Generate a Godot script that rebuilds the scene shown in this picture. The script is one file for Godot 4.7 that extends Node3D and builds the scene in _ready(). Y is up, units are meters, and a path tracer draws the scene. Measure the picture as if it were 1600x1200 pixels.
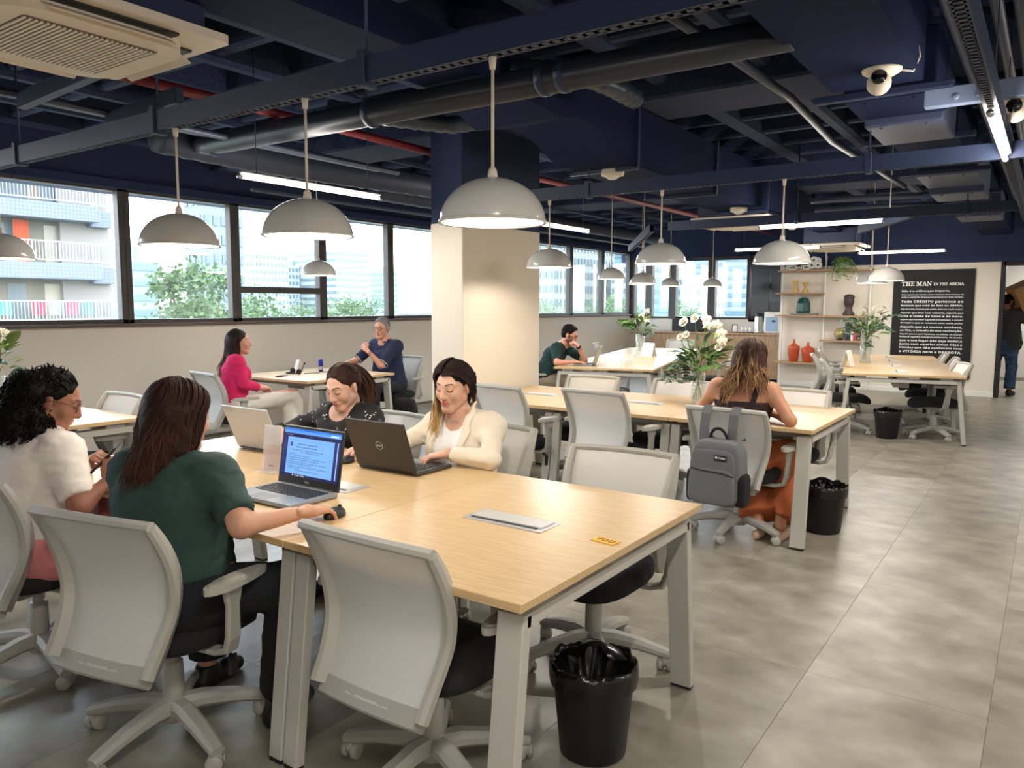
extends Node3D

func _ready():
	# ------------------------------------------------ camera, sky, light, exposure
	var cam := Camera3D.new()
	cam.name = "camera"
	cam.fov = 53.08
	cam.near = 0.05
	cam.far = 900.0
	cam.position = Vector3(0, 1.48, 0)
	cam.rotation = Vector3(-0.1022557, 0.611498, 0.00231942)
	add_child(cam)
	cam.current = true

	var env := Environment.new()
	var sky := Sky.new()
	var sm := ProceduralSkyMaterial.new()
	sm.sky_top_color = Color(0.80, 0.89, 0.98)
	sm.sky_horizon_color = Color(0.97, 0.985, 1.0)
	sm.ground_horizon_color = Color(0.85, 0.9, 0.92)
	sm.ground_bottom_color = Color(0.45, 0.48, 0.5)
	sm.sky_curve = 0.25
	sm.sky_energy_multiplier = 2.8
	sm.ground_energy_multiplier = 1.0
	sky.sky_material = sm
	env.background_mode = Environment.BG_SKY
	env.sky = sky
	env.tonemap_mode = Environment.TONE_MAPPER_LINEAR
	env.tonemap_exposure = 1.15
	env.sdfgi_enabled = true
	env.ssao_enabled = true
	env.ssil_enabled = true
	var we := WorldEnvironment.new()
	we.name = "world_environment"
	we.environment = env
	add_child(we)

	var sun := DirectionalLight3D.new()
	sun.name = "sun"
	sun.light_energy = 0.25
	sun.light_color = Color(1.0, 0.96, 0.9)
	sun.rotation = Vector3(deg_to_rad(-52), deg_to_rad(118), 0)
	sun.light_angular_distance = 0.6
	sun.shadow_enabled = true
	add_child(sun)

	make_materials()
	build_room()
	build_outside()
	build_ceiling()
	build_lamps()
	build_tables()
	build_chairs()
	build_far_end()
	build_table_things()
	build_bags_and_bins()
	build_flowers()
	build_people()

# ---------------------------------------------------------------- mesh builder
class B:
	var st := SurfaceTool.new()
	var col := Color.WHITE
	var xf := Transform3D.IDENTITY
	func _init():
		st.begin(Mesh.PRIMITIVE_TRIANGLES)
		st.set_smooth_group(-1)
	func smooth(on := true):
		st.set_smooth_group(0 if on else -1)
		return self
	func v(p: Vector3):
		st.set_color(col)
		st.add_vertex(xf * p)
	func vu(p: Vector3, u: Vector2):
		st.set_color(col)
		st.set_uv(u)
		st.add_vertex(xf * p)
	# corners given counter-clockwise seen from outside
	func tri(a: Vector3, b: Vector3, c: Vector3):
		v(a); v(c); v(b)
	func quad(a: Vector3, b: Vector3, c: Vector3, d: Vector3):
		v(a); v(c); v(b)
		v(a); v(d); v(c)
	func quad_uv(a: Vector3, b: Vector3, c: Vector3, d: Vector3):
		var ua := Vector2(0, 1); var ub := Vector2(1, 1); var uc := Vector2(1, 0); var ud := Vector2(0, 0)
		vu(a, ua); vu(c, uc); vu(b, ub)
		vu(a, ua); vu(d, ud); vu(c, uc)
	func box(c: Vector3, s: Vector3, bev := 0.0, rot := Basis.IDENTITY):
		st.set_smooth_group(-1)
		var h := s * 0.5
		var keep := xf
		xf = xf * Transform3D(rot, c)
		if bev <= 0.0:
			quad(Vector3(-h.x, -h.y, h.z), Vector3(h.x, -h.y, h.z), Vector3(h.x, h.y, h.z), Vector3(-h.x, h.y, h.z))
			quad(Vector3(h.x, -h.y, -h.z), Vector3(-h.x, -h.y, -h.z), Vector3(-h.x, h.y, -h.z), Vector3(h.x, h.y, -h.z))
			quad(Vector3(h.x, -h.y, h.z), Vector3(h.x, -h.y, -h.z), Vector3(h.x, h.y, -h.z), Vector3(h.x, h.y, h.z))
			quad(Vector3(-h.x, -h.y, -h.z), Vector3(-h.x, -h.y, h.z), Vector3(-h.x, h.y, h.z), Vector3(-h.x, h.y, -h.z))
			quad(Vector3(-h.x, h.y, h.z), Vector3(h.x, h.y, h.z), Vector3(h.x, h.y, -h.z), Vector3(-h.x, h.y, -h.z))
			quad(Vector3(-h.x, -h.y, -h.z), Vector3(h.x, -h.y, -h.z), Vector3(h.x, -h.y, h.z), Vector3(-h.x, -h.y, h.z))
		else:
			var b := minf(bev, minf(h.x, minf(h.y, h.z)) * 0.98)
			var i := h - Vector3(b, b, b)
			for ax in 3:
				for s1 in [-1.0, 1.0]:
					var n := Vector3.ZERO; n[ax] = s1
					var u := Vector3.ZERO; u[(ax + 1) % 3] = 1.0
					var w := n.cross(u)
					var iu := i[(ax + 1) % 3]; var iw: float = i[(ax + 2) % 3]
					var o := n * h[ax]
					quad(o - u * iu - w * iw, o + u * iu - w * iw, o + u * iu + w * iw, o - u * iu + w * iw)
			for ax in 3:
				var a1 := (ax + 1) % 3; var a2 := (ax + 2) % 3
				for s1 in [-1.0, 1.0]:
					for s2 in [-1.0, 1.0]:
						var p := Vector3.ZERO; p[a1] = s1 * h[a1]; p[a2] = s2 * i[a2]
						var q := Vector3.ZERO; q[a1] = s1 * i[a1]; q[a2] = s2 * h[a2]
						var e := Vector3.ZERO; e[ax] = i[ax]
						_edge(p, q, e)
			for sx in [-1.0, 1.0]:
				for sy in [-1.0, 1.0]:
					for sz in [-1.0, 1.0]:
						var p1 := Vector3(sx * h.x, sy * i.y, sz * i.z)
						var p2 := Vector3(sx * i.x, sy * h.y, sz * i.z)
						var p3 := Vector3(sx * i.x, sy * i.y, sz * h.z)
						if sx * sy * sz > 0: tri(p1, p2, p3)
						else: tri(p1, p3, p2)
		xf = keep
		return self
	func _edge(p: Vector3, q: Vector3, e: Vector3):
		var n := (p + q)
		var c := (e * 2.0).cross(q - p)
		if c.dot(n) > 0: quad(p - e, p + e, q + e, q - e)
		else: quad(p + e, p - e, q - e, q + e)
	# square bar from a to b; w across 'side', t across the other way
	func bar(a: Vector3, b: Vector3, w: float, t: float, side: Vector3, bev := 0.0):
		var y := (b - a).normalized()
		var x := (side - y * side.dot(y)).normalized()
		var z := x.cross(y)
		return box((a + b) * 0.5, Vector3(w, (b - a).length(), t), bev, Basis(x, y, z))
	# profile of (radius, height) turned about y
	func lathe(prof: Array, seg := 24, sm := true, sx := 1.0, sz := 1.0):
		st.set_smooth_group(0 if sm else -1)
		for k in seg:
			var a0 := TAU * k / seg; var a1 := TAU * (k + 1) / seg
			var d0 := Vector3(cos(a0) * sx, 0, -sin(a0) * sz); var d1 := Vector3(cos(a1) * sx, 0, -sin(a1) * sz)
			for j in prof.size() - 1:
				var p: Vector2 = prof[j]; var q: Vector2 = prof[j + 1]
				var a := d0 * p.x + Vector3(0, p.y, 0); var b := d1 * p.x + Vector3(0, p.y, 0)
				var c := d1 * q.x + Vector3(0, q.y, 0); var d := d0 * q.x + Vector3(0, q.y, 0)
				if p.x > 1e-6: tri(a, b, c)
				if q.x > 1e-6: tri(a, c, d)
		return self
	func ball(c: Vector3, r: Vector3, seg := 14):
		var keep := xf
		xf = xf * Transform3D(Basis.from_scale(r), c)
		var pr := []
		var n := maxi(4, seg / 2)
		for k in n + 1:
			var t := -PI / 2 + PI * k / n
			pr.append(Vector2(maxf(cos(t), 0.0) if k > 0 and k < n else 0.0, sin(t)))
		lathe(pr, seg)
		xf = keep
		return self
	# round tube along points; radii one or many
	func tube(pts: Array, rad, seg := 8, caps := true, flat_y := 1.0):
		st.set_smooth_group(0)
		var rings := []
		var n := pts.size()
		var side := Vector3.ZERO
		for i in n:
			var t: Vector3 = (pts[mini(i + 1, n - 1)] - pts[maxi(i - 1, 0)]).normalized()
			if i == 0:
				side = t.cross(Vector3.UP)
				if side.length() < 0.05: side = t.cross(Vector3.RIGHT)
			side = (side - t * side.dot(t)).normalized()
			var up := t.cross(side)
			var r: float = rad[i] if rad is Array else rad
			var ring := []
			for k in seg:
				var a := TAU * k / seg
				ring.append(pts[i] + side * cos(a) * r + up * sin(a) * r * flat_y)
			rings.append(ring)
		for i in n - 1:
			for k in seg:
				var k2 := (k + 1) % seg
				quad(rings[i][k], rings[i][k2], rings[i + 1][k2], rings[i + 1][k])
		if caps:
			for k in range(1, seg - 1):
				tri(rings[0][0], rings[0][k + 1], rings[0][k])
				tri(rings[n - 1][0], rings[n - 1][k], rings[n - 1][k + 1])
		return self
	# chamfered rectangular sweep: ws across 'side', hs across the other
	func rsweep(pts: Array, ws, hs, side0: Vector3, cham := 0.25, sm := false):
		st.set_smooth_group(0 if sm else -1)
		var n := pts.size(); var rings := []
		for i in n:
			var t: Vector3 = (pts[mini(i + 1, n - 1)] - pts[maxi(i - 1, 0)]).normalized()
			var x := (side0 - t * side0.dot(t)).normalized()
			var y := t.cross(x)
			var w: float = (ws[i] if ws is Array else ws) * 0.5; var h: float = (hs[i] if hs is Array else hs) * 0.5
			var c := minf(w, h) * cham * 2.0
			var r := []
			for q in [Vector2(w, -h + c), Vector2(w, h - c), Vector2(w - c, h), Vector2(-w + c, h), Vector2(-w, h - c), Vector2(-w, -h + c), Vector2(-w + c, -h), Vector2(w - c, -h)]:
				r.append(pts[i] + x * q.x + y * q.y)
			rings.append(r)
		for i in n - 1:
			for k in 8:
				var k2 := (k + 1) % 8
				quad(rings[i][k], rings[i][k2], rings[i + 1][k2], rings[i + 1][k])
		st.set_smooth_group(-1)
		for k in range(1, 7):
			tri(rings[0][0], rings[0][k + 1], rings[0][k])
			tri(rings[n - 1][0], rings[n - 1][k], rings[n - 1][k + 1])
		return self
	# grid of points g[i][j] made into a sheet th thick
	func sheet(g: Array, th: float, sm := true):
		var n := g.size(); var m: int = g[0].size()
		var a := []; var b := []
		for i in n:
			var ra := []; var rb := []
			for j in m:
				var du: Vector3 = g[mini(i + 1, n - 1)][j] - g[maxi(i - 1, 0)][j]
				var dv: Vector3 = g[i][mini(j + 1, m - 1)] - g[i][maxi(j - 1, 0)]
				var nn := du.cross(dv).normalized() * th * 0.5
				ra.append(g[i][j] + nn); rb.append(g[i][j] - nn)
			a.append(ra); b.append(rb)
		st.set_smooth_group(0 if sm else -1)
		for i in n - 1:
			for j in m - 1:
				quad(a[i][j], a[i + 1][j], a[i + 1][j + 1], a[i][j + 1])
		st.set_smooth_group(1 if sm else -1)
		for i in n - 1:
			for j in m - 1:
				quad(b[i][j], b[i][j + 1], b[i + 1][j + 1], b[i + 1][j])
		st.set_smooth_group(-1)
		for i in n - 1:
			quad(a[i][0], b[i][0], b[i + 1][0], a[i + 1][0])
			quad(a[i + 1][m - 1], b[i + 1][m - 1], b[i][m - 1], a[i][m - 1])
		for j in m - 1:
			quad(a[0][j + 1], b[0][j + 1], b[0][j], a[0][j])
			quad(a[n - 1][j], b[n - 1][j], b[n - 1][j + 1], a[n - 1][j + 1])
		return self
	# polygon in x,y given counter-clockwise, from z0 (back) to z1 (front)
	func extrude(poly: PackedVector2Array, z0: float, z1: float):
		st.set_smooth_group(-1)
		if Geometry2D.is_polygon_clockwise(poly): poly.reverse()
		var ix := Geometry2D.triangulate_polygon(poly)
		for k in range(0, ix.size(), 3):
			var p := poly[ix[k]]; var q := poly[ix[k + 1]]; var r := poly[ix[k + 2]]
			if (q - p).cross(r - p) < 0:
				var s := q; q = r; r = s
			tri(Vector3(p.x, p.y, z1), Vector3(q.x, q.y, z1), Vector3(r.x, r.y, z1))
			tri(Vector3(p.x, p.y, z0), Vector3(r.x, r.y, z0), Vector3(q.x, q.y, z0))
		for k in poly.size():
			var p := poly[k]; var q := poly[(k + 1) % poly.size()]
			quad(Vector3(p.x, p.y, z0), Vector3(q.x, q.y, z0), Vector3(q.x, q.y, z1), Vector3(p.x, p.y, z1))
		return self
	func done() -> ArrayMesh:
		st.generate_normals()
		st.index()
		return st.commit()

# ---------------------------------------------------------------- objects
var used := {}
var M := {}
func numbered(n: String) -> String:
	if not used.has(n):
		used[n] = 0
		return n
	used[n] += 1
	return "%s_%03d" % [n, used[n]]

func thing(called: String, label: String, category: String, at := Vector3.ZERO, turn := 0.0, group := "") -> Node3D:
	var o := Node3D.new()
	o.name = numbered(called)
	add_child(o)
	o.position = at
	o.rotation.y = turn
	tag(o, label, category, group)
	return o

func tag(o: Node, label: String, category: String, group := ""):
	o.set_meta("label", label)
	o.set_meta("category", category)
	if group != "": o.set_meta("group", group)

func put(called: String, mesh: Mesh, m: Material, parent: Node = null, at := Vector3.ZERO, turn := Vector3.ZERO) -> MeshInstance3D:
	var o := MeshInstance3D.new()
	o.mesh = mesh
	if m: o.material_override = m
	o.position = at
	o.rotation = turn
	if parent == null:
		o.name = numbered(called)
		add_child(o)
	else:
		o.name = called
		parent.add_child(o, true)
	return o

func struct(called: String, mesh: Mesh, m: Material, parent: Node = null, at := Vector3.ZERO) -> MeshInstance3D:
	var o := put(called, mesh, m, parent, at)
	if parent == null: o.set_meta("kind", "structure")
	return o

func single(called: String, mesh: Mesh, m: Material, label: String, category: String, at := Vector3.ZERO, turn := 0.0, group := "") -> MeshInstance3D:
	var o := put(called, mesh, m, null, at, Vector3(0, turn, 0))
	tag(o, label, category, group)
	return o

func dup(src: Node3D, label: String, at: Vector3, turn := 0.0, group := "") -> Node3D:
	var base := String(src.name)
	var rx := RegEx.new(); rx.compile("_\\d{3}$")
	base = rx.sub(base, "")
	var c: Node3D = src.duplicate()
	c.name = numbered(base)
	add_child(c)
	c.position = at
	c.rotation.y = turn
	c.set_meta("label", label)
	if group != "": c.set_meta("group", group)
	return c

# ---------------------------------------------------------------- materials
func srgb(r: float, g: float, b: float) -> Color: return Color(r / 255.0, g / 255.0, b / 255.0)
func lin(c: Color) -> Color: return c.srgb_to_linear()

func mat(c: Color, rough := 0.6, metal := 0.0) -> StandardMaterial3D:
	var m := StandardMaterial3D.new()
	m.albedo_color = c
	m.roughness = rough
	m.metallic = metal
	return m

func glow(c: Color, energy: float) -> StandardMaterial3D:
	var m := mat(c, 0.5)
	m.emission_enabled = true
	m.emission = c
	m.emission_energy_multiplier = energy
	return m

func glass(c: Color, a: float) -> StandardMaterial3D:
	var m := mat(Color(c.r, c.g, c.b, a), 0.0)
	m.transparency = BaseMaterial3D.TRANSPARENCY_ALPHA
	return m

func noise_image(size: int, freq: float, oct: int, sd: int, kind := FastNoiseLite.TYPE_SIMPLEX_SMOOTH) -> Image:
	var n := FastNoiseLite.new()
	n.seed = sd; n.frequency = freq; n.noise_type = kind
	n.fractal_octaves = oct
	n.fractal_type = FastNoiseLite.FRACTAL_FBM if oct > 1 else FastNoiseLite.FRACTAL_NONE
	return n.get_seamless_image(size, size)

# grey noise image -> colour ramp texture
func ramp_tex(img: Image, stops: Array) -> ImageTexture:
	var g := Gradient.new()
	g.offsets = PackedFloat32Array(stops.map(func(s): return s[0]))
	g.colors = PackedColorArray(stops.map(func(s): return s[1]))
	var lut := []
	for k in 256: lut.append(g.sample(k / 255.0))
	var src := img.duplicate()
	src.convert(Image.FORMAT_L8)
	var d: PackedByteArray = src.get_data()
	var out := PackedByteArray()
	out.resize(d.size() * 3)
	for k in d.size():
		var c: Color = lut[d[k]]
		out[k * 3] = int(c.r * 255.0); out[k * 3 + 1] = int(c.g * 255.0); out[k * 3 + 2] = int(c.b * 255.0)
	return ImageTexture.create_from_image(Image.create_from_data(src.get_width(), src.get_height(), false, Image.FORMAT_RGB8, out))

func tri_tex(m: StandardMaterial3D, t: Texture2D, scale: Vector3, world := false):
	m.albedo_texture = t
	m.uv1_triplanar = true
	m.uv1_world_triplanar = world
	m.uv1_scale = scale

func bump_tex(m: StandardMaterial3D, img: Image, strength: float):
	var b := img.duplicate()
	b.convert(Image.FORMAT_RGBA8)
	b.bump_map_to_normal_map(strength)
	m.normal_enabled = true
	m.normal_texture = ImageTexture.create_from_image(b)
	m.normal_scale = 1.0

func v3(x: float, y: float, z: float) -> Vector3: return Vector3(x, y, z)
# ---------------------------------------------------------------- materials
const WX := -7.845       # window wall
const FZ := -15.87       # far window wall
const PZ := -14.70       # wall with the poster
const CEIL := 3.12
const PAINT := 2.19

func make_materials():
	M.navy = mat(srgb(28, 42, 76), 0.75)
	M.navy_wall = mat(srgb(30, 45, 80), 0.8)
	M.navy_steel = mat(srgb(36, 50, 80), 0.5)
	M.duct = mat(srgb(34, 42, 68), 0.8)
	M.duct.metallic_specular = 0.12
	M.plaster = mat(srgb(224, 217, 205), 0.85)
	bump_tex(M.plaster, noise_image(256, 0.05, 4, 7), 0.25)
	M.plaster.uv1_triplanar = true; M.plaster.uv1_world_triplanar = true; M.plaster.uv1_scale = v3(1.5, 1.5, 1.5)
	M.white_wall = mat(srgb(222, 214, 199), 0.8)
	M.bronze = mat(srgb(62, 56, 50), 0.45)
	M.pane = glass(Color(0.86, 0.97, 0.96), 0.07)
	var cloud := noise_image(512, 0.006, 5, 11)
	var tones := [[0.0, srgb(118, 112, 99)], [0.32, srgb(139, 133, 118)], [0.5, srgb(147, 141, 126)], [0.68, srgb(155, 149, 134)], [1.0, srgb(176, 171, 156)]]
	M.floor = []
	for k in 3:
		var f := mat(Color(1, 1, 1).darkened(0.03 * k), 0.33)
		tri_tex(f, ramp_tex(noise_image(512, 0.017 + 0.002 * k, 6, 11 + k), tones), v3(0.3, 0.3, 0.33 + 0.03 * k), true)
		f.roughness = 0.36
		f.metallic_specular = 0.45
		M.floor.append(f)
	M.joint = mat(srgb(104, 100, 90), 0.8)
	# light oak laminate: grain runs along x
	var wn := noise_image(512, 0.012, 4, 5)
	var wt := ramp_tex(wn, [[0.0, srgb(196, 163, 117)], [0.4, srgb(205, 173, 127)], [0.6, srgb(209, 178, 133)], [1.0, srgb(217, 188, 145)]])
	M.oak = mat(Color.WHITE, 0.34)
	tri_tex(M.oak, wt, v3(0.9, 12.0, 12.0))
	M.oak_edge = mat(srgb(222, 190, 142), 0.45)
	M.leg = mat(srgb(186, 183, 174), 0.45)
	M.plastic = mat(srgb(170, 167, 158), 0.5)
	M.plastic_dark = mat(srgb(166, 165, 160), 0.5)
	M.mesh = mat(Color(srgb(224, 221, 216), 0.76), 0.9)
	M.mesh.transparency = BaseMaterial3D.TRANSPARENCY_ALPHA
	M.mesh_solid = mat(srgb(206, 200, 192), 0.95)
	bump_tex(M.mesh_solid, noise_image(128, 0.25, 1, 3), 1.0)
	M.mesh_solid.uv1_triplanar = true; M.mesh_solid.uv1_scale = v3(8, 8, 8)
	M.black_cloth = mat(srgb(24, 24, 27), 0.95)
	M.black = mat(srgb(20, 20, 21), 0.5)
	M.black_gloss = mat(srgb(15, 15, 17), 0.12)
	M.rubber = mat(srgb(30, 30, 31), 0.8)
	M.steel = mat(srgb(200, 202, 205), 0.3, 0.9)
	M.alu = mat(srgb(190, 191, 192), 0.4, 0.6)
	M.white = mat(srgb(232, 230, 224), 0.4)
	M.white_gloss = mat(srgb(226, 223, 216), 0.16)
	M.cream = mat(srgb(226, 214, 196), 0.5)
	M.red_pipe = mat(srgb(112, 24, 30), 0.5)

func build_room():
	# floor: vinyl tiles, 0.63 by 1.26 m, with joints between them
	var fl := B.new()
	fl.box(v3(-2.2, -0.055, -8.0), v3(11.9, 0.1, 23.0))
	var floor_node := struct("floor", fl.done(), M.joint)
	var tb := B.new(); tb.box(Vector3.ZERO, v3(0.629, 0.012, 1.259), 0.0006)
	var tm := tb.done()
	var rng := RandomNumberGenerator.new(); rng.seed = 4
	for i in range(-12, 6):
		for j in range(-13, 2):
			var x := -0.42 + i * 0.63
			var z := -3.77 + (j + 2) * 1.26
			if x < WX - 0.1 or x > 3.4 or z > 2.6 or z < -15.6 and x < -1.2: continue
			var t := put("tile", tm, M.floor[rng.randi() % 3], floor_node, v3(x, -0.006, z))
			t.set_meta("kind", "structure")


	# window wall: plaster below, windows 1.31-2.62, navy above
	var w := B.new()
	w.box(v3(WX - 0.15, 0.64, -6.6), v3(0.3, 1.28, 18.8))
	struct("wall_left", w.done(), M.plaster)
	var w2 := B.new()
	w2.box(v3(WX - 0.15, 2.92, -6.6), v3(0.3, 0.6, 18.8))
	w2.box(v3(WX + 0.02, 2.69, -6.6), v3(0.06, 0.1, 18.8), 0.01)
	struct("wall_left_upper", w2.done(), M.navy_wall)
	var s := B.new()
	s.box(v3(WX + 0.0, 1.268, -6.6), v3(0.14, 0.03, 18.8), 0.006)
	struct("trim_1", s.done(), mat(srgb(94, 74, 66), 0.5))
	var edges := [2.7, 1.0, -0.32, -1.64, -2.96, -4.257, -5.56, -6.87, -8.13, -9.4, -10.7, -11.9, -13.2, -14.5, -15.8]
	for k in edges.size() - 1:
		window_unit("window_%d" % (k + 1), edges[k], edges[k + 1], k == 6)
	# far window wall
	var f := B.new()
	f.box(v3(-6.0, 0.6, FZ - 0.15), v3(4.2, 1.2, 0.3))
	struct("wall_far", f.done(), M.white_wall)
	var f2 := B.new()
	f2.box(v3(-6.0, 2.82, FZ - 0.15), v3(4.2, 0.76, 0.3))
	struct("wall_far_upper", f2.done(), M.navy_wall)
	var ex := [-7.845, -7.42, -6.86, -5.98, -5.15]
	for k in 4: far_window("window_%d" % (20 + k), ex[k], ex[k + 1])
	var f3 := B.new(); f3.box(v3(-4.5, 1.8, FZ - 0.15), v3(1.32, 1.3, 0.3))
	struct("wall_far_pier", f3.done(), mat(srgb(60, 62, 66), 0.8))
	# poster wall with its return, the doorway beside it
	var p := B.new()
	p.box(v3(-2.46, PAINT / 2, PZ - 0.08), v3(3.46, PAINT, 0.16))
	p.box(v3(-4.11, PAINT / 2, -15.3), v3(0.16, PAINT, 1.1))
	struct("wall_poster", p.done(), M.white_wall)
	var p2 := B.new()
	p2.box(v3(-0.4, (PAINT + CEIL) / 2 + 0.05, PZ - 0.12), v3(7.6, CEIL - PAINT + 0.1, 0.24))
	struct("wall_poster_upper", p2.done(), M.navy_wall)
	var p3 := B.new(); p3.box(v3(2.0, PAINT / 2, PZ - 0.08), v3(2.9, PAINT, 0.16))
	struct("wall_poster_right", p3.done(), M.white_wall)
	var bb := B.new(); bb.box(v3(-2.46, 0.045, PZ + 0.008), v3(3.46, 0.09, 0.016), 0.003)
	struct("baseboard_poster", bb.done(), M.white)
	var d := B.new()
	d.box(v3(-0.695, PAINT / 2, PZ - 0.08), v3(0.07, PAINT, 0.2), 0.004)
	d.box(v3(0.5, PAINT / 2, PZ - 0.08), v3(0.07, PAINT, 0.2), 0.004)
	d.box(v3(-0.1, PAINT - 0.03, PZ - 0.08), v3(1.2, 0.06, 0.2), 0.004)
	struct("door_1", d.done(), M.black)
	var r := B.new()
	r.box(v3(0, 1.56, -19.3), v3(8.0, 3.2, 0.2))
	r.box(v3(-3.9, 1.56, -17.4), v3(0.2, 3.2, 3.6))
	struct("wall_next_room", r.done(), mat(srgb(226, 224, 218), 0.8))
	# the sides of the room behind and beside the camera
	var o := B.new()
	o.box(v3(3.65, 1.56, -8.2), v3(0.3, 3.2, 22.4))
	struct("wall_right", o.done(), M.white_wall)
	var o2 := B.new()
	o2.box(v3(-2.2, 1.56, 2.85), v3(12, 3.2, 0.3))
	struct("wall_back", o2.done(), M.white_wall)
	# pillar that the second row of tables ends against
	var c := B.new()
	c.box(v3(-4.12, 1.075, -5.505), v3(0.34, 2.15, 1.15), 0.006)
	struct("pillar", c.done(), mat(srgb(222, 212, 196), 0.8))
	var c2 := B.new()
	c2.box(v3(-4.12, 2.64, -5.505), v3(0.334, 0.98, 1.144), 0.006)
	struct("pillar_upper", c2.done(), M.navy_wall)

func window_unit(called: String, z0: float, z1: float, opens: bool):
	# one bay of the ribbon window between mullions at z0 and z1 (z1 < z0)
	var y0 := 1.275; var y1 := 2.66
	var fr := B.new()
	var zc := (z0 + z1) / 2; var l := z0 - z1
	fr.box(v3(WX - 0.03, y0 + 0.025, zc), v3(0.1, 0.05, l), 0.004)
	fr.box(v3(WX - 0.03, y1 - 0.02, zc), v3(0.1, 0.05, l), 0.004)
	fr.box(v3(WX - 0.03, (y0 + y1) / 2, z0 - 0.03), v3(0.1, y1 - y0, 0.062), 0.004)
	fr.box(v3(WX - 0.03, (y0 + y1) / 2, z1 + 0.03), v3(0.1, y1 - y0, 0.062), 0.004)
	var o := struct(called, fr.done(), M.bronze)
	if opens:
		var tr := B.new(); tr.box(v3(WX - 0.03, 1.655, zc), v3(0.09, 0.075, l - 0.1), 0.004)
		tr.box(v3(WX + 0.03, 1.665, zc), v3(0.03, 0.02, 0.09), 0.004)
		put("transom", tr.done(), M.bronze, o)
		var g1 := B.new(); g1.box(v3(WX - 0.05, 1.46, zc), v3(0.006, 0.33, l - 0.12))
		put("pane", g1.done(), M.pane, o)
		var g2 := B.new(); g2.box(v3(WX - 0.05, 2.16, zc), v3(0.006, 0.95, l - 0.12))
		put("pane", g2.done(), M.pane, o)
	else:
		var g := B.new(); g.box(v3(WX - 0.05, (y0 + y1) / 2, zc), v3(0.006, y1 - y0 - 0.09, l - 0.12))
		put("pane", g.done(), M.pane, o)

func far_window(called: String, x0: float, x1: float):
	var y0 := 1.2; var y1 := 2.5
	var fr := B.new()
	var xc := (x0 + x1) / 2; var l := x1 - x0
	fr.box(v3(xc, y0 + 0.02, FZ - 0.03), v3(l, 0.04, 0.1), 0.004)
	fr.box(v3(xc, y1 - 0.02, FZ - 0.03), v3(l, 0.04, 0.1), 0.004)
	fr.box(v3(x0 + 0.05, (y0 + y1) / 2, FZ - 0.03), v3(0.1, y1 - y0, 0.14), 0.004)
	fr.box(v3(x1 - 0.03, (y0 + y1) / 2, FZ - 0.03), v3(0.06, y1 - y0, 0.14), 0.004)
	var o := struct(called, fr.done(), M.bronze)
	var g := B.new(); g.box(v3(xc, (y0 + y1) / 2, FZ - 0.05), v3(l - 0.1, y1 - y0 - 0.06, 0.006))
	put("pane", g.done(), M.pane, o)
# ---------------------------------------------------------------- the city outside
const GROUND := -12.0

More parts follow.
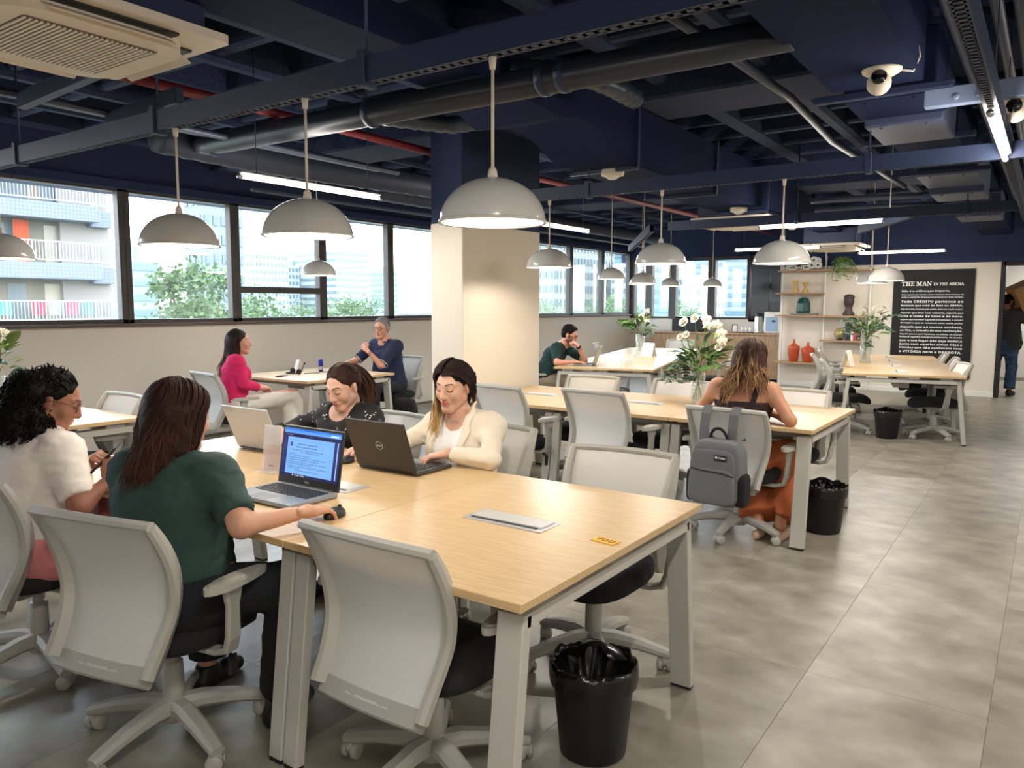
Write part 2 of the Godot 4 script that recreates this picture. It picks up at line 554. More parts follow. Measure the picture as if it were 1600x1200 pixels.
func build_outside():
	var g := B.new()
	g.box(v3(-160, GROUND - 0.5, -120), v3(300, 1, 360))
	var gm := mat(Color.WHITE, 0.95)
	tri_tex(gm, ramp_tex(noise_image(256, 0.03, 4, 21), [[0.0, srgb(110, 122, 92)], [0.5, srgb(150, 152, 138)], [1.0, srgb(188, 184, 172)]]), v3(0.02, 0.02, 0.02), true)
	struct("ground", g.done(), gm)
	apartment()
	# towers: x, z, width along z, depth along x, top, storeys, colour, kind
	var pale := srgb(152, 158, 162); var grey := srgb(112, 120, 127); var blue := srgb(120, 140, 154); var sand := srgb(152, 145, 134); var teal := srgb(106, 136, 138)
	tower(v3(-91, 0, -61.5), v3(4, 16.0, 6), 9, grey, "grey apartment tower with pale balconies behind the near trees", true)
	tower(v3(-96, 0, -51.8), v3(10, 7.0, 3), 7, blue, "low blue tower left of the grey balcony tower")
	tower(v3(-130, 0, -60), v3(10, 9.0, 4), 8, sand, "sandy block just right of the first mullion")
	tower(v3(-165, 0, -122), v3(14, 14.0, 11), 11, pale, "pale tower seen through the opening window bay", true)
	tower(v3(-170, 0, -136), v3(12, 11.5, 8), 10, pale, "white block right of the pale tower in the opening bay", true)
	tower(v3(-184, 0, -146), v3(4, 8.0, 5), 8, sand, "low sandy block in the gap before the striped office tower")
	tower(v3(-158, 0, -141.5), v3(16, 15.4, 11), 13, srgb(158, 166, 170), "white and blue striped office tower")
	tower(v3(-210, 0, -214), v3(10, 14.0, 5), 10, blue, "thin blue tower left of the white pillar")
	tower(v3(-74, 0, -117), v3(16, 26.0, 19), 14, srgb(122, 122, 114), "broad office block with a fine grid of windows right of the pillar", true)
	tower(v3(-78, 0, -147), v3(14, 19.0, 8), 12, teal, "green glass tower at the corner of the two window walls")
	tower(v3(-72, 0, -134), v3(12, 6.0, 5), 6, blue, "low blue block between the office grid and the glass tower")
	tower(v3(-60, 0, -124), v3(8, 8.6, 5), 8, pale, "white apartment tower leftmost in the far windows", true)
	tower(v3(-54, 0, -132), v3(9, 6.5, 5), 8, sand, "sandy apartment block low in the far windows")
	tower(v3(-48, 0, -128), v3(5, 12.0, 5), 12, blue, "slim blue glass tower in the middle of the far windows")
	tower(v3(-53, 0, -118), v3(6, 4.5, 5), 7, teal, "low glass block in front of the far towers")
	tower(v3(-41.0, 0, -124), v3(4.6, 9.6, 5), 11, blue, "blue glass tower at the right end of the far windows")
	tower(v3(-43.5, 0, -112), v3(5, 4.4, 5), 6, pale, "white block with dark windows low at the right of the far windows", true)
	tower(v3(-50, 0, -150), v3(8, 10.0, 6), 12, pale, "tall pale tower at the back of the far windows", true)
	# trees
	tree(v3(-29, GROUND, -18.9), 15.3, 1.9, 31, "leafy tree nearest the first windows")
	tree(v3(-31, GROUND, -21.6), 15.0, 2.3, 32, "wide tree right of the nearest tree")
	tree(v3(-36, GROUND, -21.0), 14.2, 2.0, 33, "low tree between the balconies and the nearest tree")
	tree(v3(-44, GROUND, -36), 14.2, 2.4, 34, "round tree under the pale tower")
	tree(v3(-52, GROUND, -46), 14.6, 3.0, 35, "broad tree left of the striped office tower")
	tree(v3(-56, GROUND, -53), 14.6, 3.0, 36, "broad tree at the foot of the striped office tower")
	tree(v3(-58, GROUND, -72), 15.0, 2.6, 37, "round tree just left of the white pillar")
	tree(v3(-55, GROUND, -88), 14.6, 3.2, 38, "bright tree below the office grid")
	tree(v3(-42, GROUND, -78), 15.2, 3.0, 39, "bright tree left of the window corner")
	tree(v3(-38, GROUND, -76), 15.0, 2.6, 40, "bright tree at the corner of the far windows")
	tree(v3(-34, GROUND, -82), 14.4, 2.6, 41, "tree low in the middle of the far windows")

func apartment():
	var o := thing("apartment_building", "pale apartment building with tiled balcony bands and white railings", "building", v3(-36, 0, -10.2))
	var tile := mat(Color.WHITE, 0.4)
	var im := Image.create(64, 64, false, Image.FORMAT_RGB8)
	im.fill(srgb(104, 110, 124))
	for k in 4:
		im.fill_rect(Rect2i(k * 16, 0, 2, 64), srgb(76, 82, 96)); im.fill_rect(Rect2i(0, k * 16, 64, 2), srgb(76, 82, 96))
	tri_tex(tile, ImageTexture.create_from_image(im), v3(1.6, 1.6, 1.6))
	var wallm := mat(srgb(116, 108, 94), 0.9)
	var b := B.new(); b.box(v3(-4.2, 0, 0.4), v3(6, 24, 15.2))
	put("wall", b.done(), wallm, o)
	var b2 := B.new(); b2.box(v3(-3.6, -1.0, -8.0), v3(5.4, 20.5, 2.2))
	put("wall", b2.done(), mat(srgb(134, 128, 122), 0.9), o)
	var rail := mat(srgb(160, 165, 168), 0.5)
	var rng := RandomNumberGenerator.new(); rng.seed = 8
	for k in range(-1, 4):
		var y := 2.59 + 2.6 * (k - 1)
		# band of tiles: front edge of the balcony floor
		var t := B.new(); t.box(v3(-0.55, y + 0.34, 0.0), v3(1.3, 0.7, 16.4), 0.02)
		put("balcony_band", t.done(), tile, o)
		var t2 := B.new(); t2.box(v3(-1.1, y + 0.2, -8.55), v3(1.3, 0.75, 1.0), 0.02)
		put("balcony_band", t2.done(), tile, o)
		var r := B.new()
		for part in [[0.02, 8.2, -8.1], [-0.5, -8.1, -9.0]]:
			var zz: float = part[1]; var ze: float = part[2]; var xx: float = part[0]
			for h in [0.82, 1.62]:
				r.box(v3(xx, y + h, (zz + ze) / 2), v3(0.05, 0.05, zz - ze))
			var c := int((zz - ze) / 0.14)
			for q in c + 1:
				var zq := zz - q * (zz - ze) / c
				var thick := 0.06 if q % 8 == 0 else 0.022
				r.box(v3(xx, y + 1.2, zq), v3(thick, 0.85, thick))
		put("railing", r.done(), rail, o)
		# doors and curtains in the recessed wall
		var cols := [srgb(160, 152, 130), srgb(98, 108, 110), srgb(66, 80, 88), srgb(142, 134, 118), srgb(88, 130, 116), srgb(146, 112, 82)]
		for q in 9:
			var d := B.new()
			var wdt := rng.randf_range(0.7, 1.3)
			d.box(v3(-1.19, y + 1.45, 6.8 - q * 1.7), v3(0.05, 1.9, wdt), 0.01)
			put("balcony_window", d.done(), mat(cols[rng.randi() % 6], 0.3), o)
	var cu := B.new()
	var pts := []
	for q in 13: pts.append([v3(-0.75 + 0.05 * sin(q * 2.2), 3.3, -4.9 - q * 0.05), v3(-0.75 + 0.07 * sin(q * 2.2 + 0.6), 5.1, -4.9 - q * 0.05)])
	cu.sheet(pts, 0.01)
	put("curtain", cu.done(), mat(srgb(190, 76, 40), 0.9), o)
	var lx := [-5.2, -5.9, -6.6, -3.9, -7.3]
	var lc := [srgb(196, 60, 84), srgb(150, 160, 190), srgb(204, 90, 104), srgb(84, 150, 176), srgb(96, 140, 186)]
	for q in 5:
		var l := B.new(); var gp := []
		for s in 7: gp.append([v3(-0.15 + 0.03 * sin(s * 1.7 + q), 1.0, lx[q] - 0.09 * s), v3(-0.15 + 0.02 * sin(s * 1.7), 1.62, lx[q] - 0.09 * s)])
		l.sheet(gp, 0.01)
		single("laundry", l.done(), mat(lc[q], 0.9), ["red towel drying on the lowest balcony, left of the pale sheet", "pale blue sheet drying on the lowest balcony", "pink towel drying right of the pale sheet", "teal cloth at the left of the lowest balcony", "blue cloth drying at the right end of the lowest balcony"][q], "laundry", v3(-36, 0, -10.2), 0.0, "laundry on the lowest balcony")

func tower(c: Vector3, s: Vector3, storeys: int, col: Color, label: String, grid := false):
	# s: size along x, height above eye level zero, size along z
	var o := thing("tower", label, "building", v3(c.x, 0, c.z))
	var body := B.new()
	var h := s.y - GROUND
	body.box(v3(0, GROUND + h / 2, 0), v3(s.x, h, s.z), 0.05)
	body.box(v3(0, s.y + 0.8, 0), v3(s.x * 0.5, 1.6, s.z * 0.5), 0.05)
	put("wall", body.done(), mat(col, 0.8), o)
	var wm := mat(srgb(66, 84, 94).lerp(col, 0.35), 0.25)
	var step := (s.y + 6.0) / storeys
	for k in storeys:
		var y := s.y - step * (k + 0.55)
		var b := B.new()
		if grid:
			var n := int(s.z / 1.1)
			for q in n:
				var z := -s.z / 2 + (q + 0.5) * s.z / n
				b.box(v3(s.x / 2, y, z), v3(0.3, step * 0.5, s.z / n * 0.55))
			var m := int(s.x / 1.1)
			for q in m:
				b.box(v3(-s.x / 2 + (q + 0.5) * s.x / m, y, s.z / 2), v3(s.x / m * 0.55, step * 0.5, 0.3))
		else:
			b.box(v3(0, y, 0), v3(s.x + 0.3, step * 0.45, s.z + 0.3))
		put("window_band", b.done(), wm, o)

func tree(at: Vector3, h: float, r: float, sd: int, label: String):
	var o := thing("tree", label, "tree", at, 0.0, "trees outside the windows")
	var rng := RandomNumberGenerator.new(); rng.seed = sd
	var t := B.new()
	t.tube([v3(0, 0, 0), v3(0.1, h * 0.4, 0.05), v3(0, h * 0.8, 0)], [0.25, 0.2, 0.06], 8)
	var centres := []
	for k in 16:
		var a := rng.randf() * TAU; var q := sqrt(rng.randf()) * r * 0.75
		var y := h - r * 0.35 - rng.randf() * r * 1.9
		centres.append(v3(cos(a) * q, y, sin(a) * q))
		t.tube([v3(0, h * 0.5, 0), v3(cos(a) * q * 0.5, (h * 0.5 + y) * 0.5, sin(a) * q * 0.5), centres[k]], [0.1, 0.07, 0.03], 5)
	put("trunk", t.done(), mat(srgb(96, 84, 70), 0.9), o)
	var lf := B.new()
	lf.quad(v3(-0.5, 0, 0), v3(0, -0.12, -0.28), v3(0.5, 0, 0), v3(0, 0.1, 0.28))
	var mm := MultiMesh.new()
	mm.transform_format = MultiMesh.TRANSFORM_3D
	mm.use_colors = true
	mm.mesh = lf.done()
	var n := 3600
	mm.instance_count = n
	for k in n:
		var c: Vector3 = centres[rng.randi() % centres.size()]
		var d := v3(rng.randfn(), rng.randfn() * 0.8, rng.randfn()) * r * 0.2
		var bs := Basis.from_euler(v3(rng.randf() * TAU, rng.randf() * TAU, rng.randf() * TAU)).scaled(Vector3.ONE * rng.randf_range(0.18, 0.34))
		mm.set_instance_transform(k, Transform3D(bs, c + d))
		mm.set_instance_color(k, lin(srgb(58, 80, 50).lerp(srgb(104, 124, 78), rng.randf())))
	var mi := MultiMeshInstance3D.new()
	mi.multimesh = mm
	var lm := mat(Color.WHITE, 0.6)
	lm.vertex_color_use_as_albedo = true
	lm.backlight_enabled = true; lm.backlight = Color(0.5, 0.6, 0.3)
	lm.cull_mode = BaseMaterial3D.CULL_DISABLED
	mi.material_override = lm
	mi.name = "foliage"
	mi.set_meta("kind", "stuff")
	o.add_child(mi, true)
# ---------------------------------------------------------------- ceiling and services
func build_ceiling():
	var c := B.new()
	c.box(v3(-2.2, CEIL + 0.35, -8.2), v3(11.9, 0.2, 22.6))
	var slab := struct("ceiling", c.done(), M.navy)
	var rm := mat(Color.WHITE, 0.9)
	tri_tex(rm, ramp_tex(noise_image(256, 0.08, 4, 17), [[0.0, srgb(20, 30, 54)], [0.5, srgb(30, 43, 74)], [1.0, srgb(46, 58, 90)]]), v3(1.3, 1.3, 1.3), true)
	for k in 16:
		var r := B.new(); r.box(v3(-7.6 + k * 0.74, CEIL + 0.1, -8.2), v3(0.13, 0.32, 22.4), 0.03)
		put("rib", r.done(), rm, slab).set_meta("kind", "structure")
	for k in 31:
		var r := B.new(); r.box(v3(-2.2, CEIL + 0.12, 2.4 - k * 0.62), v3(11.9, 0.27, 0.1), 0.02)
		put("rib", r.done(), rm, slab).set_meta("kind", "structure")
	for z in [-1.0, -5.6, -10.4]:
		var r := B.new(); r.box(v3(-2.2, CEIL + 0.04, z), v3(11.9, 0.4, 0.66), 0.02)
		put("beam", r.done(), rm, slab).set_meta("kind", "structure")
	# big rectangular duct: x0, x1, y0, y1, z
	var secs := [[-3.1, -2.7, 2.72, 2.94, 1.6], [-3.1, -2.7, 2.755, 2.94, -3.35], [-3.12, -2.68, 2.755, 2.94, -3.62], [-3.28, -2.61, 2.655, 2.94, -4.24], [-3.2, -2.61, 2.70, 2.94, -4.5], [-3.17, -2.61, 2.69, 2.94, -4.66], [-3.16, -2.61, 2.64, 2.94, -4.82], [-3.15, -2.61, 2.56, 2.94, -4.98], [-3.15, -2.61, 2.515, 2.94, -5.12], [-3.15, -2.61, 2.51, 2.94, -5.3], [-3.15, -2.6, 2.53, 2.94, -9.55]]
	var duct := thing("air_duct", "large dark rectangular air duct with an S-bend beside the pillar", "air duct")
	loft("casing", secs, M.duct, duct)
	for z in [-5.32, -6.95, -8.5]:
		var f := B.new()
		f.box(v3(-2.6, 2.735, z), v3(0.03, 0.46, 0.035)); f.box(v3(-2.88, 2.5, z), v3(0.58, 0.03, 0.035)); f.box(v3(-3.16, 2.735, z), v3(0.03, 0.46, 0.035))
		put("flange", f.done(), M.navy_steel, duct)
	loft("end_casing", [[-3.05, -2.72, 2.6, 2.92, -9.5], [-3.05, -2.72, 2.6, 2.92, -14.3]], M.duct, duct)
	# second duct, right of the middle
	var d2 := thing("air_duct", "flat grey duct with bolted boxes running above the aisle", "air duct")
	loft("casing", [[-1.03, -0.6, 2.6, 2.95, 1.8], [-1.03, -0.6, 2.6, 2.94, -4.42]], M.duct, d2)
	var boxes := [[-4.6, -5.08, 2.58, 0.45], [-5.1, -5.72, 2.54, 0.42], [-5.85, -7.25, 2.6, 0.42], [-7.3, -8.1, 2.55, 0.46], [-8.15, -8.75, 2.5, 0.44], [-8.8, -10.4, 2.58, 0.42], [-10.5, -11.2, 2.52, 0.46], [-11.3, -14.2, 2.58, 0.42]]
	var duct2 := mat(srgb(66, 76, 104), 0.5)
	for q in boxes:
		var bx := B.new(); bx.box(v3(-0.79, q[2] + 0.17, (q[0] + q[1]) / 2), v3(q[3], 0.34, q[0] - q[1]), 0.01)
		for s in [-0.12, 0.12]:
			bx.ball(v3(-0.79 + s, q[2] - 0.002, q[0] - 0.05), v3(0.012, 0.008, 0.012), 8)
		put("duct_box", bx.done(), duct2 if q[2] < 2.57 else M.duct, d2)
	for z in [-4.46, -5.78, -7.28, -8.78, -10.45]:
		var f := B.new(); f.box(v3(-0.8, 2.575, z), v3(0.66, 0.035, 0.05), 0.004)
		put("flange", f.done(), M.navy, d2)
	# round pipes
	var p := B.new()
	p.tube([v3(-5.5, 2.78, -3.85), v3(-5.44, 2.71, -3.59), v3(-5.2, 2.66, -3.5), v3(-1.0, 2.66, -3.54)], 0.078, 16)
	var pipe := thing("ventilation_pipe", "fat round pipe crossing the ceiling behind the first lamp rail", "pipe")
	put("pipe", p.done(), mat(srgb(44, 48, 60), 0.4), pipe)
	for x in [-5.15, -3.53, -2.26, -2.14]:
		var r := B.new(); r.tube([v3(x - 0.02, 2.66, -3.52), v3(x + 0.02, 2.66, -3.52)], 0.088, 16)
		put("clamp", r.done(), M.navy_steel, pipe)
	var w := B.new()
	var pw := []; var rr := []
	for k in 60:
		pw.append(v3(-5.55 - 0.1 * sin(k * 0.12), 2.72, -3.3 - k * 0.085)); rr.append(0.115 + 0.006 * sin(k * 2.6))
	w.tube(pw, rr, 14)
	single("flexible_duct", w.done(), mat(srgb(52, 58, 74), 0.6), "ribbed round duct running above the long windows", "duct")
	var w3 := B.new(); var p3 := []; var r3 := []
	for k in 80:
		p3.append(v3(-6.6, 2.8, -6.6 - k * 0.1)); r3.append(0.1 + 0.004 * sin(k * 2.6))
	w3.tube(p3, r3, 12)
	single("flexible_duct", w3.done(), mat(srgb(52, 58, 74), 0.6), "ribbed round duct behind the pillar towards the far windows", "duct")
	for q in [[[v3(-2.65, 2.82, -3.75), v3(-2.3, 2.8, -3.9), v3(-2.2, 2.76, -4.2), v3(-2.18, 2.74, -4.42)], "short ribbed hose right of the big duct"], [[v3(-3.95, 2.75, -3.55), v3(-3.75, 2.75, -4.0), v3(-3.55, 2.74, -4.32), v3(-3.2, 2.76, -4.42)], "short ribbed hose between pillar and big duct"]]:
		var hz := B.new(); var hp := []; var hr := []
		var cv := Curve3D.new()
		for pt in q[0]: cv.add_point(pt)
		for k in 40: hp.append(cv.sample_baked(cv.get_baked_length() * k / 39.0)); hr.append(0.062 + 0.005 * sin(k * 2.1))
		hz.tube(hp, hr, 12)
		single("flexible_hose", hz.done(), mat(srgb(58, 66, 78), 0.35, 0.3), q[1], "duct")
	var rp := B.new(); rp.tube([v3(-4.42, 2.78, 1.5), v3(-4.45, 2.78, -6.3), v3(-4.2, 2.76, -14.0)], 0.032, 12)
	single("sprinkler_pipe", rp.done(), M.red_pipe, "red sprinkler pipe running past the pillar", "pipe")
	# grey conduits
	var runs := [[[v3(-1.62, 2.86, -2.6), v3(-1.5, 2.84, -5.3), v3(-1.52, 2.78, -6.6), v3(-1.42, 2.78, -9.5)], 0.028, "thin bent pipe left of the flat grey duct"],
		[[v3(-0.46, 2.8, 1.5), v3(-0.46, 2.8, -14.2)], 0.032, "grey conduit nearest the flat grey duct"], [[v3(-0.37, 2.8, 1.5), v3(-0.37, 2.8, -14.2)], 0.028, "second grey conduit from the flat grey duct"],
		[[v3(-0.29, 2.82, 1.5), v3(-0.29, 2.82, -14.2)], 0.028, "third grey conduit from the flat grey duct"], [[v3(-0.2, 2.84, 1.5), v3(-0.2, 2.84, -14.2)], 0.034, "fourth grey conduit from the flat grey duct"],
		[[v3(-5.1, 2.72, 1.0), v3(-5.15, 2.72, -5.2)], 0.03, "dark pipe above the table by the first window"], [[v3(-4.85, 2.66, 1.0), v3(-4.9, 2.66, -5.2)], 0.022, "thin dark pipe beside the first windows"],
		[[v3(-2.5, 2.75, -9.9), v3(-1.1, 2.72, -9.9)], 0.035, "upper cross pipe beyond the second lamp rail"], [[v3(-2.5, 2.66, -10.1), v3(-1.1, 2.64, -10.1)], 0.035, "lower cross pipe beyond the second lamp rail"],
		[[v3(-6.2, 2.55, -4.6), v3(-6.2, 2.55, -14.0)], 0.02, "thin pipe along the windows by the pillar"]]
	for q in runs:
		var cb := B.new(); cb.tube(q[0], q[1], 10)
		single("conduit", cb.done(), mat(srgb(70, 76, 94), 0.4), q[2], "conduit", Vector3.ZERO, 0.0, "conduits under the ceiling")
	# trays that carry the lamps
	tray(v3(-7.7, 2.3, -2.12), v3(1.5, 2.3, -2.12), "perforated navy rail over the nearest tables", [-5.0, -3.55, -2.15, -0.6])
	tray(v3(-4.2, 2.3, -5.2), v3(0.2, 2.3, -5.2), "navy rail over the second row of tables", [-2.94, -0.98])
	tray(v3(-3.6, 2.32, -8.2), v3(1.0, 2.32, -8.2), "navy rail beyond the second row of tables", [-2.2, -0.7])
	tray(v3(-0.27, 2.32, 1.0), v3(-0.27, 2.32, -14.3), "perforated navy rail along the aisle", [])
	tray(v3(-3.83, 2.32, -8.25), v3(-5.5, 2.32, -11.05), "slanting navy rail towards the far windows", [])
	tray(v3(-1.16, 2.32, -8.3), v3(-1.9, 2.32, -9.75), "slanting navy rail over the third table", [])
	var br := B.new(); br.box(v3(-0.05, 2.52, -4.5), v3(1.1, 0.09, 0.06), 0.004)
	for s in [-0.46, -0.36]: br.ball(v3(s, 2.51, -4.468), v3(0.018, 0.018, 0.01), 8)
	single("steel_channel", br.done(), mat(srgb(124, 138, 168), 0.45), "pale blue steel channel beside the dome camera", "bracket")
	var xs := [[v3(-4.85, 2.62, -2.08), v3(-3.7, 2.62, -2.0), "navy strut under the cooling unit's corner"], [v3(-4.9, 2.62, -2.6), v3(-4.0, 2.62, -2.52), "navy strut left of the second lamp's cord"]]
	for q in xs:
		var s := B.new(); s.bar(q[0], q[1], 0.05, 0.09, v3(0, 0, 1), 0.004)
		single("strut", s.done(), M.navy_steel, q[2], "bracket")
	# smoke detectors
	for q in [[v3(-2.83, 2.5, -5.37), "smoke detector under the duct's S-bend"], [v3(-2.79, 2.5, -8.15), "smoke detector under the far part of the big duct"], [v3(-2.55, 2.42, -9.3), "smoke detector above the long tube light"]]:
		var o := thing("smoke_detector", q[1], "smoke detector", q[0], 0.0, "white smoke detectors")
		var b := B.new(); b.lathe([Vector2(0.0, -0.062), Vector2(0.03, -0.06), Vector2(0.05, -0.045), Vector2(0.058, -0.03)], 24)
		put("sensor", b.done(), M.white, o)
		var b2 := B.new(); b2.lathe([Vector2(0.05, -0.04), Vector2(0.085, -0.032), Vector2(0.09, -0.01), Vector2(0.088, 0.01), Vector2(0.0, 0.01)], 28)
		put("base", b2.done(), M.cream, o)
	# dome cameras
	for q in [[v3(-0.74, 2.6, -4.12), "white dome camera under the flat grey duct", 0.35], [v3(-0.2, 2.5, -4.62), "white dome camera cut by the photo's right edge", 0.1]]:
		dome_camera(q[0], q[2], q[1])
	cassette(v3(-3.46, 2.6, -1.66), 0.95, "ceiling cooling cassette over the nearest table, its grille in view", true)
	cassette(v3(-3.05, 2.44, -9.0), 0.9, "far cooling cassette beyond the second lamp rail", false)
	cassette(v3(-2.9, 2.4, -13.0), 0.9, "farthest cooling cassette near the shelf wall", false)

func loft(called: String, secs: Array, m: Material, parent: Node):
	var b := B.new()
	for k in secs.size() - 1:
		var p: Array = secs[k]; var q: Array = secs[k + 1]
		var a := [v3(p[0], p[2], p[4]), v3(p[1], p[2], p[4]), v3(p[1], p[3], p[4]), v3(p[0], p[3], p[4])]
		var c := [v3(q[0], q[2], q[4]), v3(q[1], q[2], q[4]), v3(q[1], q[3], q[4]), v3(q[0], q[3], q[4])]
		for i in 4:
			var j := (i + 1) % 4
			b.quad(a[j], a[i], c[i], c[j])
		if k == 0: b.quad(a[0], a[1], a[2], a[3])
		if k == secs.size() - 2: b.quad(c[1], c[0], c[3], c[2])
	put(called, b.done(), m, parent)

func tray(a: Vector3, e: Vector3, label: String, hangers: Array):
	var o := thing("cable_tray", label, "cable tray", Vector3.ZERO, 0.0, "navy rails under the ceiling")
	var dir := (e - a).normalized()
	var sd := dir.cross(Vector3.UP)
	var b := B.new()
	# U channel with a slotted lower lip
	b.bar(a + v3(0, 0.045, 0) + sd * 0.024, e + v3(0, 0.045, 0) + sd * 0.024, 0.004, 0.09, sd)
	b.bar(a + v3(0, 0.045, 0) - sd * 0.024, e + v3(0, 0.045, 0) - sd * 0.024, 0.004, 0.09, sd)
	b.bar(a + v3(0, 0.09, 0), e + v3(0, 0.09, 0), 0.05, 0.004, sd)
	b.bar(a + sd * 0.02, e + sd * 0.02, 0.014, 0.004, sd)
	b.bar(a - sd * 0.02, e - sd * 0.02, 0.014, 0.004, sd)
	var n := int((e - a).length() / 0.04)
	for k in n:
		b.bar(a + dir * (k * 0.04 + 0.02) - sd * 0.02, a + dir * (k * 0.04 + 0.02) + sd * 0.02, 0.022, 0.004, dir)
	put("rail", b.done(), M.navy_steel, o)
	for x in hangers:
		var c := B.new()
		c.box(v3(x, a.y + 0.05, a.z), v3(0.04, 0.13, 0.075), 0.004)
		put("clamp", c.done(), M.navy_steel, o)
		var r := B.new(); r.tube([v3(x, a.y + 0.1, a.z), v3(x, CEIL, a.z)], 0.006, 6)
		put("hanger_rod", r.done(), M.navy_steel, o)

func dome_camera(at: Vector3, turn: float, label: String):
	var o := thing("dome_camera", label, "security camera", at, turn, "white dome cameras")
	var b := B.new()
	b.lathe([Vector2(0.0, -0.03), Vector2(0.055, -0.03), Vector2(0.085, -0.012), Vector2(0.09, 0.0), Vector2(0.0, 0.0)], 24)
	put("base", b.done(), M.cream, o)
	var c := B.new(); c.ball(v3(-0.015, -0.07, 0.03), v3(0.055, 0.055, 0.055), 20)
	put("eyeball", c.done(), M.cream, o)
	var l := B.new()
	l.xf = Transform3D(Basis.from_euler(v3(-0.35, -0.2, 0)), v3(-0.015, -0.07, 0.03))
	l.tube([v3(0, 0, 0.04), v3(0, 0, 0.06)], 0.034, 18)
	put("lens", l.done(), M.black_gloss, o)
	var w := B.new(); w.tube([v3(0.08, -0.005, 0), v3(0.14, -0.01, -0.02), v3(0.17, 0.06, -0.04), v3(0.15, 0.16, -0.05)], 0.006, 6)
	put("cable", w.done(), M.cream, o)

func rounded(w: float, d: float, r: float, seg := 5) -> PackedVector2Array:
	var p := PackedVector2Array()
	for q in [[w / 2 - r, d / 2 - r, 0.0], [-w / 2 + r, d / 2 - r, PI / 2], [-w / 2 + r, -d / 2 + r, PI], [w / 2 - r, -d / 2 + r, PI * 1.5]]:
		for k in seg + 1:
			var a: float = q[2] + PI / 2 * k / seg
			p.append(Vector2(q[0] + cos(a) * r, q[1] + sin(a) * r))
	return p

func cassette(at: Vector3, s: float, label: String, near: bool):
	var o := thing("ceiling_cassette", label, "air conditioner", at, 0.0, "cooling cassettes under the ceiling")
	var flip := Transform3D(Basis.from_euler(v3(PI / 2, 0, 0)), Vector3.ZERO)   # polygon x,y becomes x,z with front facing down
	var b := B.new(); b.xf = flip
	b.extrude(rounded(s, s, 0.03), -0.035, 0.0)
	put("panel", b.done(), M.cream, o)
	var u := B.new(); u.box(v3(0, 0.15, 0), v3(s * 0.85, 0.25, s * 0.85), 0.01)
	put("housing", u.done(), M.navy_steel, o)
	var f := B.new(); f.xf = flip
	f.extrude(rounded(s * 0.78, s * 0.78, 0.16, 8), 0.0, 0.05)
	put("face", f.done(), M.cream, o)
	# four louvre flaps
	for k in 4:
		var l := B.new(); l.xf = Transform3D(Basis(Vector3.UP, k * PI / 2), Vector3.ZERO)
		l.box(v3(0, -0.035, s * 0.415), v3(s * 0.52, 0.008, 0.075), 0.003, Basis(Vector3.RIGHT, 0.45))
		put("flap", l.done(), M.cream, o)
		var lb := B.new(); lb.xf = l.xf
		lb.box(v3(0, -0.004, s * 0.41), v3(s * 0.56, 0.012, 0.06))
		put("air_slot", lb.done(), M.black, o)
	if near:
		var gb := B.new(); gb.xf = flip
		gb.extrude(rounded(s * 0.56, s * 0.56, 0.02), 0.05, 0.052)
		put("grille_back", gb.done(), mat(srgb(120, 108, 96), 0.8), o)
		for k in 26:
			var g := B.new(); g.box(v3(0, -0.056, -s * 0.27 + k * s * 0.54 / 25.0), v3(s * 0.54, 0.008, 0.011), 0.002)
			put("slat", g.done(), M.cream, o)
# ---------------------------------------------------------------- lamps
const PENDANT_E := 0.5
const TUBE_E := 2.7

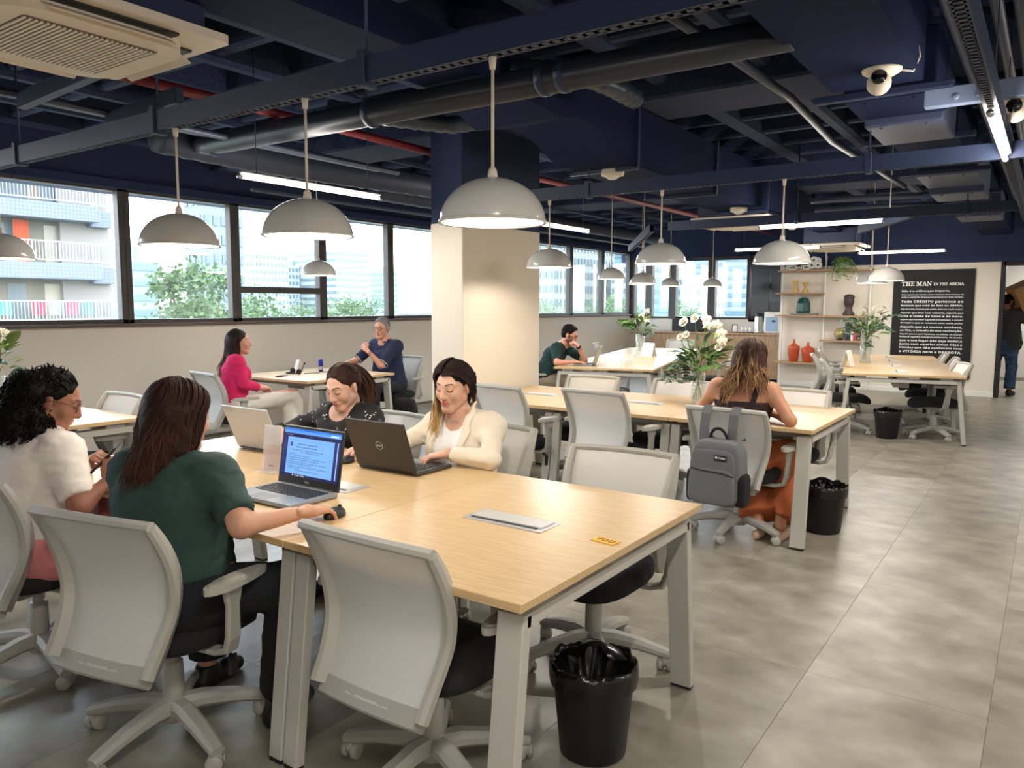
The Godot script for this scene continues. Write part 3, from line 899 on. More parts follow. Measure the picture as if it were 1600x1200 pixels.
func build_lamps():
	var warm := Color(1.0, 0.965, 0.91)
	var dome := B.new()
	var out := []
	for k in 15:
		var t := PI / 2 * k / 14.0
		out.append(Vector2(cos(t) * 0.18, sin(t) * 0.15))
	out[14] = Vector2(0.0, 0.15)
	dome.lathe([Vector2(0.172, 0.0), Vector2(0.183, -0.003), Vector2(0.184, 0.006), Vector2(0.18, 0.008)] , 48)
	dome.lathe(out, 48)
	var inn := B.new()
	var ins := []
	for k in 13: ins.append(Vector2(out[12 - k].x * 0.965 if k > 0 else 0.0, out[12 - k].y * 0.965))
	inn.lathe(ins, 48)
	var md := dome.done(); var mi := inn.done()
	var cap := B.new()
	cap.lathe([Vector2(0.0, 0.146), Vector2(0.018, 0.147), Vector2(0.014, 0.175), Vector2(0.007, 0.185), Vector2(0.0, 0.186)], 14)
	var mc := cap.done()
	var bulb := B.new(); bulb.lathe([Vector2(0.0, 0.03), Vector2(0.02, 0.034), Vector2(0.03, 0.052), Vector2(0.028, 0.075), Vector2(0.016, 0.1), Vector2(0.014, 0.14)], 16)
	var mb := bulb.done()
	var bm := glow(warm, 14.0)
	var paint := mat(srgb(204, 201, 194), 0.16)
	var spots := [[v3(-1.575, 1.757, -2.13), 2.3, "large pendant dome nearest the camera, right of centre"], [v3(-2.5, 1.757, -2.12), 2.3, "pendant dome left of the biggest one, before the opening window bay"], [v3(-3.41, 1.757, -2.12), 2.3, "pendant dome before the window with the trees"], [v3(-5.28, 1.757, -2.1), 2.3, "pendant dome cut by the left edge, before the balconies"],
		[v3(-1.485, 1.757, -5.2), 2.3, "pendant dome over the woman with the grey backpack"], [v3(-2.341, 1.779, -5.2), 2.3, "pendant dome over the middle of the second row of tables"], [v3(-3.29, 1.776, -5.2), 2.3, "pendant dome beside the white pillar"],
		[v3(-4.88, 1.83, -9.27), 3.36, "small pendant dome over the man in green's laptop"], [v3(-4.75, 1.79, -9.98), 3.36, "pendant dome over the flowers on the table by the far windows"], [v3(-4.95, 1.78, -10.35), 3.36, "pendant dome half hidden behind the one over the far flowers"],
		[v3(-5.73, 1.83, -13.16), 3.36, "small pendant dome before the second far mullion"], [v3(-5.27, 1.84, -14.05), 3.36, "small pendant dome farthest, before the last far mullion"],
		[v3(-1.52, 1.755, -9.3), 3.36, "pendant dome in front of the black poster"], [v3(-1.84, 1.755, -10.2), 3.36, "pendant dome behind the one before the poster"], [v3(-6.18, 1.78, -5.36), 3.36, "small pendant dome over the table of the two by the window"]]
	for q in spots:
		var o := thing("pendant_lamp", q[2], "pendant lamp", q[0], 0.0, "white pendant domes")
		put("shade", md, paint, o)
		put("shade_lining", mi, M.white, o)
		put("cap", mc, M.cream, o)
		put("bulb", mb, bm, o)
		var top: float = q[1] - q[0].y
		var cord := B.new()
		cord.tube([v3(0, 0.18, 0), v3(0, top - 0.03, 0)], 0.0055, 8)
		put("cord", cord.done(), M.cream, o)
		var rose := B.new(); rose.lathe([Vector2(0.0, top - 0.04), Vector2(0.01, top - 0.04), Vector2(0.014, top), Vector2(0.0, top)], 12)
		put("cord_grip", rose.done(), M.cream, o)
		var l := OmniLight3D.new()
		l.name = "light"
		l.light_color = warm
		l.light_energy = PENDANT_E
		l.light_size = 0.03
		l.omni_range = 30.0
		l.omni_attenuation = 2.0
		l.shadow_enabled = true
		l.position = v3(0, 0.055, 0)
		o.add_child(l)
	var tw := Color(1.0, 0.975, 0.94)
	var tubes := [[v3(-4.33, 2.3, -3.13), v3(-4.33, 2.3, -4.38), "tube light hung before the long windows, left of the pillar"], [v3(-4.33, 2.3, -6.42), v3(-4.33, 2.3, -7.66), "tube light behind the pillar"],
		[v3(-2.58, 2.29, -8.2), v3(-1.4, 2.29, -8.2), "tube light across the room beyond the second row of tables"], [v3(-3.95, 2.3, -11.45), v3(-2.76, 2.3, -11.5), "tube light above the shelf wall's left end"],
		[v3(-2.56, 2.3, -13.15), v3(-1.38, 2.3, -13.2), "tube light above the black poster"], [v3(-0.27, 2.29, -3.9), v3(-0.27, 2.29, -5.14), "tube light under the aisle rail at top right"]]
	# the rows go on over the part of the room behind and beside the camera
	tubes.append_array([[v3(-0.27, 2.29, 0.2), v3(-0.27, 2.29, -1.04), "tube light under the aisle rail above the camera"], [v3(1.8, 2.29, -2.6), v3(1.8, 2.29, -3.84), "tube light over the aisle's right side, outside the view"], [v3(1.8, 2.29, -7.6), v3(1.8, 2.29, -8.84), "tube light farther down the aisle's right side, outside the view"],
		[v3(1.8, 2.29, -11.6), v3(1.8, 2.29, -12.84), "tube light by the doorway, outside the view"], [v3(1.8, 2.29, 1.6), v3(1.8, 2.29, 0.36), "tube light right of the camera, outside the view"], [v3(-0.6, 2.4, -16.9), v3(0.6, 2.4, -16.9), "tube light in the room beyond the doorway"], [v3(-0.2, 2.4, -18.2), v3(1.0, 2.4, -18.2), "second tube light in the room beyond the doorway"]])
	for q in tubes:
		var a: Vector3 = q[0]; var e: Vector3 = q[1]
		var o := thing("tube_light", q[2], "tube light", (a + e) / 2, 0.0, "tube lights")
		var d := (e - a) / 2
		var t := B.new(); t.tube([-d, d], 0.014, 12)
		put("tube", t.done(), glow(tw, 7.0), o)
		for s in [-1.0, 1.0]:
			var c := B.new(); c.tube([d * s * 0.985, d * s * 1.03], 0.016, 10)
			put("end_cap", c.done(), M.steel, o)
		var h := B.new(); h.bar(-d * 1.0 + v3(0, 0.026, 0), d * 1.0 + v3(0, 0.026, 0), 0.03, 0.012, v3(0, 1, 0).cross(d), 0.003)
		put("fixture", h.done(), M.cream, o)
		var rods := B.new()
		for s in [-0.8, 0.8]: rods.tube([d * s + v3(0, 0.03, 0), d * s + v3(0, CEIL - a.y, 0)], 0.003, 5)
		put("hanger_rod", rods.done(), M.navy_steel, o)
		# the tube shines all round: three strips, one down and two up to the sides
		var dir := d.normalized()
		for k in 3:
			var l := AreaLight3D.new()
			l.name = "light"
			l.light_color = tw
			l.light_energy = TUBE_E * (1.15 if k == 0 else 0.28)
			l.area_normalize_energy = true
			l.area_size = Vector2(0.028, d.length() * 2)
			l.area_range = 40.0
			l.area_attenuation = 2.0
			l.shadow_enabled = true
			o.add_child(l, true)
			var face := Vector3.DOWN.rotated(dir, TAU / 3.3 * (k if k < 2 else -1))
			l.position = face * 0.017
			l.basis = Basis(dir.cross(-face), dir, -face).orthonormalized()
# ---------------------------------------------------------------- tables
const TOP := 0.74

func build_tables():
	# local x along the table, origin at the middle of its right end on the floor
	bench(v3(-1.036, 0, -2.12), 0.0, 3, 0.91, "light oak bench table nearest the camera, with laptops on it", [0, 1, 2])
	bench(v3(-1.13, 0, -5.345), 0.0, 3, 0.93, "light oak bench table in the second row, against the pillar", [0, 1, 2])
	bench(v3(-1.29, 0, -9.2), deg_to_rad(-90.0 + 11.35), 4, 0.92, "light oak bench table in front of the black poster", [0, 1, 2, 3])
	bench(v3(-4.33, 0, -8.03), deg_to_rad(-90.0 + 15.0), 5, 0.92, "pale bench table by the far windows with the man in green", [1, 2, 3])
	bench(v3(-5.86, 0, -5.52), 0.0, 1, 1.2, "small oak table of the two people talking by the window", [])
	bench(v3(-4.87, 0, -2.13), 0.0, 2, 0.91, "oak table by the window behind the woman in the white shirt", [])

func bench(at: Vector3, turn: float, n: int, w: float, label: String, outlets: Array):
	# runs from the origin along local -x; 1.2 m deep along z
	var o := thing("bench_table", label, "table", at, turn, "oak bench tables")
	var dp := 1.2
	for k in n:
		var t := B.new()
		t.box(v3(-w * (k + 0.5), TOP - 0.0125, 0), v3(w - 0.003, 0.025, dp), 0.002)
		put("tabletop", t.done(), M.oak, o)
	for k in n:
		for z in [-0.4, 0.4]:
			var post := B.new(); post.box(v3(-w * (k + 0.5), TOP - 0.055, z), v3(w - 0.16, 0.05, 0.03), 0.002)
			put("rail", post.done(), M.plastic_dark, o)
	var xs := [-0.065]
	for k in range(1, n):
		xs.append(-w * k + 0.036); xs.append(-w * k - 0.036)
	xs.append(-w * n + 0.065)
	for q in xs.size():
		var x: float = xs[q]
		var wd := 0.085 if q == 0 or q == xs.size() - 1 else 0.062
		for s in [-1.0, 1.0]:
			var l := B.new()
			l.bar(v3(x, TOP - 0.055, s * 0.535), v3(x, 0.012, s * 0.612), wd, 0.038, v3(1, 0, 0), 0.003)
			var leg := put("leg", l.done(), M.leg, o)
			var f := B.new(); f.box(v3(x, 0.007, s * 0.612), v3(wd * 0.92, 0.014, 0.036), 0.002)
			put("foot", f.done(), M.rubber, leg)
		var c := B.new()
		c.box(v3(x, TOP - 0.072, 0), v3(wd, 0.038, 1.08), 0.003)
		put("crossbar", c.done(), M.leg, o)
		var sp := B.new()
		for s in [-0.42, 0.0, 0.42]: sp.box(v3(x, TOP - 0.039, s), v3(wd * 0.6, 0.03, 0.12), 0.002)
		put("spacer", sp.done(), M.plastic_dark, o)
	# cable trough that hangs under the middle
	var tr := B.new()
	tr.box(v3(-w * n / 2, TOP - 0.12, 0), v3(w * n - 0.5, 0.09, 0.16), 0.004)
	put("cable_trough", tr.done(), M.plastic_dark, o)
	for k in outlets:
		var x: float = -w * (k + 0.5)
		var b := B.new()
		b.box(v3(x, TOP + 0.001, 0), v3(0.325, 0.006, 0.135), 0.002)
		var box := put("outlet_box", b.done(), M.alu, o)
		var lid := B.new(); lid.box(v3(x, TOP + 0.005, -0.012), v3(0.29, 0.005, 0.085), 0.0015)
		put("lid", lid.done(), mat(srgb(202, 202, 198), 0.4, 0.3), box)
		var sl := B.new(); sl.box(v3(x, TOP + 0.0035, 0.042), v3(0.275, 0.003, 0.014))
		put("slot", sl.done(), M.black, box)
# ---------------------------------------------------------------- office chairs
var chair_proto: Node3D

func back_profile(t: float) -> Vector2:
	# (y, z) up the back of the chair: t from 0 (bottom) to 1 (top)
	var ys := [0.36, 0.46, 0.56, 0.66, 0.76, 0.838]
	var zs := [0.275, 0.222, 0.19, 0.2, 0.24, 0.288]
	var f := clampf(t, 0, 1) * 5.0; var i := mini(int(f), 4); var u := f - i
	var p0 := maxi(i - 1, 0); var p3 := mini(i + 2, 5)
	return Vector2(cubic_interpolate(ys[i], ys[i + 1], ys[p0], ys[p3], u), cubic_interpolate(zs[i], zs[i + 1], zs[p0], zs[p3], u))

func half_width(t: float) -> float:
	return lerpf(0.19, 0.236, smoothstep(0.0, 0.8, t))

func make_chair(label: String, at: Vector3, turn: float, group: String, cloth := true) -> Node3D:
	var o := thing("office_chair", label, "chair", at, turn, group)
	# five-star base
	var b := B.new()
	b.lathe([Vector2(0.0, 0.06), Vector2(0.04, 0.06), Vector2(0.046, 0.085), Vector2(0.042, 0.13), Vector2(0.034, 0.14), Vector2(0.0, 0.14)], 20)
	for k in 5:
		var a := TAU * k / 5.0 + 0.35
		var d := v3(cos(a), 0, sin(a))
		var pts := [d * 0.02 + v3(0, 0.108, 0), d * 0.09 + v3(0, 0.112, 0), d * 0.19 + v3(0, 0.098, 0), d * 0.28 + v3(0, 0.075, 0), d * 0.315 + v3(0, 0.066, 0)]
		b.rsweep(pts, [0.074, 0.068, 0.06, 0.052, 0.046], [0.06, 0.056, 0.046, 0.038, 0.03], v3(0, 1, 0).cross(d), 0.3)
	put("star_base", b.done(), M.plastic, o)
	for k in 5:
		var a := TAU * k / 5.0 + 0.35
		var d := v3(cos(a), 0, sin(a)) * 0.295
		var c := B.new()
		var ca := a + 0.7 + k * 1.3
		var ax := v3(cos(ca), 0, sin(ca))
		c.tube([d + v3(0, 0.045, 0), d + v3(0, 0.075, 0)], 0.009, 8)
		for s in [-1.0, 1.0]:
			c.tube([d + v3(0, 0.027, 0) + ax * s * 0.008, d + v3(0, 0.027, 0) + ax * s * 0.026, d + v3(0, 0.027, 0) + ax * s * 0.031], [0.0275, 0.0275, 0.02], 16)
		c.tube([d + v3(0, 0.036, 0) - ax * 0.012, d + v3(0, 0.036, 0) + ax * 0.012], 0.024, 14)
		put("caster", c.done(), M.plastic, o)
	var col := B.new()
	col.lathe([Vector2(0.03, 0.13), Vector2(0.036, 0.15), Vector2(0.034, 0.265), Vector2(0.0, 0.265)], 20)
	col.lathe([Vector2(0.0, 0.26), Vector2(0.02, 0.262), Vector2(0.02, 0.36), Vector2(0.0, 0.36)], 16)
	put("column", col.done(), M.plastic, o)
	var me := B.new()
	me.box(v3(0, 0.352, 0.02), v3(0.2, 0.045, 0.26), 0.01)
	me.rsweep([v3(0, 0.35, 0.1), v3(0, 0.335, 0.2), v3(0, 0.36, 0.262)], [0.14, 0.12, 0.1], 0.03, v3(1, 0, 0), 0.3)
	put("mechanism", me.done(), M.plastic, o)
	var lv := B.new()
	lv.tube([v3(0.1, 0.345, -0.02), v3(0.2, 0.335, -0.03), v3(0.235, 0.315, -0.03)], 0.006, 8)
	lv.box(v3(0.238, 0.285, -0.03), v3(0.012, 0.07, 0.04), 0.004)
	put("lever", lv.done(), M.rubber, o)
	# cushion
	var s := B.new()
	var rings := []
	for q in [[0.0, 0.372], [0.9, 0.372], [0.985, 0.385], [1.0, 0.41], [0.975, 0.436], [0.88, 0.447], [0.6, 0.452], [0.0, 0.45]]:
		var ring := []
		for k in 40:
			var a := TAU * k / 40.0
			var c := cos(a); var n := sin(a)
			var e := pow(pow(absf(c), 3.2) + pow(absf(n), 3.2), -1.0 / 3.2)
			var p := v3(c * e * 0.235 * q[0], q[1], -0.02 + n * e * 0.235 * q[0])
			if p.z < -0.1: p.y -= (p.z + 0.1) * (p.z + 0.1) * 1.6
			ring.append(p)
		rings.append(ring)
	s.smooth()
	for i in rings.size() - 1:
		for k in 40:
			var k2 := (k + 1) % 40
			s.quad(rings[i][k2], rings[i][k], rings[i + 1][k], rings[i + 1][k2])
	put("seat", s.done(), M.black_cloth, o)
	# back: frame of two rails, top rail and bottom bar, with a mesh sheet in it
	var fr := B.new()
	for sd in [-1.0, 1.0]:
		var pts := []; var ws := []; var hs := []
		for k in 15:
			var t := k / 14.0
			var p := back_profile(t)
			pts.append(v3(sd * (half_width(t) + 0.006), p.x, p.y - 0.006))
			ws.append(lerpf(0.04, 0.034, t)); hs.append(lerpf(0.085, 0.036, t * t))
		fr.rsweep(pts, ws, hs, v3(1, 0, sd * -0.75), 0.3)
	var tp := []
	for k in 13:
		var u := -1.0 + k / 6.0
		tp.append(v3(u * 0.252, 0.84 + 0.006 * (1.0 - u * u), 0.286 + 0.022 * (1.0 - u * u)))
	fr.rsweep(tp, 0.026, 0.034, v3(0, 1, 0.5), 0.35)
	var bp := []
	for k in 9:
		var u := -1.0 + k / 4.0
		bp.append(v3(u * 0.2, 0.362 + 0.004 * (1.0 - u * u), 0.262 + 0.016 * (1.0 - u * u)))
	fr.rsweep(bp, 0.066, 0.024, v3(0, 1, -0.5), 0.3)
	put("back_frame", fr.done(), M.plastic, o)
	var g := []
	for i in 17:
		var t := 0.03 + 0.965 * i / 16.0
		var p := back_profile(t)
		var row := []
		for j in 11:
			var u := -1.0 + j / 5.0
			row.append(v3(u * half_width(t), p.x, p.y + 0.018 * (1.0 - u * u)))
		g.append(row)
	var ms := B.new(); ms.sheet(g, 0.004)
	put("back_mesh", ms.done(), M.mesh if cloth else M.mesh_solid, o)
	for sd in [-1.0, 1.0]:
		var ar := B.new()
		ar.rsweep([v3(sd * 0.12, 0.358, 0.03), v3(sd * 0.24, 0.358, 0.03), v3(sd * 0.288, 0.375, 0.03), v3(sd * 0.305, 0.42, 0.035), v3(sd * 0.318, 0.53, 0.045), v3(sd * 0.324, 0.598, 0.05)], [0.05, 0.055, 0.06, 0.06, 0.052, 0.08], [0.016, 0.018, 0.026, 0.026, 0.024, 0.03], v3(0, 0, 1), 0.3)
		var arm := put("armrest", ar.done(), M.plastic, o)
		var pd := B.new(); var pp := []
		for k in 20:
			var a := TAU * k / 20.0
			pp.append(Vector2(cos(a) * 0.036 * (1.0 - 0.2 * sin(a)), sin(a) * 0.135))
		pd.xf = Transform3D(Basis.from_euler(v3(-PI / 2, 0, 0)), v3(sd * 0.325, 0.6, 0.03))
		pd.extrude(PackedVector2Array(pp), 0.0, 0.02)
		var small := PackedVector2Array()
		for p in pp: small.append(p * 0.86)
		pd.extrude(small, 0.02, 0.025)
		put("arm_pad", pd.done(), M.plastic, arm)
	return o

func build_chairs():
	var g1 := "grey mesh chairs at the nearest table"
	chair_proto = make_chair("empty grey mesh chair nearest the camera, its back to us", v3(-1.52, 0, -1.74), 0.0, g1)
	var spots := [
		[v3(-2.40, 0, -1.40), 12.0, "grey mesh chair under the woman in the dark green shirt", g1],
		[v3(-3.34, 0, -1.38), 12.0, "grey mesh chair under the woman in the white shirt, cut by the left edge", g1],
		[v3(-1.49, 0, -2.72), 184.0, "empty grey mesh chair across the nearest table, behind the bin", g1],
		[v3(-2.36, 0, -2.95), 184.0, "grey mesh chair under the woman in the cream blazer", g1],
		[v3(-3.13, 0, -2.98), 182.0, "grey mesh chair under the woman with the ponytail", g1],
		[v3(-1.60, 0, -4.87), -3.0, "grey mesh chair with the grey backpack hung on it", "grey mesh chairs at the second table"],
		[v3(-2.46, 0.06, -4.78), -8.0, "raised grey mesh chair in the middle of the second table's near side", "grey mesh chairs at the second table"],
		[v3(-3.25, 0.05, -4.75), -8.0, "raised grey mesh chair right behind the blazer woman's shoulder", "grey mesh chairs at the second table"],
		[v3(-1.55, 0, -5.68), 182.0, "mesh chair across the second table, right of the long-haired woman", "grey mesh chairs at the second table"],
		[v3(-2.55, 0, -5.84), 178.0, "mesh chair across the second table, behind the vase", "grey mesh chairs at the second table"],
		[v3(-3.30, 0, -5.72), 184.0, "mesh chair across the second table with a pink tag on its back", "grey mesh chairs at the second table"],
		[v3(-5.33, 0, -2.56), 180.0, "mesh chair tucked under the window table behind the white shirt", "grey mesh chairs by the windows"],
		[v3(-6.37, 0, -4.44), -9.0, "grey mesh chair under the woman in pink", "grey mesh chairs by the windows"],
		[v3(-6.45, 0, -6.72), 190.0, "grey mesh chair under the man in the navy polo", "grey mesh chairs by the windows"],
		[v3(-5.38, 0, -8.40), -70.0, "grey mesh chair under the man in the green shirt", "grey mesh chairs by the far windows"],
		[v3(-5.95, 0, -11.4), -70.0, "pale mesh chair beyond the flowers by the far windows", "grey mesh chairs by the far windows"],
		[v3(-5.55, 0, -13.2), 195.0, "pale mesh chair before the wooden counter", "grey mesh chairs by the far windows"],
		[v3(-4.0, 0, -10.9), 110.0, "pale mesh chair turned sideways behind the big vase", "grey mesh chairs by the far windows"],
		[v3(-1.93, 0, -9.62), -74.0, "grey mesh chair nearest on the left side of the third table", "grey mesh chairs at the third table"],
		[v3(-2.28, 0, -10.6), -76.0, "second grey mesh chair on the left side of the third table", "grey mesh chairs at the third table"],
		[v3(-2.42, 0, -11.6), -76.0, "third grey mesh chair on the left side of the third table", "grey mesh chairs at the third table"],
		[v3(-2.62, 0, -12.4), -76.0, "farthest grey mesh chair on the left side of the third table", "grey mesh chairs at the third table"],
		[v3(-1.04, 0, -9.76), 112.0, "pale chair at the third table's right corner, black seat in full view", "grey mesh chairs at the third table"],
		[v3(-1.22, 0, -10.75), 100.0, "second chair on the right side of the third table", "grey mesh chairs at the third table"],
		[v3(-1.42, 0, -11.6), 100.0, "third chair on the right side of the third table", "grey mesh chairs at the third table"]]
	for q in spots:
		dup(chair_proto, q[2], q[0], deg_to_rad(q[1]), q[3])
	var tg := B.new(); tg.box(v3(0, 0, 0), v3(0.09, 0.06, 0.003), 0.001)
	var t := thing("seat_tag", "small pink and white tag on the back of the chair behind the second table", "tag", v3(-3.13, 0.79, -6.004), deg_to_rad(184.0))
	put("card", tg.done(), mat(srgb(236, 206, 200), 0.7), t)
	var st := B.new(); st.box(v3(0, 0, -0.002), v3(0.08, 0.012, 0.001))
	put("stripe", st.done(), mat(srgb(190, 70, 80), 0.7), t)
# ---------------------------------------------------------------- far end: shelves, poster, counter
func letters(s: String, wide: float, serif: bool, depth := 0.004) -> Array:
	# a TextMesh and the scale that makes it `wide` metres long
	var t := TextMesh.new()
	var f := SystemFont.new()
	f.font_names = PackedStringArray(["Droid Serif" if serif else "Droid Sans"])
	f.font_weight = 700
	t.font = f
	t.font_size = 32
	t.pixel_size = 0.01
	t.depth = 0.05
	t.text = s
	t.horizontal_alignment = HORIZONTAL_ALIGNMENT_LEFT
	t.vertical_alignment = VERTICAL_ALIGNMENT_CENTER
	var w := t.get_aabb().size.x
	return [t, v3(wide / w, wide / w, depth / 0.05), t.get_aabb().position.x * wide / w]

func print_on(parent: Node, s: String, at: Vector3, wide: float, m: Material, serif := false, rot := Vector3.ZERO, called := "lettering", tall := 1.0):
	var q := letters(s, wide, serif)
	var o := put(called, q[0], m, parent, at - Basis.from_euler(rot) * v3(q[2], 0, 0), rot)
	o.scale = q[1] * v3(1, tall, 1)

func build_far_end():
	var ink := mat(srgb(236, 234, 228), 0.6)
	var po := thing("poster", "big black poster with white lettering, THE MAN IN THE ARENA at its top", "poster", v3(-2.28, 0.27, PZ + 0.022))
	var pb := B.new(); pb.box(v3(0.6, 0.91, 0), v3(1.2, 1.82, 0.035), 0.004)
	put("board", pb.done(), mat(srgb(13, 13, 13), 0.75), po)
	var y := func(z: float) -> float: return 1.82 - (z - 185.0) / 800.0 * 1.82
	print_on(po, "THE MAN", v3(0.13, y.call(290), 0.02), 0.45, ink, true)
	print_on(po, "IN THE ARENA", v3(0.61, y.call(293), 0.02), 0.44, ink, true)
	var rows := [["Não é o crítico que importa,", 342, 0.72], ["Nem aquele que mostra como o homem forte tropeça, ou", 369, 0.92], ["onde o realizador das proezas poderia ter feito melhor.", 388, 0.92], ["Todo CRÉDITO pertence ao", 421, 0.92], ["homem que está de fato na ARENA.", 449, 0.92], ["Cuja face está arruinada pela poeira, pelo suor, e pelo sangue;", 476, 0.92], ["Aquele que luta com valentia, aquele que", 504, 0.93], ["erra e tenta de novo e de novo.", 528, 0.93], ["Aquele que conhece o grande entusiasmo, a grande", 554, 0.93], ["devoção e que se consome uma causa justa;", 578, 0.93], ["Aquele que ao menos conhece,", 608, 0.93], ["ao fim, o triunfo de sua realização.", 634, 0.93], ["Aquele que na pior hipótese, se falhar, ao menos", 661, 0.93], ["falhará agindo excepcionalmente, de modo", 682, 0.93], ["que o seu lugar não seja NUNCA", 709, 0.94], ["junto com aquelas almas frias e", 736, 0.94], ["tímidas que não conhecem nem", 762, 0.94], ["a VITÓRIA nem a DERROTA.", 792, 0.94]]
	for r in rows:
		print_on(po, r[0], v3(0.135, y.call(float(r[1])), 0.02), r[2], ink, false, Vector3.ZERO, "lettering", 0.72)
	print_on(po, "il.", v3(0.98, y.call(897), 0.02), 0.09, ink)
	# shelf unit on white poles
	var wood := mat(srgb(176, 140, 104), 0.5)
	var su := thing("shelf_unit", "wall shelves of brown boards on white poles beside the poster", "shelf", v3(0, 0, -14.52))
	for x in [-4.13, -3.38, -2.63]:
		var p := B.new(); p.box(v3(x, 1.18, -0.1), v3(0.025, 2.36, 0.04), 0.003); p.tube([v3(x, 2.3, -0.06), v3(x, CEIL - 0.06, -0.06)], 0.014, 8)
		put("pole", p.done(), M.white, su)
	for q in [[-4.16, -2.58, 2.12], [-4.2, -3.38, 1.715], [-4.2, -2.6, 1.31], [-3.4, -2.6, 0.875], [-4.2, -3.38, 0.46]]:
		var s := B.new(); s.box(v3((q[0] + q[1]) / 2, q[2] - 0.013, 0.0), v3(q[1] - q[0], 0.026, 0.27), 0.003)
		put("shelf_board", s.done(), wood, su)
	# what stands on the shelves
	var yel := mat(srgb(206, 170, 96), 0.5)
	for k in 2:
		var b := B.new(); var h := 0.22 - 0.03 * k
		b.lathe([Vector2(0, 0), Vector2(0.06, 0.0), Vector2(0.062, h * 0.12), Vector2(0.022, h * 0.48), Vector2(0.02, h * 0.55), Vector2(0.058, h * 0.95), Vector2(0.06, h), Vector2(0.05, h), Vector2(0, h * 0.75)], 24)
		single("hourglass_vase", b.done(), yel, ["taller yellow hourglass vase on the second shelf", "shorter yellow hourglass vase on the second shelf"][k], "vase", v3(-3.87 + 0.17 * k, 1.7155, -14.5), 0, "hourglass vases")
	var dv := B.new(); dv.lathe([Vector2(0, 0), Vector2(0.11, 0.0), Vector2(0.125, 0.04), Vector2(0.115, 0.18), Vector2(0.085, 0.26), Vector2(0.04, 0.285), Vector2(0, 0.285)], 9, false)
	single("green_vase", dv.done(), mat(srgb(22, 72, 66), 0.3), "dark green faceted dome vase lying on a flat box", "vase", v3(-3.72, 1.346, -14.5))
	var fb := B.new(); fb.box(v3(0, 0.0175, 0), v3(0.46, 0.035, 0.18), 0.004)
	single("flat_box", fb.done(), mat(srgb(128, 122, 112), 0.7), "flat grey box under the dark green vase", "box", v3(-3.7, 1.3105, -14.5))
	var hs := thing("head_sculpture", "dark head sculpture on a long neck on the middle shelf", "sculpture", v3(-2.95, 1.3105, -14.5))
	var hb := B.new()
	hb.lathe([Vector2(0, 0), Vector2(0.1, 0), Vector2(0.1, 0.03), Vector2(0.06, 0.09), Vector2(0.055, 0.14), Vector2(0.075, 0.18)], 20)
	put("neck", hb.done(), mat(srgb(74, 60, 54), 0.6), hs)
	var hh := B.new()
	hh.ball(v3(0, 0.25, 0), v3(0.085, 0.115, 0.095), 20); hh.ball(v3(0, 0.25, 0.095), v3(0.016, 0.04, 0.025), 10); hh.ball(v3(0, 0.325, -0.01), v3(0.09, 0.05, 0.098), 18); hh.ball(v3(0, 0.195, 0.08), v3(0.03, 0.012, 0.02), 10)
	put("head", hh.done(), mat(srgb(66, 56, 52), 0.6), hs)
	var gl := thing("globe_clock", "small gold globe on the right shelf beside the books", "globe", v3(-3.07, 0.8755, -14.5))
	var gb := B.new(); gb.ball(v3(0, 0.11, 0), v3(0.085, 0.085, 0.085), 18); put("ball", gb.done(), mat(srgb(176, 158, 96), 0.35, 0.3), gl)
	var gs := B.new(); gs.lathe([Vector2(0, 0), Vector2(0.06, 0.0), Vector2(0.05, 0.02), Vector2(0.015, 0.03)], 16); put("stand", gs.done(), M.black, gl)
	var gr := B.new(); var rp := []
	for k in 25: rp.append(v3(cos(TAU * k / 24.0) * 0.1, 0.11 + sin(TAU * k / 24.0) * 0.1, 0))
	gr.tube(rp, 0.006, 6); put("ring", gr.done(), mat(srgb(120, 98, 50), 0.4, 0.4), gl)
	var bc := [srgb(52, 58, 66), srgb(40, 48, 58), srgb(226, 222, 214), srgb(190, 60, 56), srgb(60, 60, 62)]
	for k in 5:
		var bb := B.new(); var h: float = [0.32, 0.3, 0.24, 0.26, 0.28][k]
		bb.box(v3(0, h / 2, 0), v3(0.04, h, 0.18), 0.003)
		single("book", bb.done(), mat(bc[k], 0.6), ["tall slate book at the left of the upright row", "second slate book in the upright row", "thin white book in the upright row", "red book in the upright row", "dark book at the right end of the upright row"][k], "book", v3(-2.955 + k * 0.047, 0.8755, -14.5), 0, "books on the right shelf")
	for k in 2:
		var b := B.new(); var h: float = [0.41, 0.36][k]; var r: float = [0.105, 0.115][k]
		b.lathe([Vector2(0, 0), Vector2(r * 0.62, 0.0), Vector2(r * 0.72, 0.01), Vector2(r, h * 0.62), Vector2(r * 0.94, h * 0.7), Vector2(r * 0.3, h * 0.8), Vector2(r * 0.16, h * 0.86), Vector2(r * 0.15, h * 0.97), Vector2(r * 0.22, h), Vector2(0, h * 0.99)], 28)
		single("bottle_vase", b.done(), mat(srgb(186, 76, 42), 0.45), ["tall orange bottle vase on the lowest shelf", "squat orange bottle vase partly behind a chair back"][k], "vase", v3(-3.86 + 0.25 * k, 0.4605, -14.5), 0, "orange bottle vases")
	var kn := B.new()
	for q in [[-0.055, 0.07, 0.06], [0.055, 0.07, 0.06], [-0.02, 0.16, 0.06], [0.05, 0.15, 0.05]]:
		var rp2 := []
		for k in 21: rp2.append(v3(q[0] + cos(TAU * k / 20.0) * q[2] * 0.75, q[1] + sin(TAU * k / 20.0) * q[2] * 0.75, 0))
		kn.tube(rp2, 0.028, 10)
	single("knot_sculpture", kn.done(), M.white, "white looped knot sculpture on the top shelf", "sculpture", v3(-3.55, 2.134, -14.5))
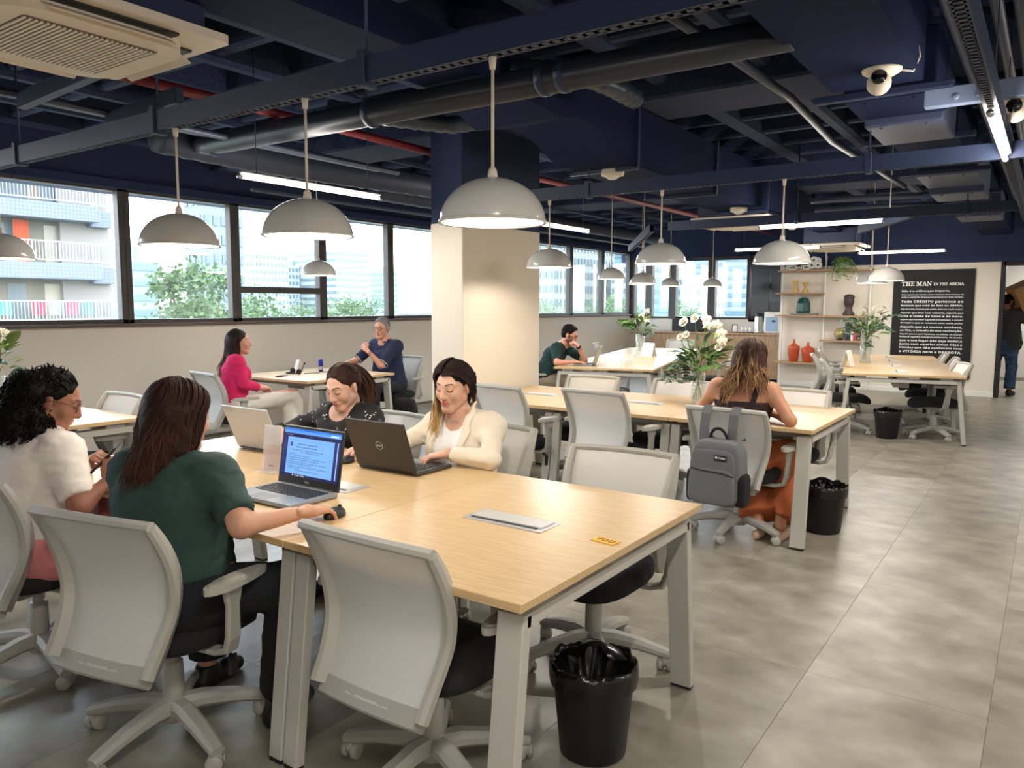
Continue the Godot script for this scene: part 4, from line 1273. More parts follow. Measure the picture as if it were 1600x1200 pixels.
	for k in 4:
		var lb := B.new()
		if k % 2 == 0:
			lb.box(v3(0, 0.045, 0), v3(0.12, 0.02, 0.06), 0.004); lb.box(v3(-0.05, 0.045, 0), v3(0.02, 0.09, 0.06), 0.004); lb.box(v3(0.05, 0.045, 0), v3(0.02, 0.09, 0.06), 0.004)
		else:
			lb.box(v3(0, 0.015, 0), v3(0.12, 0.03, 0.06), 0.004); lb.box(v3(0, 0.075, 0), v3(0.12, 0.025, 0.06), 0.004); lb.box(v3(-0.05, 0.045, 0), v3(0.02, 0.09, 0.06), 0.004)
		single("letter_block", lb.done(), M.white, ["first low white block on the top shelf, by its left end", "second low white block on the top shelf", "third low white block on the top shelf", "low white block next to the knot sculpture"][k], "ornament", v3(-4.08 + 0.13 * k, 2.1205, -14.48), 0, "white blocks on the top shelf")
	# hanging fern
	var fe := thing("hanging_fern", "green fern trailing over the front of the top shelf", "plant", v3(-3.05, 2.12, -14.42))
	var fp := B.new(); fp.lathe([Vector2(0, 0.001), Vector2(0.08, 0.001), Vector2(0.1, 0.12), Vector2(0.09, 0.12), Vector2(0, 0.08)], 18)
	put("pot", fp.done(), M.white, fe)
	var rng := RandomNumberGenerator.new(); rng.seed = 77
	for k in 30:
		var f := B.new(); var a := rng.randf_range(-1.4, 1.4)
		var r := rng.randf_range(0.12, 0.3); var dr := rng.randf_range(0.1, 0.4)
		var pts := []
		for s in 7:
			var t := s / 6.0
			pts.append(v3(sin(a) * r * t, 0.12 + 0.12 * sin(t * 2.6) - dr * t * t, 0.02 + cos(a) * r * 0.6 * t))
		f.tube(pts, [0.004, 0.006, 0.006, 0.006, 0.005, 0.004, 0.002], 5)
		for s in range(1, 7):
			for sd in [-1.0, 1.0]:
				var d: Vector3 = v3(cos(a), -0.3, -sin(a)) * sd * 0.03
				f.quad(pts[s], pts[s] + d * 0.6 + v3(0, 0.008, 0.004), pts[s] + d, pts[s] + d * 0.6 - v3(0, 0.012, 0.004))
		put("frond", f.done(), mat(srgb(70, 112, 48).lerp(srgb(120, 150, 80), rng.randf()), 0.6), fe)
	# wooden counter under the far windows
	var co := thing("counter", "long wood-fronted counter under the far windows", "counter", v3(-5.70, 0, -15.5))
	var cw := mat(Color.WHITE, 0.5)
	tri_tex(cw, ramp_tex(noise_image(256, 0.02, 4, 9), [[0.0, srgb(140, 110, 84)], [1.0, srgb(182, 150, 120)]]), v3(5, 0.7, 5))
	for k in 4:
		var d := B.new(); d.box(v3(-1.02 + k * 0.71, 0.47, 0), v3(0.705, 0.86, 0.6), 0.003)
		put("door", d.done(), cw, co)
	var ct := B.new(); ct.box(v3(0.04, 0.92, 0), v3(2.9, 0.04, 0.66), 0.004)
	put("worktop", ct.done(), cw, co)
	var cm := thing("coffee_machine", "black coffee machine on the counter's left part", "coffee machine", v3(-6.3, 0.9405, -15.5))
	var c1 := B.new(); c1.box(v3(0, 0.13, -0.05), v3(0.7, 0.26, 0.3), 0.02); c1.box(v3(0, 0.015, 0.1), v3(0.6, 0.03, 0.2), 0.006)
	put("body", c1.done(), M.black, cm)
	var c2 := B.new(); c2.box(v3(-0.1, 0.285, -0.05), v3(0.4, 0.04, 0.24), 0.015)
	put("lid", c2.done(), M.black_gloss, cm)
	var c3 := B.new(); c3.box(v3(0.15, 0.2, 0.12), v3(0.12, 0.05, 0.06), 0.01)
	put("spout", c3.done(), M.steel, cm)
	var th := thing("thermos", "steel pump thermos with a black top on the counter", "thermos", v3(-4.8, 0.9405, -15.4))
	var t1 := B.new(); t1.lathe([Vector2(0, 0), Vector2(0.1, 0), Vector2(0.1, 0.02), Vector2(0.075, 0.05), Vector2(0.075, 0.3), Vector2(0.06, 0.33)], 20); put("flask", t1.done(), M.steel, th)
	var t2 := B.new(); t2.lathe([Vector2(0.062, 0.325), Vector2(0.066, 0.36), Vector2(0.05, 0.39), Vector2(0, 0.395)], 20); t2.tube([v3(0.04, 0.37, 0), v3(0.1, 0.37, 0.0), v3(0.11, 0.3, 0)], 0.012, 8); put("pump_top", t2.done(), M.black, th)
	var ty := B.new(); ty.box(v3(0, 0.006, 0.04), v3(0.3, 0.012, 0.24), 0.004); single("tray", ty.done(), M.black, "black tray beside the thermos on the counter", "tray", v3(-5.02, 0.9405, -15.35))
	for k in 3:
		var cp := B.new(); cp.lathe([Vector2(0, 0), Vector2(0.03, 0), Vector2(0.038, 0.1), Vector2(0.034, 0.1), Vector2(0.027, 0.006), Vector2(0, 0.006)], 16)
		single("cup", cp.done(), M.white, ["white cup left on the black tray", "white cup in the middle of the black tray", "white cup right on the black tray, by the thermos"][k], "cup", v3(-5.09 + 0.08 * k, 0.953, -15.33), 0, "cups on the tray")
	var pf := thing("picture_frame", "small black upright frame on the counter left of the cups", "frame", v3(-5.28, 0.9405, -15.4), 0.2)
	var f1 := B.new(); f1.box(v3(0, 0.08, 0), v3(0.11, 0.16, 0.015), 0.003, Basis(Vector3.RIGHT, -0.15)); put("frame", f1.done(), M.black, pf)
	var f2 := B.new(); f2.box(v3(0, 0.08, 0.009), v3(0.08, 0.13, 0.004), 0, Basis(Vector3.RIGHT, -0.15)); put("card", f2.done(), M.white, pf)
	var wd := thing("water_dispenser", "white water dispenser with a blue-lit front at the counter's right end", "water dispenser", v3(-4.5, 0.9405, -15.45))
	var w1 := B.new(); w1.box(v3(0, 0.21, 0), v3(0.32, 0.42, 0.34), 0.02); put("body", w1.done(), M.white, wd)
	var w2 := B.new(); w2.box(v3(0, 0.18, 0.172), v3(0.24, 0.28, 0.01), 0.004); put("front_panel", w2.done(), mat(srgb(150, 178, 206), 0.3), wd)
	var w3 := B.new(); w3.box(v3(0.03, 0.24, 0.19), v3(0.06, 0.03, 0.04), 0.006); put("tap", w3.done(), M.black, wd)
	# dark glossy panels on the pier
	var dp := thing("dark_panel", "glossy black wall panel right of the far windows, mirroring a tube light", "panel", v3(-4.62, 1.23, FZ + 0.03))
	for q in [[-0.3, 0.66, 0.36, 1.24], [0.08, 0.85, 0.34, 0.86], [0.08, 0.17, 0.34, 0.3], [0.4, 0.66, 0.22, 1.24]]:
		var pb2 := B.new(); pb2.box(v3(q[0], q[1], 0), v3(q[2], q[3], 0.03), 0.004)
		put("panel", pb2.done(), mat(srgb(40, 41, 44), 0.2), dp)
	var pbk := B.new(); pbk.box(v3(0, 0.66, -0.01), v3(1.08, 1.3, 0.03), 0.003); put("backing", pbk.done(), M.black_gloss, dp)
# ---------------------------------------------------------------- laptops and small things on the tables
func laptop(called: String, label: String, at: Vector3, turn: float, open_deg: float, shell: Material, inner: Material, screen: Material, badge: String, wide := 0.36) -> Node3D:
	# origin at the hinge; the user sits at +z
	var o := thing(called, label, "laptop", at, turn)
	var d := 0.235
	var b := B.new(); b.box(v3(0, 0.011, d / 2), v3(wide, 0.016, d), 0.004)
	put("base", b.done(), inner, o)
	var k := B.new()
	for r in 6:
		var n := 15 if r < 4 else (13 if r == 4 else 8)
		for c in n:
			var w := (wide - 0.05) / n
			k.box(v3(-wide / 2 + 0.025 + w * (c + 0.5), 0.0205, 0.032 + r * 0.0185), v3(w * 0.82, 0.003, 0.0148), 0.001)
	put("keyboard", k.done(), M.black, o)
	var tp := B.new(); tp.box(v3(-0.02, 0.0192, d - 0.045), v3(0.105, 0.0012, 0.065))
	put("touchpad", tp.done(), mat(srgb(120, 122, 124), 0.4), o)
	var lid := Node3D.new(); lid.name = "lid"; o.add_child(lid, true)
	lid.position = v3(0, 0.018, 0.0)
	lid.rotation.x = deg_to_rad(90.0 - open_deg)      # lid stands along +y, screen towards +z
	var h := 0.237
	var l := B.new(); l.box(v3(0, h / 2, -0.004), v3(wide, h, 0.008), 0.003)
	put("shell", l.done(), shell, lid)
	var bz := B.new(); bz.box(v3(0, h / 2, 0.0008), v3(wide - 0.004, h - 0.004, 0.002), 0.0008)
	put("bezel", bz.done(), M.black, lid)
	var sc := B.new(); var sw := wide / 2 - 0.012; var sy0 := 0.032; var sy1 := h - 0.012
	sc.quad_uv(v3(-sw, sy0, 0.0022), v3(sw, sy0, 0.0022), v3(sw, sy1, 0.0022), v3(-sw, sy1, 0.0022))
	put("screen", sc.done(), screen, lid)
	var hg := B.new(); hg.tube([v3(-wide * 0.42, 0.016, 0), v3(wide * 0.42, 0.016, 0)], 0.007, 10)
	put("hinge", hg.done(), M.black, o)
	if badge == "ring":
		var rb := B.new(); var rp := []
		for q in 33: rp.append(v3(cos(TAU * q / 32.0) * 0.019, h * 0.5 + sin(TAU * q / 32.0) * 0.019, -0.0085))
		rb.tube(rp, 0.0018, 6)
		put("badge", rb.done(), M.steel, lid)
		print_on(lid, "DELL", v3(0.0135, h * 0.5, -0.0085), 0.027, M.steel, false, v3(0, PI, 0), "badge_lettering")
	if badge == "front":
		print_on(lid, "DELL", v3(-0.012, 0.017, 0.0018), 0.024, M.steel, false, Vector3.ZERO, "badge_lettering")
	return o

func doc_screen() -> StandardMaterial3D:
	var im := Image.create(512, 320, false, Image.FORMAT_RGB8)
	im.fill(srgb(26, 44, 112))
	im.fill_rect(Rect2i(0, 0, 512, 34), srgb(96, 160, 238)); im.fill_rect(Rect2i(0, 0, 512, 14), srgb(60, 130, 226))
	im.fill_rect(Rect2i(180, 4, 90, 8), srgb(40, 100, 210)); im.fill_rect(Rect2i(420, 16, 70, 12), srgb(206, 226, 250))
	im.fill_rect(Rect2i(0, 34, 512, 24), srgb(24, 30, 76)); im.fill_rect(Rect2i(20, 42, 60, 6), srgb(120, 120, 190)); im.fill_rect(Rect2i(230, 44, 40, 5), srgb(90, 100, 160))
	im.fill_rect(Rect2i(40, 58, 420, 244), srgb(126, 182, 246))
	im.fill_rect(Rect2i(58, 78, 372, 2), srgb(96, 148, 218)); im.fill_rect(Rect2i(58, 78, 2, 210), srgb(96, 148, 218)); im.fill_rect(Rect2i(428, 78, 2, 210), srgb(96, 148, 218))
	im.fill_rect(Rect2i(66, 92, 20, 28), srgb(38, 76, 150))
	var rng := RandomNumberGenerator.new(); rng.seed = 3
	var rows := [[130, 98, 170], [120, 118, 190], [70, 140, 50], [130, 140, 230], [170, 152, 160], [70, 166, 40], [64, 178, 180], [64, 192, 330], [64, 206, 250], [64, 222, 330], [64, 234, 200], [64, 250, 340], [64, 262, 90], [120, 276, 210]]
	for r in rows:
		var x: int = r[0]
		while x < r[0] + r[2]:
			var w := rng.randi_range(6, 22)
			im.fill_rect(Rect2i(x, r[1], w, 4 if r[1] > 125 else 6), srgb(60, 98, 168)); x += w + 4
	im.fill_rect(Rect2i(486, 60, 8, 240), srgb(190, 210, 240))
	im.fill_rect(Rect2i(0, 302, 512, 18), srgb(20, 28, 80))
	for q in 7: im.fill_rect(Rect2i(110 + q * 16, 306, 9, 9), [srgb(230, 230, 240), srgb(90, 160, 240), srgb(240, 200, 90)][q % 3])
	var m := mat(Color(0.02, 0.02, 0.02), 0.2)
	m.emission_enabled = true
	m.emission = Color.BLACK
	m.emission_operator = BaseMaterial3D.EMISSION_OP_ADD
	m.emission_texture = ImageTexture.create_from_image(im)
	m.emission_energy_multiplier = 0.95
	return m

func mouse(label: String, at: Vector3, turn: float):
	var o := thing("mouse", label, "mouse", at, turn, "computer mice")
	var b := B.new()
	b.lathe([Vector2(0, 0), Vector2(0.94, 0), Vector2(1.0, 0.2), Vector2(0.93, 0.55), Vector2(0.7, 0.85), Vector2(0.35, 0.98), Vector2(0, 1.0)], 24)
	var k := put("body", b.done(), M.black, o)
	k.scale = v3(0.03, 0.034, 0.052)
	var w := B.new(); w.tube([v3(-0.004, 0.031, -0.03), v3(0.004, 0.031, -0.03)], 0.007, 12)
	put("wheel", w.done(), M.rubber, o)

func a_stand(label: String, at: Vector3, turn: float, w: float, h: float, m: Material):
	var o := thing("table_sign", label, "sign", at, turn, "folded table signs")
	for s in [-1.0, 1.0]:
		var b := B.new(); b.bar(v3(0, 0.003, s * h * 0.3), v3(0, h, s * 0.002), w, 0.004, v3(1, 0, 0), 0.001)
		put("leaf", b.done(), m, o)

func build_table_things():
	var grey_in := mat(srgb(150, 154, 158), 0.35, 0.4)
	var dark := mat(srgb(46, 42, 38), 0.42)
	var off := mat(srgb(12, 13, 16), 0.12)
	laptop("laptop", "open laptop with a blue document on its screen, used by the woman in dark green", v3(-2.39, TOP, -1.99), 0.0, 100.0, dark, grey_in, doc_screen(), "front")
	laptop("laptop", "silver laptop seen from behind, used by the woman with the ponytail", v3(-3.24, TOP, -2.41), deg_to_rad(180), 112.0, mat(srgb(196, 197, 196), 0.35, 0.35), grey_in, off, "")
	laptop("laptop", "dark laptop with a round badge on its lid, used by the woman in the blazer", v3(-2.385, TOP, -2.437), deg_to_rad(180), 110.0, dark, mat(srgb(60, 60, 62), 0.4), off, "ring")
	laptop("laptop", "taupe laptop of the man in the green shirt", v3(-4.62, TOP, -8.36), deg_to_rad(-70), 108.0, mat(srgb(142, 132, 120), 0.35, 0.3), grey_in, off, "", 0.32)
	mouse("black mouse under the hand of the woman in dark green", v3(-2.02, TOP, -1.80), 0.2)
	mouse("black mouse beside the dark laptop, under a hand with red nails", v3(-2.685, TOP, -2.48), 0.3)
	# acrylic card stand
	var cs := thing("card_stand", "clear stand with a white and pink card behind the open laptop", "sign", v3(-2.80, TOP, -2.14), 0.12)
	var cb := B.new(); cb.box(v3(0, 0.105, 0), v3(0.105, 0.21, 0.003), 0.001, Basis(Vector3.RIGHT, -0.12)); put("sleeve", cb.done(), glass(Color(0.95, 0.95, 0.96), 0.2), cs)
	var cc := B.new(); cc.box(v3(0, 0.06, 0.0), v3(0.1, 0.11, 0.0015), 0, Basis(Vector3.RIGHT, -0.12)); put("card", cc.done(), mat(srgb(232, 206, 200), 0.6), cs)
	var c2 := B.new(); c2.box(v3(0, 0.163, -0.0115), v3(0.1, 0.09, 0.0015), 0, Basis(Vector3.RIGHT, -0.12)); put("card", c2.done(), mat(srgb(228, 224, 228), 0.6), cs)
	var c3 := B.new(); c3.box(v3(0, 0.03, 0.0065), v3(0.03, 0.007, 0.001), 0, Basis(Vector3.RIGHT, -0.12)); put("print", c3.done(), M.rubber, cs)
	var c4 := B.new(); c4.box(v3(0, 0.004, 0.02), v3(0.105, 0.006, 0.06), 0.001); put("foot", c4.done(), glass(Color(0.95, 0.95, 0.96), 0.2), cs)
	# yellow slip
	var ys := thing("yellow_tag", "yellow wooden tag with cut letters near the table's right edge", "tag", v3(-1.112, TOP, -2.10), -0.12)
	var yb := B.new(); yb.box(v3(0, 0.002, 0), v3(0.085, 0.004, 0.042), 0.001); put("plate", yb.done(), mat(srgb(232, 186, 78), 0.5), ys)
	print_on(ys, "YOU", v3(-0.034, 0.0042, 0.0), 0.068, mat(srgb(186, 134, 40), 0.6), false, v3(-PI / 2, 0, 0))
	a_stand("white folded sign on the left of the third table", v3(-2.03, TOP, -10.07), deg_to_rad(78), 0.14, 0.2, M.white)
	a_stand("clear white sign on the table by the far windows", v3(-4.79, TOP, -10.3), deg_to_rad(-12), 0.2, 0.2, M.white)
	# window table
	a_stand("small white sign on the table between the two by the window", v3(-6.88, TOP, -5.65), deg_to_rad(-20), 0.1, 0.13, M.white)
	var can := thing("drink_can", "slim blue can on the table by the window", "can", v3(-6.66, TOP, -5.78))
	var k1 := B.new(); k1.lathe([Vector2(0, 0), Vector2(0.022, 0.0), Vector2(0.026, 0.008), Vector2(0.026, 0.125), Vector2(0.021, 0.136), Vector2(0, 0.136)], 20); put("body", k1.done(), mat(srgb(30, 44, 140), 0.3, 0.4), can)
	var k2 := B.new(); k2.tube([v3(0, 0.02, 0), v3(0, 0.055, 0)], 0.0265, 20, false); put("band", k2.done(), M.steel, can)
	var ph := thing("phone", "black phone lying at the pink woman's end of the window table", "phone", v3(-6.5, TOP, -5.12), 0.5)
	var p1 := B.new(); p1.box(v3(0, 0.0045, 0), v3(0.075, 0.009, 0.155), 0.004); put("body", p1.done(), M.black_gloss, ph)
	var es := thing("headset", "black headset with a raised microphone on the window table", "headset", v3(-6.62, TOP, -5.40), -0.3)
	var e1 := B.new(); var ep := []
	for q in 17: ep.append(v3(cos(PI * q / 16.0) * 0.085, 0.014, sin(PI * q / 16.0) * 0.1))
	e1.tube(ep, 0.008, 8); put("band", e1.done(), M.rubber, es)
	var e2 := B.new()
	for s in [-1.0, 1.0]: e2.ball(v3(s * 0.085, 0.03, 0), v3(0.02, 0.03, 0.032), 12)
	put("ear_cup", e2.done(), M.rubber, es)
	var e3 := B.new(); e3.tube([v3(0.09, 0.03, 0), v3(0.13, 0.06, -0.02), v3(0.16, 0.115, -0.03)], 0.004, 6); e3.ball(v3(0.165, 0.12, -0.03), v3(0.012, 0.012, 0.012), 8); put("microphone", e3.done(), M.rubber, es)
	var nb := thing("notebook", "black notebook in front of the man in the navy polo", "notebook", v3(-6.3, TOP, -5.92), 0.2)
	var n1 := B.new(); n1.box(v3(0, 0.007, 0), v3(0.26, 0.014, 0.18), 0.003); put("cover", n1.done(), M.rubber, nb)
	var cw := B.new(); cw.tube([v3(-6.55, TOP + 0.004, -5.45), v3(-6.5, TOP + 0.004, -5.6), v3(-6.58, TOP + 0.004, -5.7), v3(-6.42, TOP + 0.004, -5.82)], 0.0035, 6)
	single("headset_cable", cw.done(), M.rubber, "black cable curling over the window table", "cable")
# ---------------------------------------------------------------- bags and bins
func superbox(b: B, c: Vector3, r: Vector3, e := 0.35, nu := 24, nv := 14, taper := 0.0):
	# rounded, bulging box
	var rows := []
	for i in nv + 1:
		var t := -PI / 2 + PI * i / nv
		var row := []
		for k in nu:
			var a := TAU * k / nu
			var ct := signf(cos(t)) * pow(absf(cos(t)), e); var s := signf(sin(t)) * pow(absf(sin(t)), e)
			var ca := signf(cos(a)) * pow(absf(cos(a)), e); var sa := signf(sin(a)) * pow(absf(sin(a)), e)
			var f := 1.0 - taper * s
			row.append(c + v3(r.x * ct * ca * f, r.y * s, -r.z * ct * sa * f))
		rows.append(row)
	b.smooth()
	for i in nv:
		for k in nu:
			var k2 := (k + 1) % nu
			if i > 0: b.tri(rows[i][k], rows[i][k2], rows[i + 1][k2])
			else: b.tri(rows[i][0], rows[i + 1][k2], rows[i + 1][k])
			if i > 0 and i < nv - 1: b.tri(rows[i][k], rows[i + 1][k2], rows[i + 1][k])

func build_bags_and_bins():
	# bins
	var rng := RandomNumberGenerator.new(); rng.seed = 12
	var bins := [[v3(-1.175, 0, -2.15), "black bin with a crumpled bag beside the nearest table leg"], [v3(-1.165, 0, -5.24), "black bin under the right end of the second table"], [v3(-1.46, 0, -9.45), "black bin under the near end of the third table"]]
	for q in bins:
		var o := thing("waste_bin", q[1], "bin", q[0], 0.0, "black waste bins")
		var b := B.new()
		b.lathe([Vector2(0, 0.004), Vector2(0.104, 0.004), Vector2(0.11, 0.012), Vector2(0.137, 0.29), Vector2(0.142, 0.3), Vector2(0.142, 0.31), Vector2(0.134, 0.31), Vector2(0.107, 0.02), Vector2(0, 0.02)], 36)
		put("body", b.done(), mat(srgb(18, 18, 18), 0.45), o)
		# liner bag: folded over the rim, crumpled inside
		var rows := []
		var prof := [Vector2(0.1445, 0.245), Vector2(0.1475, 0.27), Vector2(0.1475, 0.3), Vector2(0.144, 0.316), Vector2(0.136, 0.318), Vector2(0.128, 0.3), Vector2(0.112, 0.26), Vector2(0.09, 0.2), Vector2(0.05, 0.13), Vector2(0.0, 0.12)]
		var ph := []
		for k in 6: ph.append(rng.randf() * TAU)
		for i in prof.size():
			var row := []
			for k in 72:
				var a := TAU * k / 72.0
				var w := sin(a * 7.0 + ph[0]) * 0.4 + sin(a * 13.0 + ph[1] + i) * 0.35 + sin(a * 23.0 + ph[2] - i * 1.3) * 0.25
				var am := [0.002, 0.003, 0.002, 0.003, 0.006, 0.012, 0.02, 0.024, 0.015, 0.0][i] as float
				var r: float = prof[i].x + w * am * (1.0 if i > 3 else 0.6)
				row.append(v3(cos(a) * r, prof[i].y + w * (0.006 if i < 2 else (0.012 if i == 4 or i == 3 else am * 0.8)), -sin(a) * r))
			rows.append(row)
		var lb := B.new()
		lb.smooth()
		for i in prof.size() - 1:
			for k in 72:
				var k2 := (k + 1) % 72
				lb.quad(rows[i][k], rows[i][k2], rows[i + 1][k2], rows[i + 1][k])
		var lm := mat(srgb(14, 14, 15), 0.22)
		put("bag_liner", lb.done(), lm, o)
		var tuft := B.new()
		tuft.smooth()
		var g := []
		for i in 9:
			var row := []
			for k in 6:
				var a := 0.9 + i * 0.27
				row.append(v3(cos(a) * (0.128 - 0.014 * k) + sin(i * 2.3 + k) * 0.008, 0.3 + (0.045 * sin(i / 8.0 * PI) + 0.012 * sin(i * 3.1)) * sin((k + 1) / 6.0 * 2.2), -sin(a) * (0.128 - 0.014 * k) + cos(i * 1.7 + k * 0.8) * 0.008))
			g.append(row)
		tuft.sheet(g, 0.0015)
		put("bag_fold", tuft.done(), lm, o)
	# grey backpack hung on the chair of the long-haired woman
	var bp := thing("backpack", "heather grey backpack hung on the back of a chair at the second table", "backpack", v3(-1.60, 0.29, -4.46), deg_to_rad(-3.0))
	var cl := mat(Color.WHITE, 0.95)
	tri_tex(cl, ramp_tex(noise_image(256, 0.3, 2, 15), [[0.0, srgb(82, 82, 84)], [0.5, srgb(104, 104, 106)], [1.0, srgb(130, 130, 132)]]), v3(6, 6, 6))
	var b1 := B.new(); superbox(b1, v3(0, 0.19, 0.0), v3(0.165, 0.2, 0.08), 0.42, 32, 20, 0.07)
	put("body", b1.done(), cl, bp)
	var b2 := B.new(); superbox(b2, v3(-0.01, 0.115, 0.075), v3(0.145, 0.11, 0.028), 0.4, 28, 14, 0.05)
	put("front_pocket", b2.done(), cl, bp)
	var b3 := B.new(); superbox(b3, v3(-0.01, 0.25, 0.07), v3(0.14, 0.085, 0.02), 0.4, 28, 14, 0.06)
	put("upper_pocket", b3.done(), cl, bp)
	var zp := B.new(); var zpts := []
	for k in 21:
		var a := PI * k / 20.0
		zpts.append(v3(cos(a) * 0.152, 0.2 + pow(sin(a), 0.5) * 0.175, 0.045))
	zp.tube(zpts, 0.005, 6); zp.tube([v3(-0.14, 0.218, 0.1), v3(-0.05, 0.208, 0.104), v3(0.06, 0.205, 0.104), v3(0.13, 0.19, 0.1)], 0.004, 6)
	put("zip", zp.done(), M.rubber, bp)
	for q in [[0.15, 0.04], [-0.155, 0.03]]:
		var sp := B.new(); superbox(sp, v3(q[0], 0.1, 0.01), v3(q[1], 0.1, 0.06), 0.45, 20, 10)
		put("side_pocket", sp.done(), M.black_cloth, bp)
	var lbp := put("label", B.new().box(v3(0.045, 0.29, 0.0895), v3(0.078, 0.036, 0.004), 0.001).done(), M.black, bp)
	print_on(lbp, "PUMA.", v3(0.035, 0.293, 0.0915), 0.044, M.white)
	var shb := B.new(); shb.extrude(PackedVector2Array([Vector2(-0.007, 0.008), Vector2(-0.007, -0.002), Vector2(0, -0.009), Vector2(0.007, -0.002), Vector2(0.007, 0.008)]), 0, 0.001)
	put("emblem", shb.done(), M.white, lbp, v3(0.021, 0.293, 0.0915))
	var hd := B.new(); var hpts := []
	for k in 13:
		var a := PI * k / 12.0
		hpts.append(v3(-0.02 + cos(a) * 0.055, 0.375 + sin(a) * 0.075, -0.035 + 0.01 * sin(a)))
	hd.tube(hpts, 0.009, 8); put("handle", hd.done(), M.black_cloth, bp)
	for s in [-1.0, 1.0]:
		var st := B.new()
		var x: float = -0.03 + s * 0.09
		st.rsweep([v3(x, 0.36, -0.045), v3(x, 0.45, -0.05), v3(x, 0.53, -0.07), v3(x, 0.572, -0.105), v3(x, 0.568, -0.15), v3(x, 0.5, -0.175), v3(x, 0.36, -0.2)], 0.06, 0.012, v3(1, 0, 0), 0.3)
		put("shoulder_strap", st.done(), cl, bp)
	# black backpack on the floor by the window
	var kb := thing("backpack", "black backpack standing on the floor behind the blazer woman", "backpack", v3(-6.02, 0.0, -6.42), deg_to_rad(35))
	var k1 := B.new(); superbox(k1, v3(0, 0.215, 0), v3(0.17, 0.21, 0.11), 0.5, 28, 18, 0.12); put("body", k1.done(), M.black_cloth, kb)
	var k2 := B.new(); superbox(k2, v3(0, 0.15, 0.1), v3(0.13, 0.12, 0.04), 0.45, 24, 12); put("front_pocket", k2.done(), M.black_cloth, kb)
	var k3 := B.new(); var hp := []
	for k in 13: hp.append(v3(cos(PI * k / 12.0) * 0.06, 0.41 + sin(PI * k / 12.0) * 0.06, -0.03))
	k3.tube(hp, 0.011, 8); put("handle", k3.done(), M.black_cloth, kb)
	for s in [-1.0, 1.0]:
		var k4 := B.new(); k4.rsweep([v3(s * 0.07, 0.41, -0.03), v3(s * 0.1, 0.38, -0.11), v3(s * 0.12, 0.24, -0.14), v3(s * 0.13, 0.06, -0.11)], 0.05, 0.014, v3(1, 0, 0), 0.3)
		put("shoulder_strap", k4.done(), mat(srgb(36, 36, 40), 0.9), kb)
# ---------------------------------------------------------------- flowers in glass vases
func leaf_mesh(l: float, w: float, bend: float, cup := 0.3, nl := 6) -> ArrayMesh:
	# leaf from the origin along +z, face up
	var g := []
	for i in nl + 1:
		var t := float(i) / nl
		var hw := w * 0.5 * pow(sin(PI * clampf(t * 0.94 + 0.03, 0, 1)), 0.75)
		var row := []
		for j in 5:
			var u := -1.0 + j / 2.0
			row.append(v3(u * hw, -bend * t * t * l + cup * absf(u) * hw, t * l))
		g.append(row)
	var b := B.new(); b.sheet(g, 0.0012)
	return b.done()

func monstera_mesh(s: float) -> ArrayMesh:
	# broad leaf with deep side slits
	var b := B.new()
	b.rsweep([v3(0, 0, -0.1 * s), v3(0, 0.004, 0.3 * s), v3(0, -0.02, s)], [0.012, 0.01, 0.004], 0.006, v3(1, 0, 0))
	for sd in [-1.0, 1.0]:
		for k in 6:
			var t := -0.02 + k * 0.17
			var reach := [0.46, 0.6, 0.62, 0.54, 0.42, 0.26][k] as float
			var g := []
			for i in 6:
				var q := i / 5.0
				var mid := v3(sd * reach * s * q, -0.12 * s * q * q, (t + 0.085 + 0.1 * q * q) * s)
				var hw := lerpf(0.088, 0.075, q) * s if i < 5 else 0.012 * s
				g.append([mid - v3(0, 0, hw) * sd, mid + v3(0, 0.008 * s, 0), mid + v3(0, 0, hw) * sd])
			b.sheet(g, 0.0015)
	return b.done()

func rose_mesh(r: float, sd: int) -> ArrayMesh:
	var rng := RandomNumberGenerator.new(); rng.seed = sd
	var b := B.new()
	for ring in 3:
		var n := [3, 5, 6][ring] as int
		for k in n:
			var a := TAU * k / n + ring * 0.6 + rng.randf() * 0.3
			var open := [0.15, 0.45, 0.95][ring] as float
			var g := []
			for i in 5:
				var t := i / 4.0
				var row := []
				for j in 5:
					var u := -1.0 + j / 2.0
					var aa := a + u * (0.75 - 0.1 * ring) * sin(0.35 + t * 1.5)
					var rad := r * (0.12 + open * pow(t, 0.8) * 0.95)
					row.append(v3(cos(aa) * rad, r * (0.95 * t - open * 0.45 * t * t * t - 0.12 * u * u * t), sin(aa) * rad))
				g.append(row)
			b.sheet(g, 0.0014)
	return b.done()

func orchid_mesh(r: float) -> ArrayMesh:
	# open flower facing +z
	var b := B.new()
	for k in 5:
		var a := PI / 2 + TAU * k / 5.0
		var wide := 0.75 if k == 1 or k == 4 else 0.45
		var g := []
		for i in 6:
			var t := i / 5.0
			var hw := r * wide * pow(sin(PI * clampf(t * 0.9 + 0.08, 0, 1)), 0.6) * 0.62
			var row := []
			for j in 5:
				var u := -1.0 + j / 2.0
				var d := v3(cos(a), sin(a), 0); var p := v3(-sin(a), cos(a), 0)
				row.append(d * r * t + p * u * hw + v3(0, 0, -0.15 * r * t * t + 0.1 * r * (1 - u * u)))
			g.append(row)
		b.sheet(g, 0.0014)
	b.ball(v3(0, -0.08 * r, 0.16 * r), v3(0.16 * r, 0.2 * r, 0.16 * r), 10)
	return b.done()

func aim(d: Vector3, roll := 0.0) -> Basis:
	# basis whose +z points along d
	var z := d.normalized()
	var x := Vector3.UP.cross(z)
	if x.length() < 0.02: x = Vector3.RIGHT
	x = x.normalized()
	return Basis(x, z.cross(x), z) * Basis(Vector3.BACK, roll)

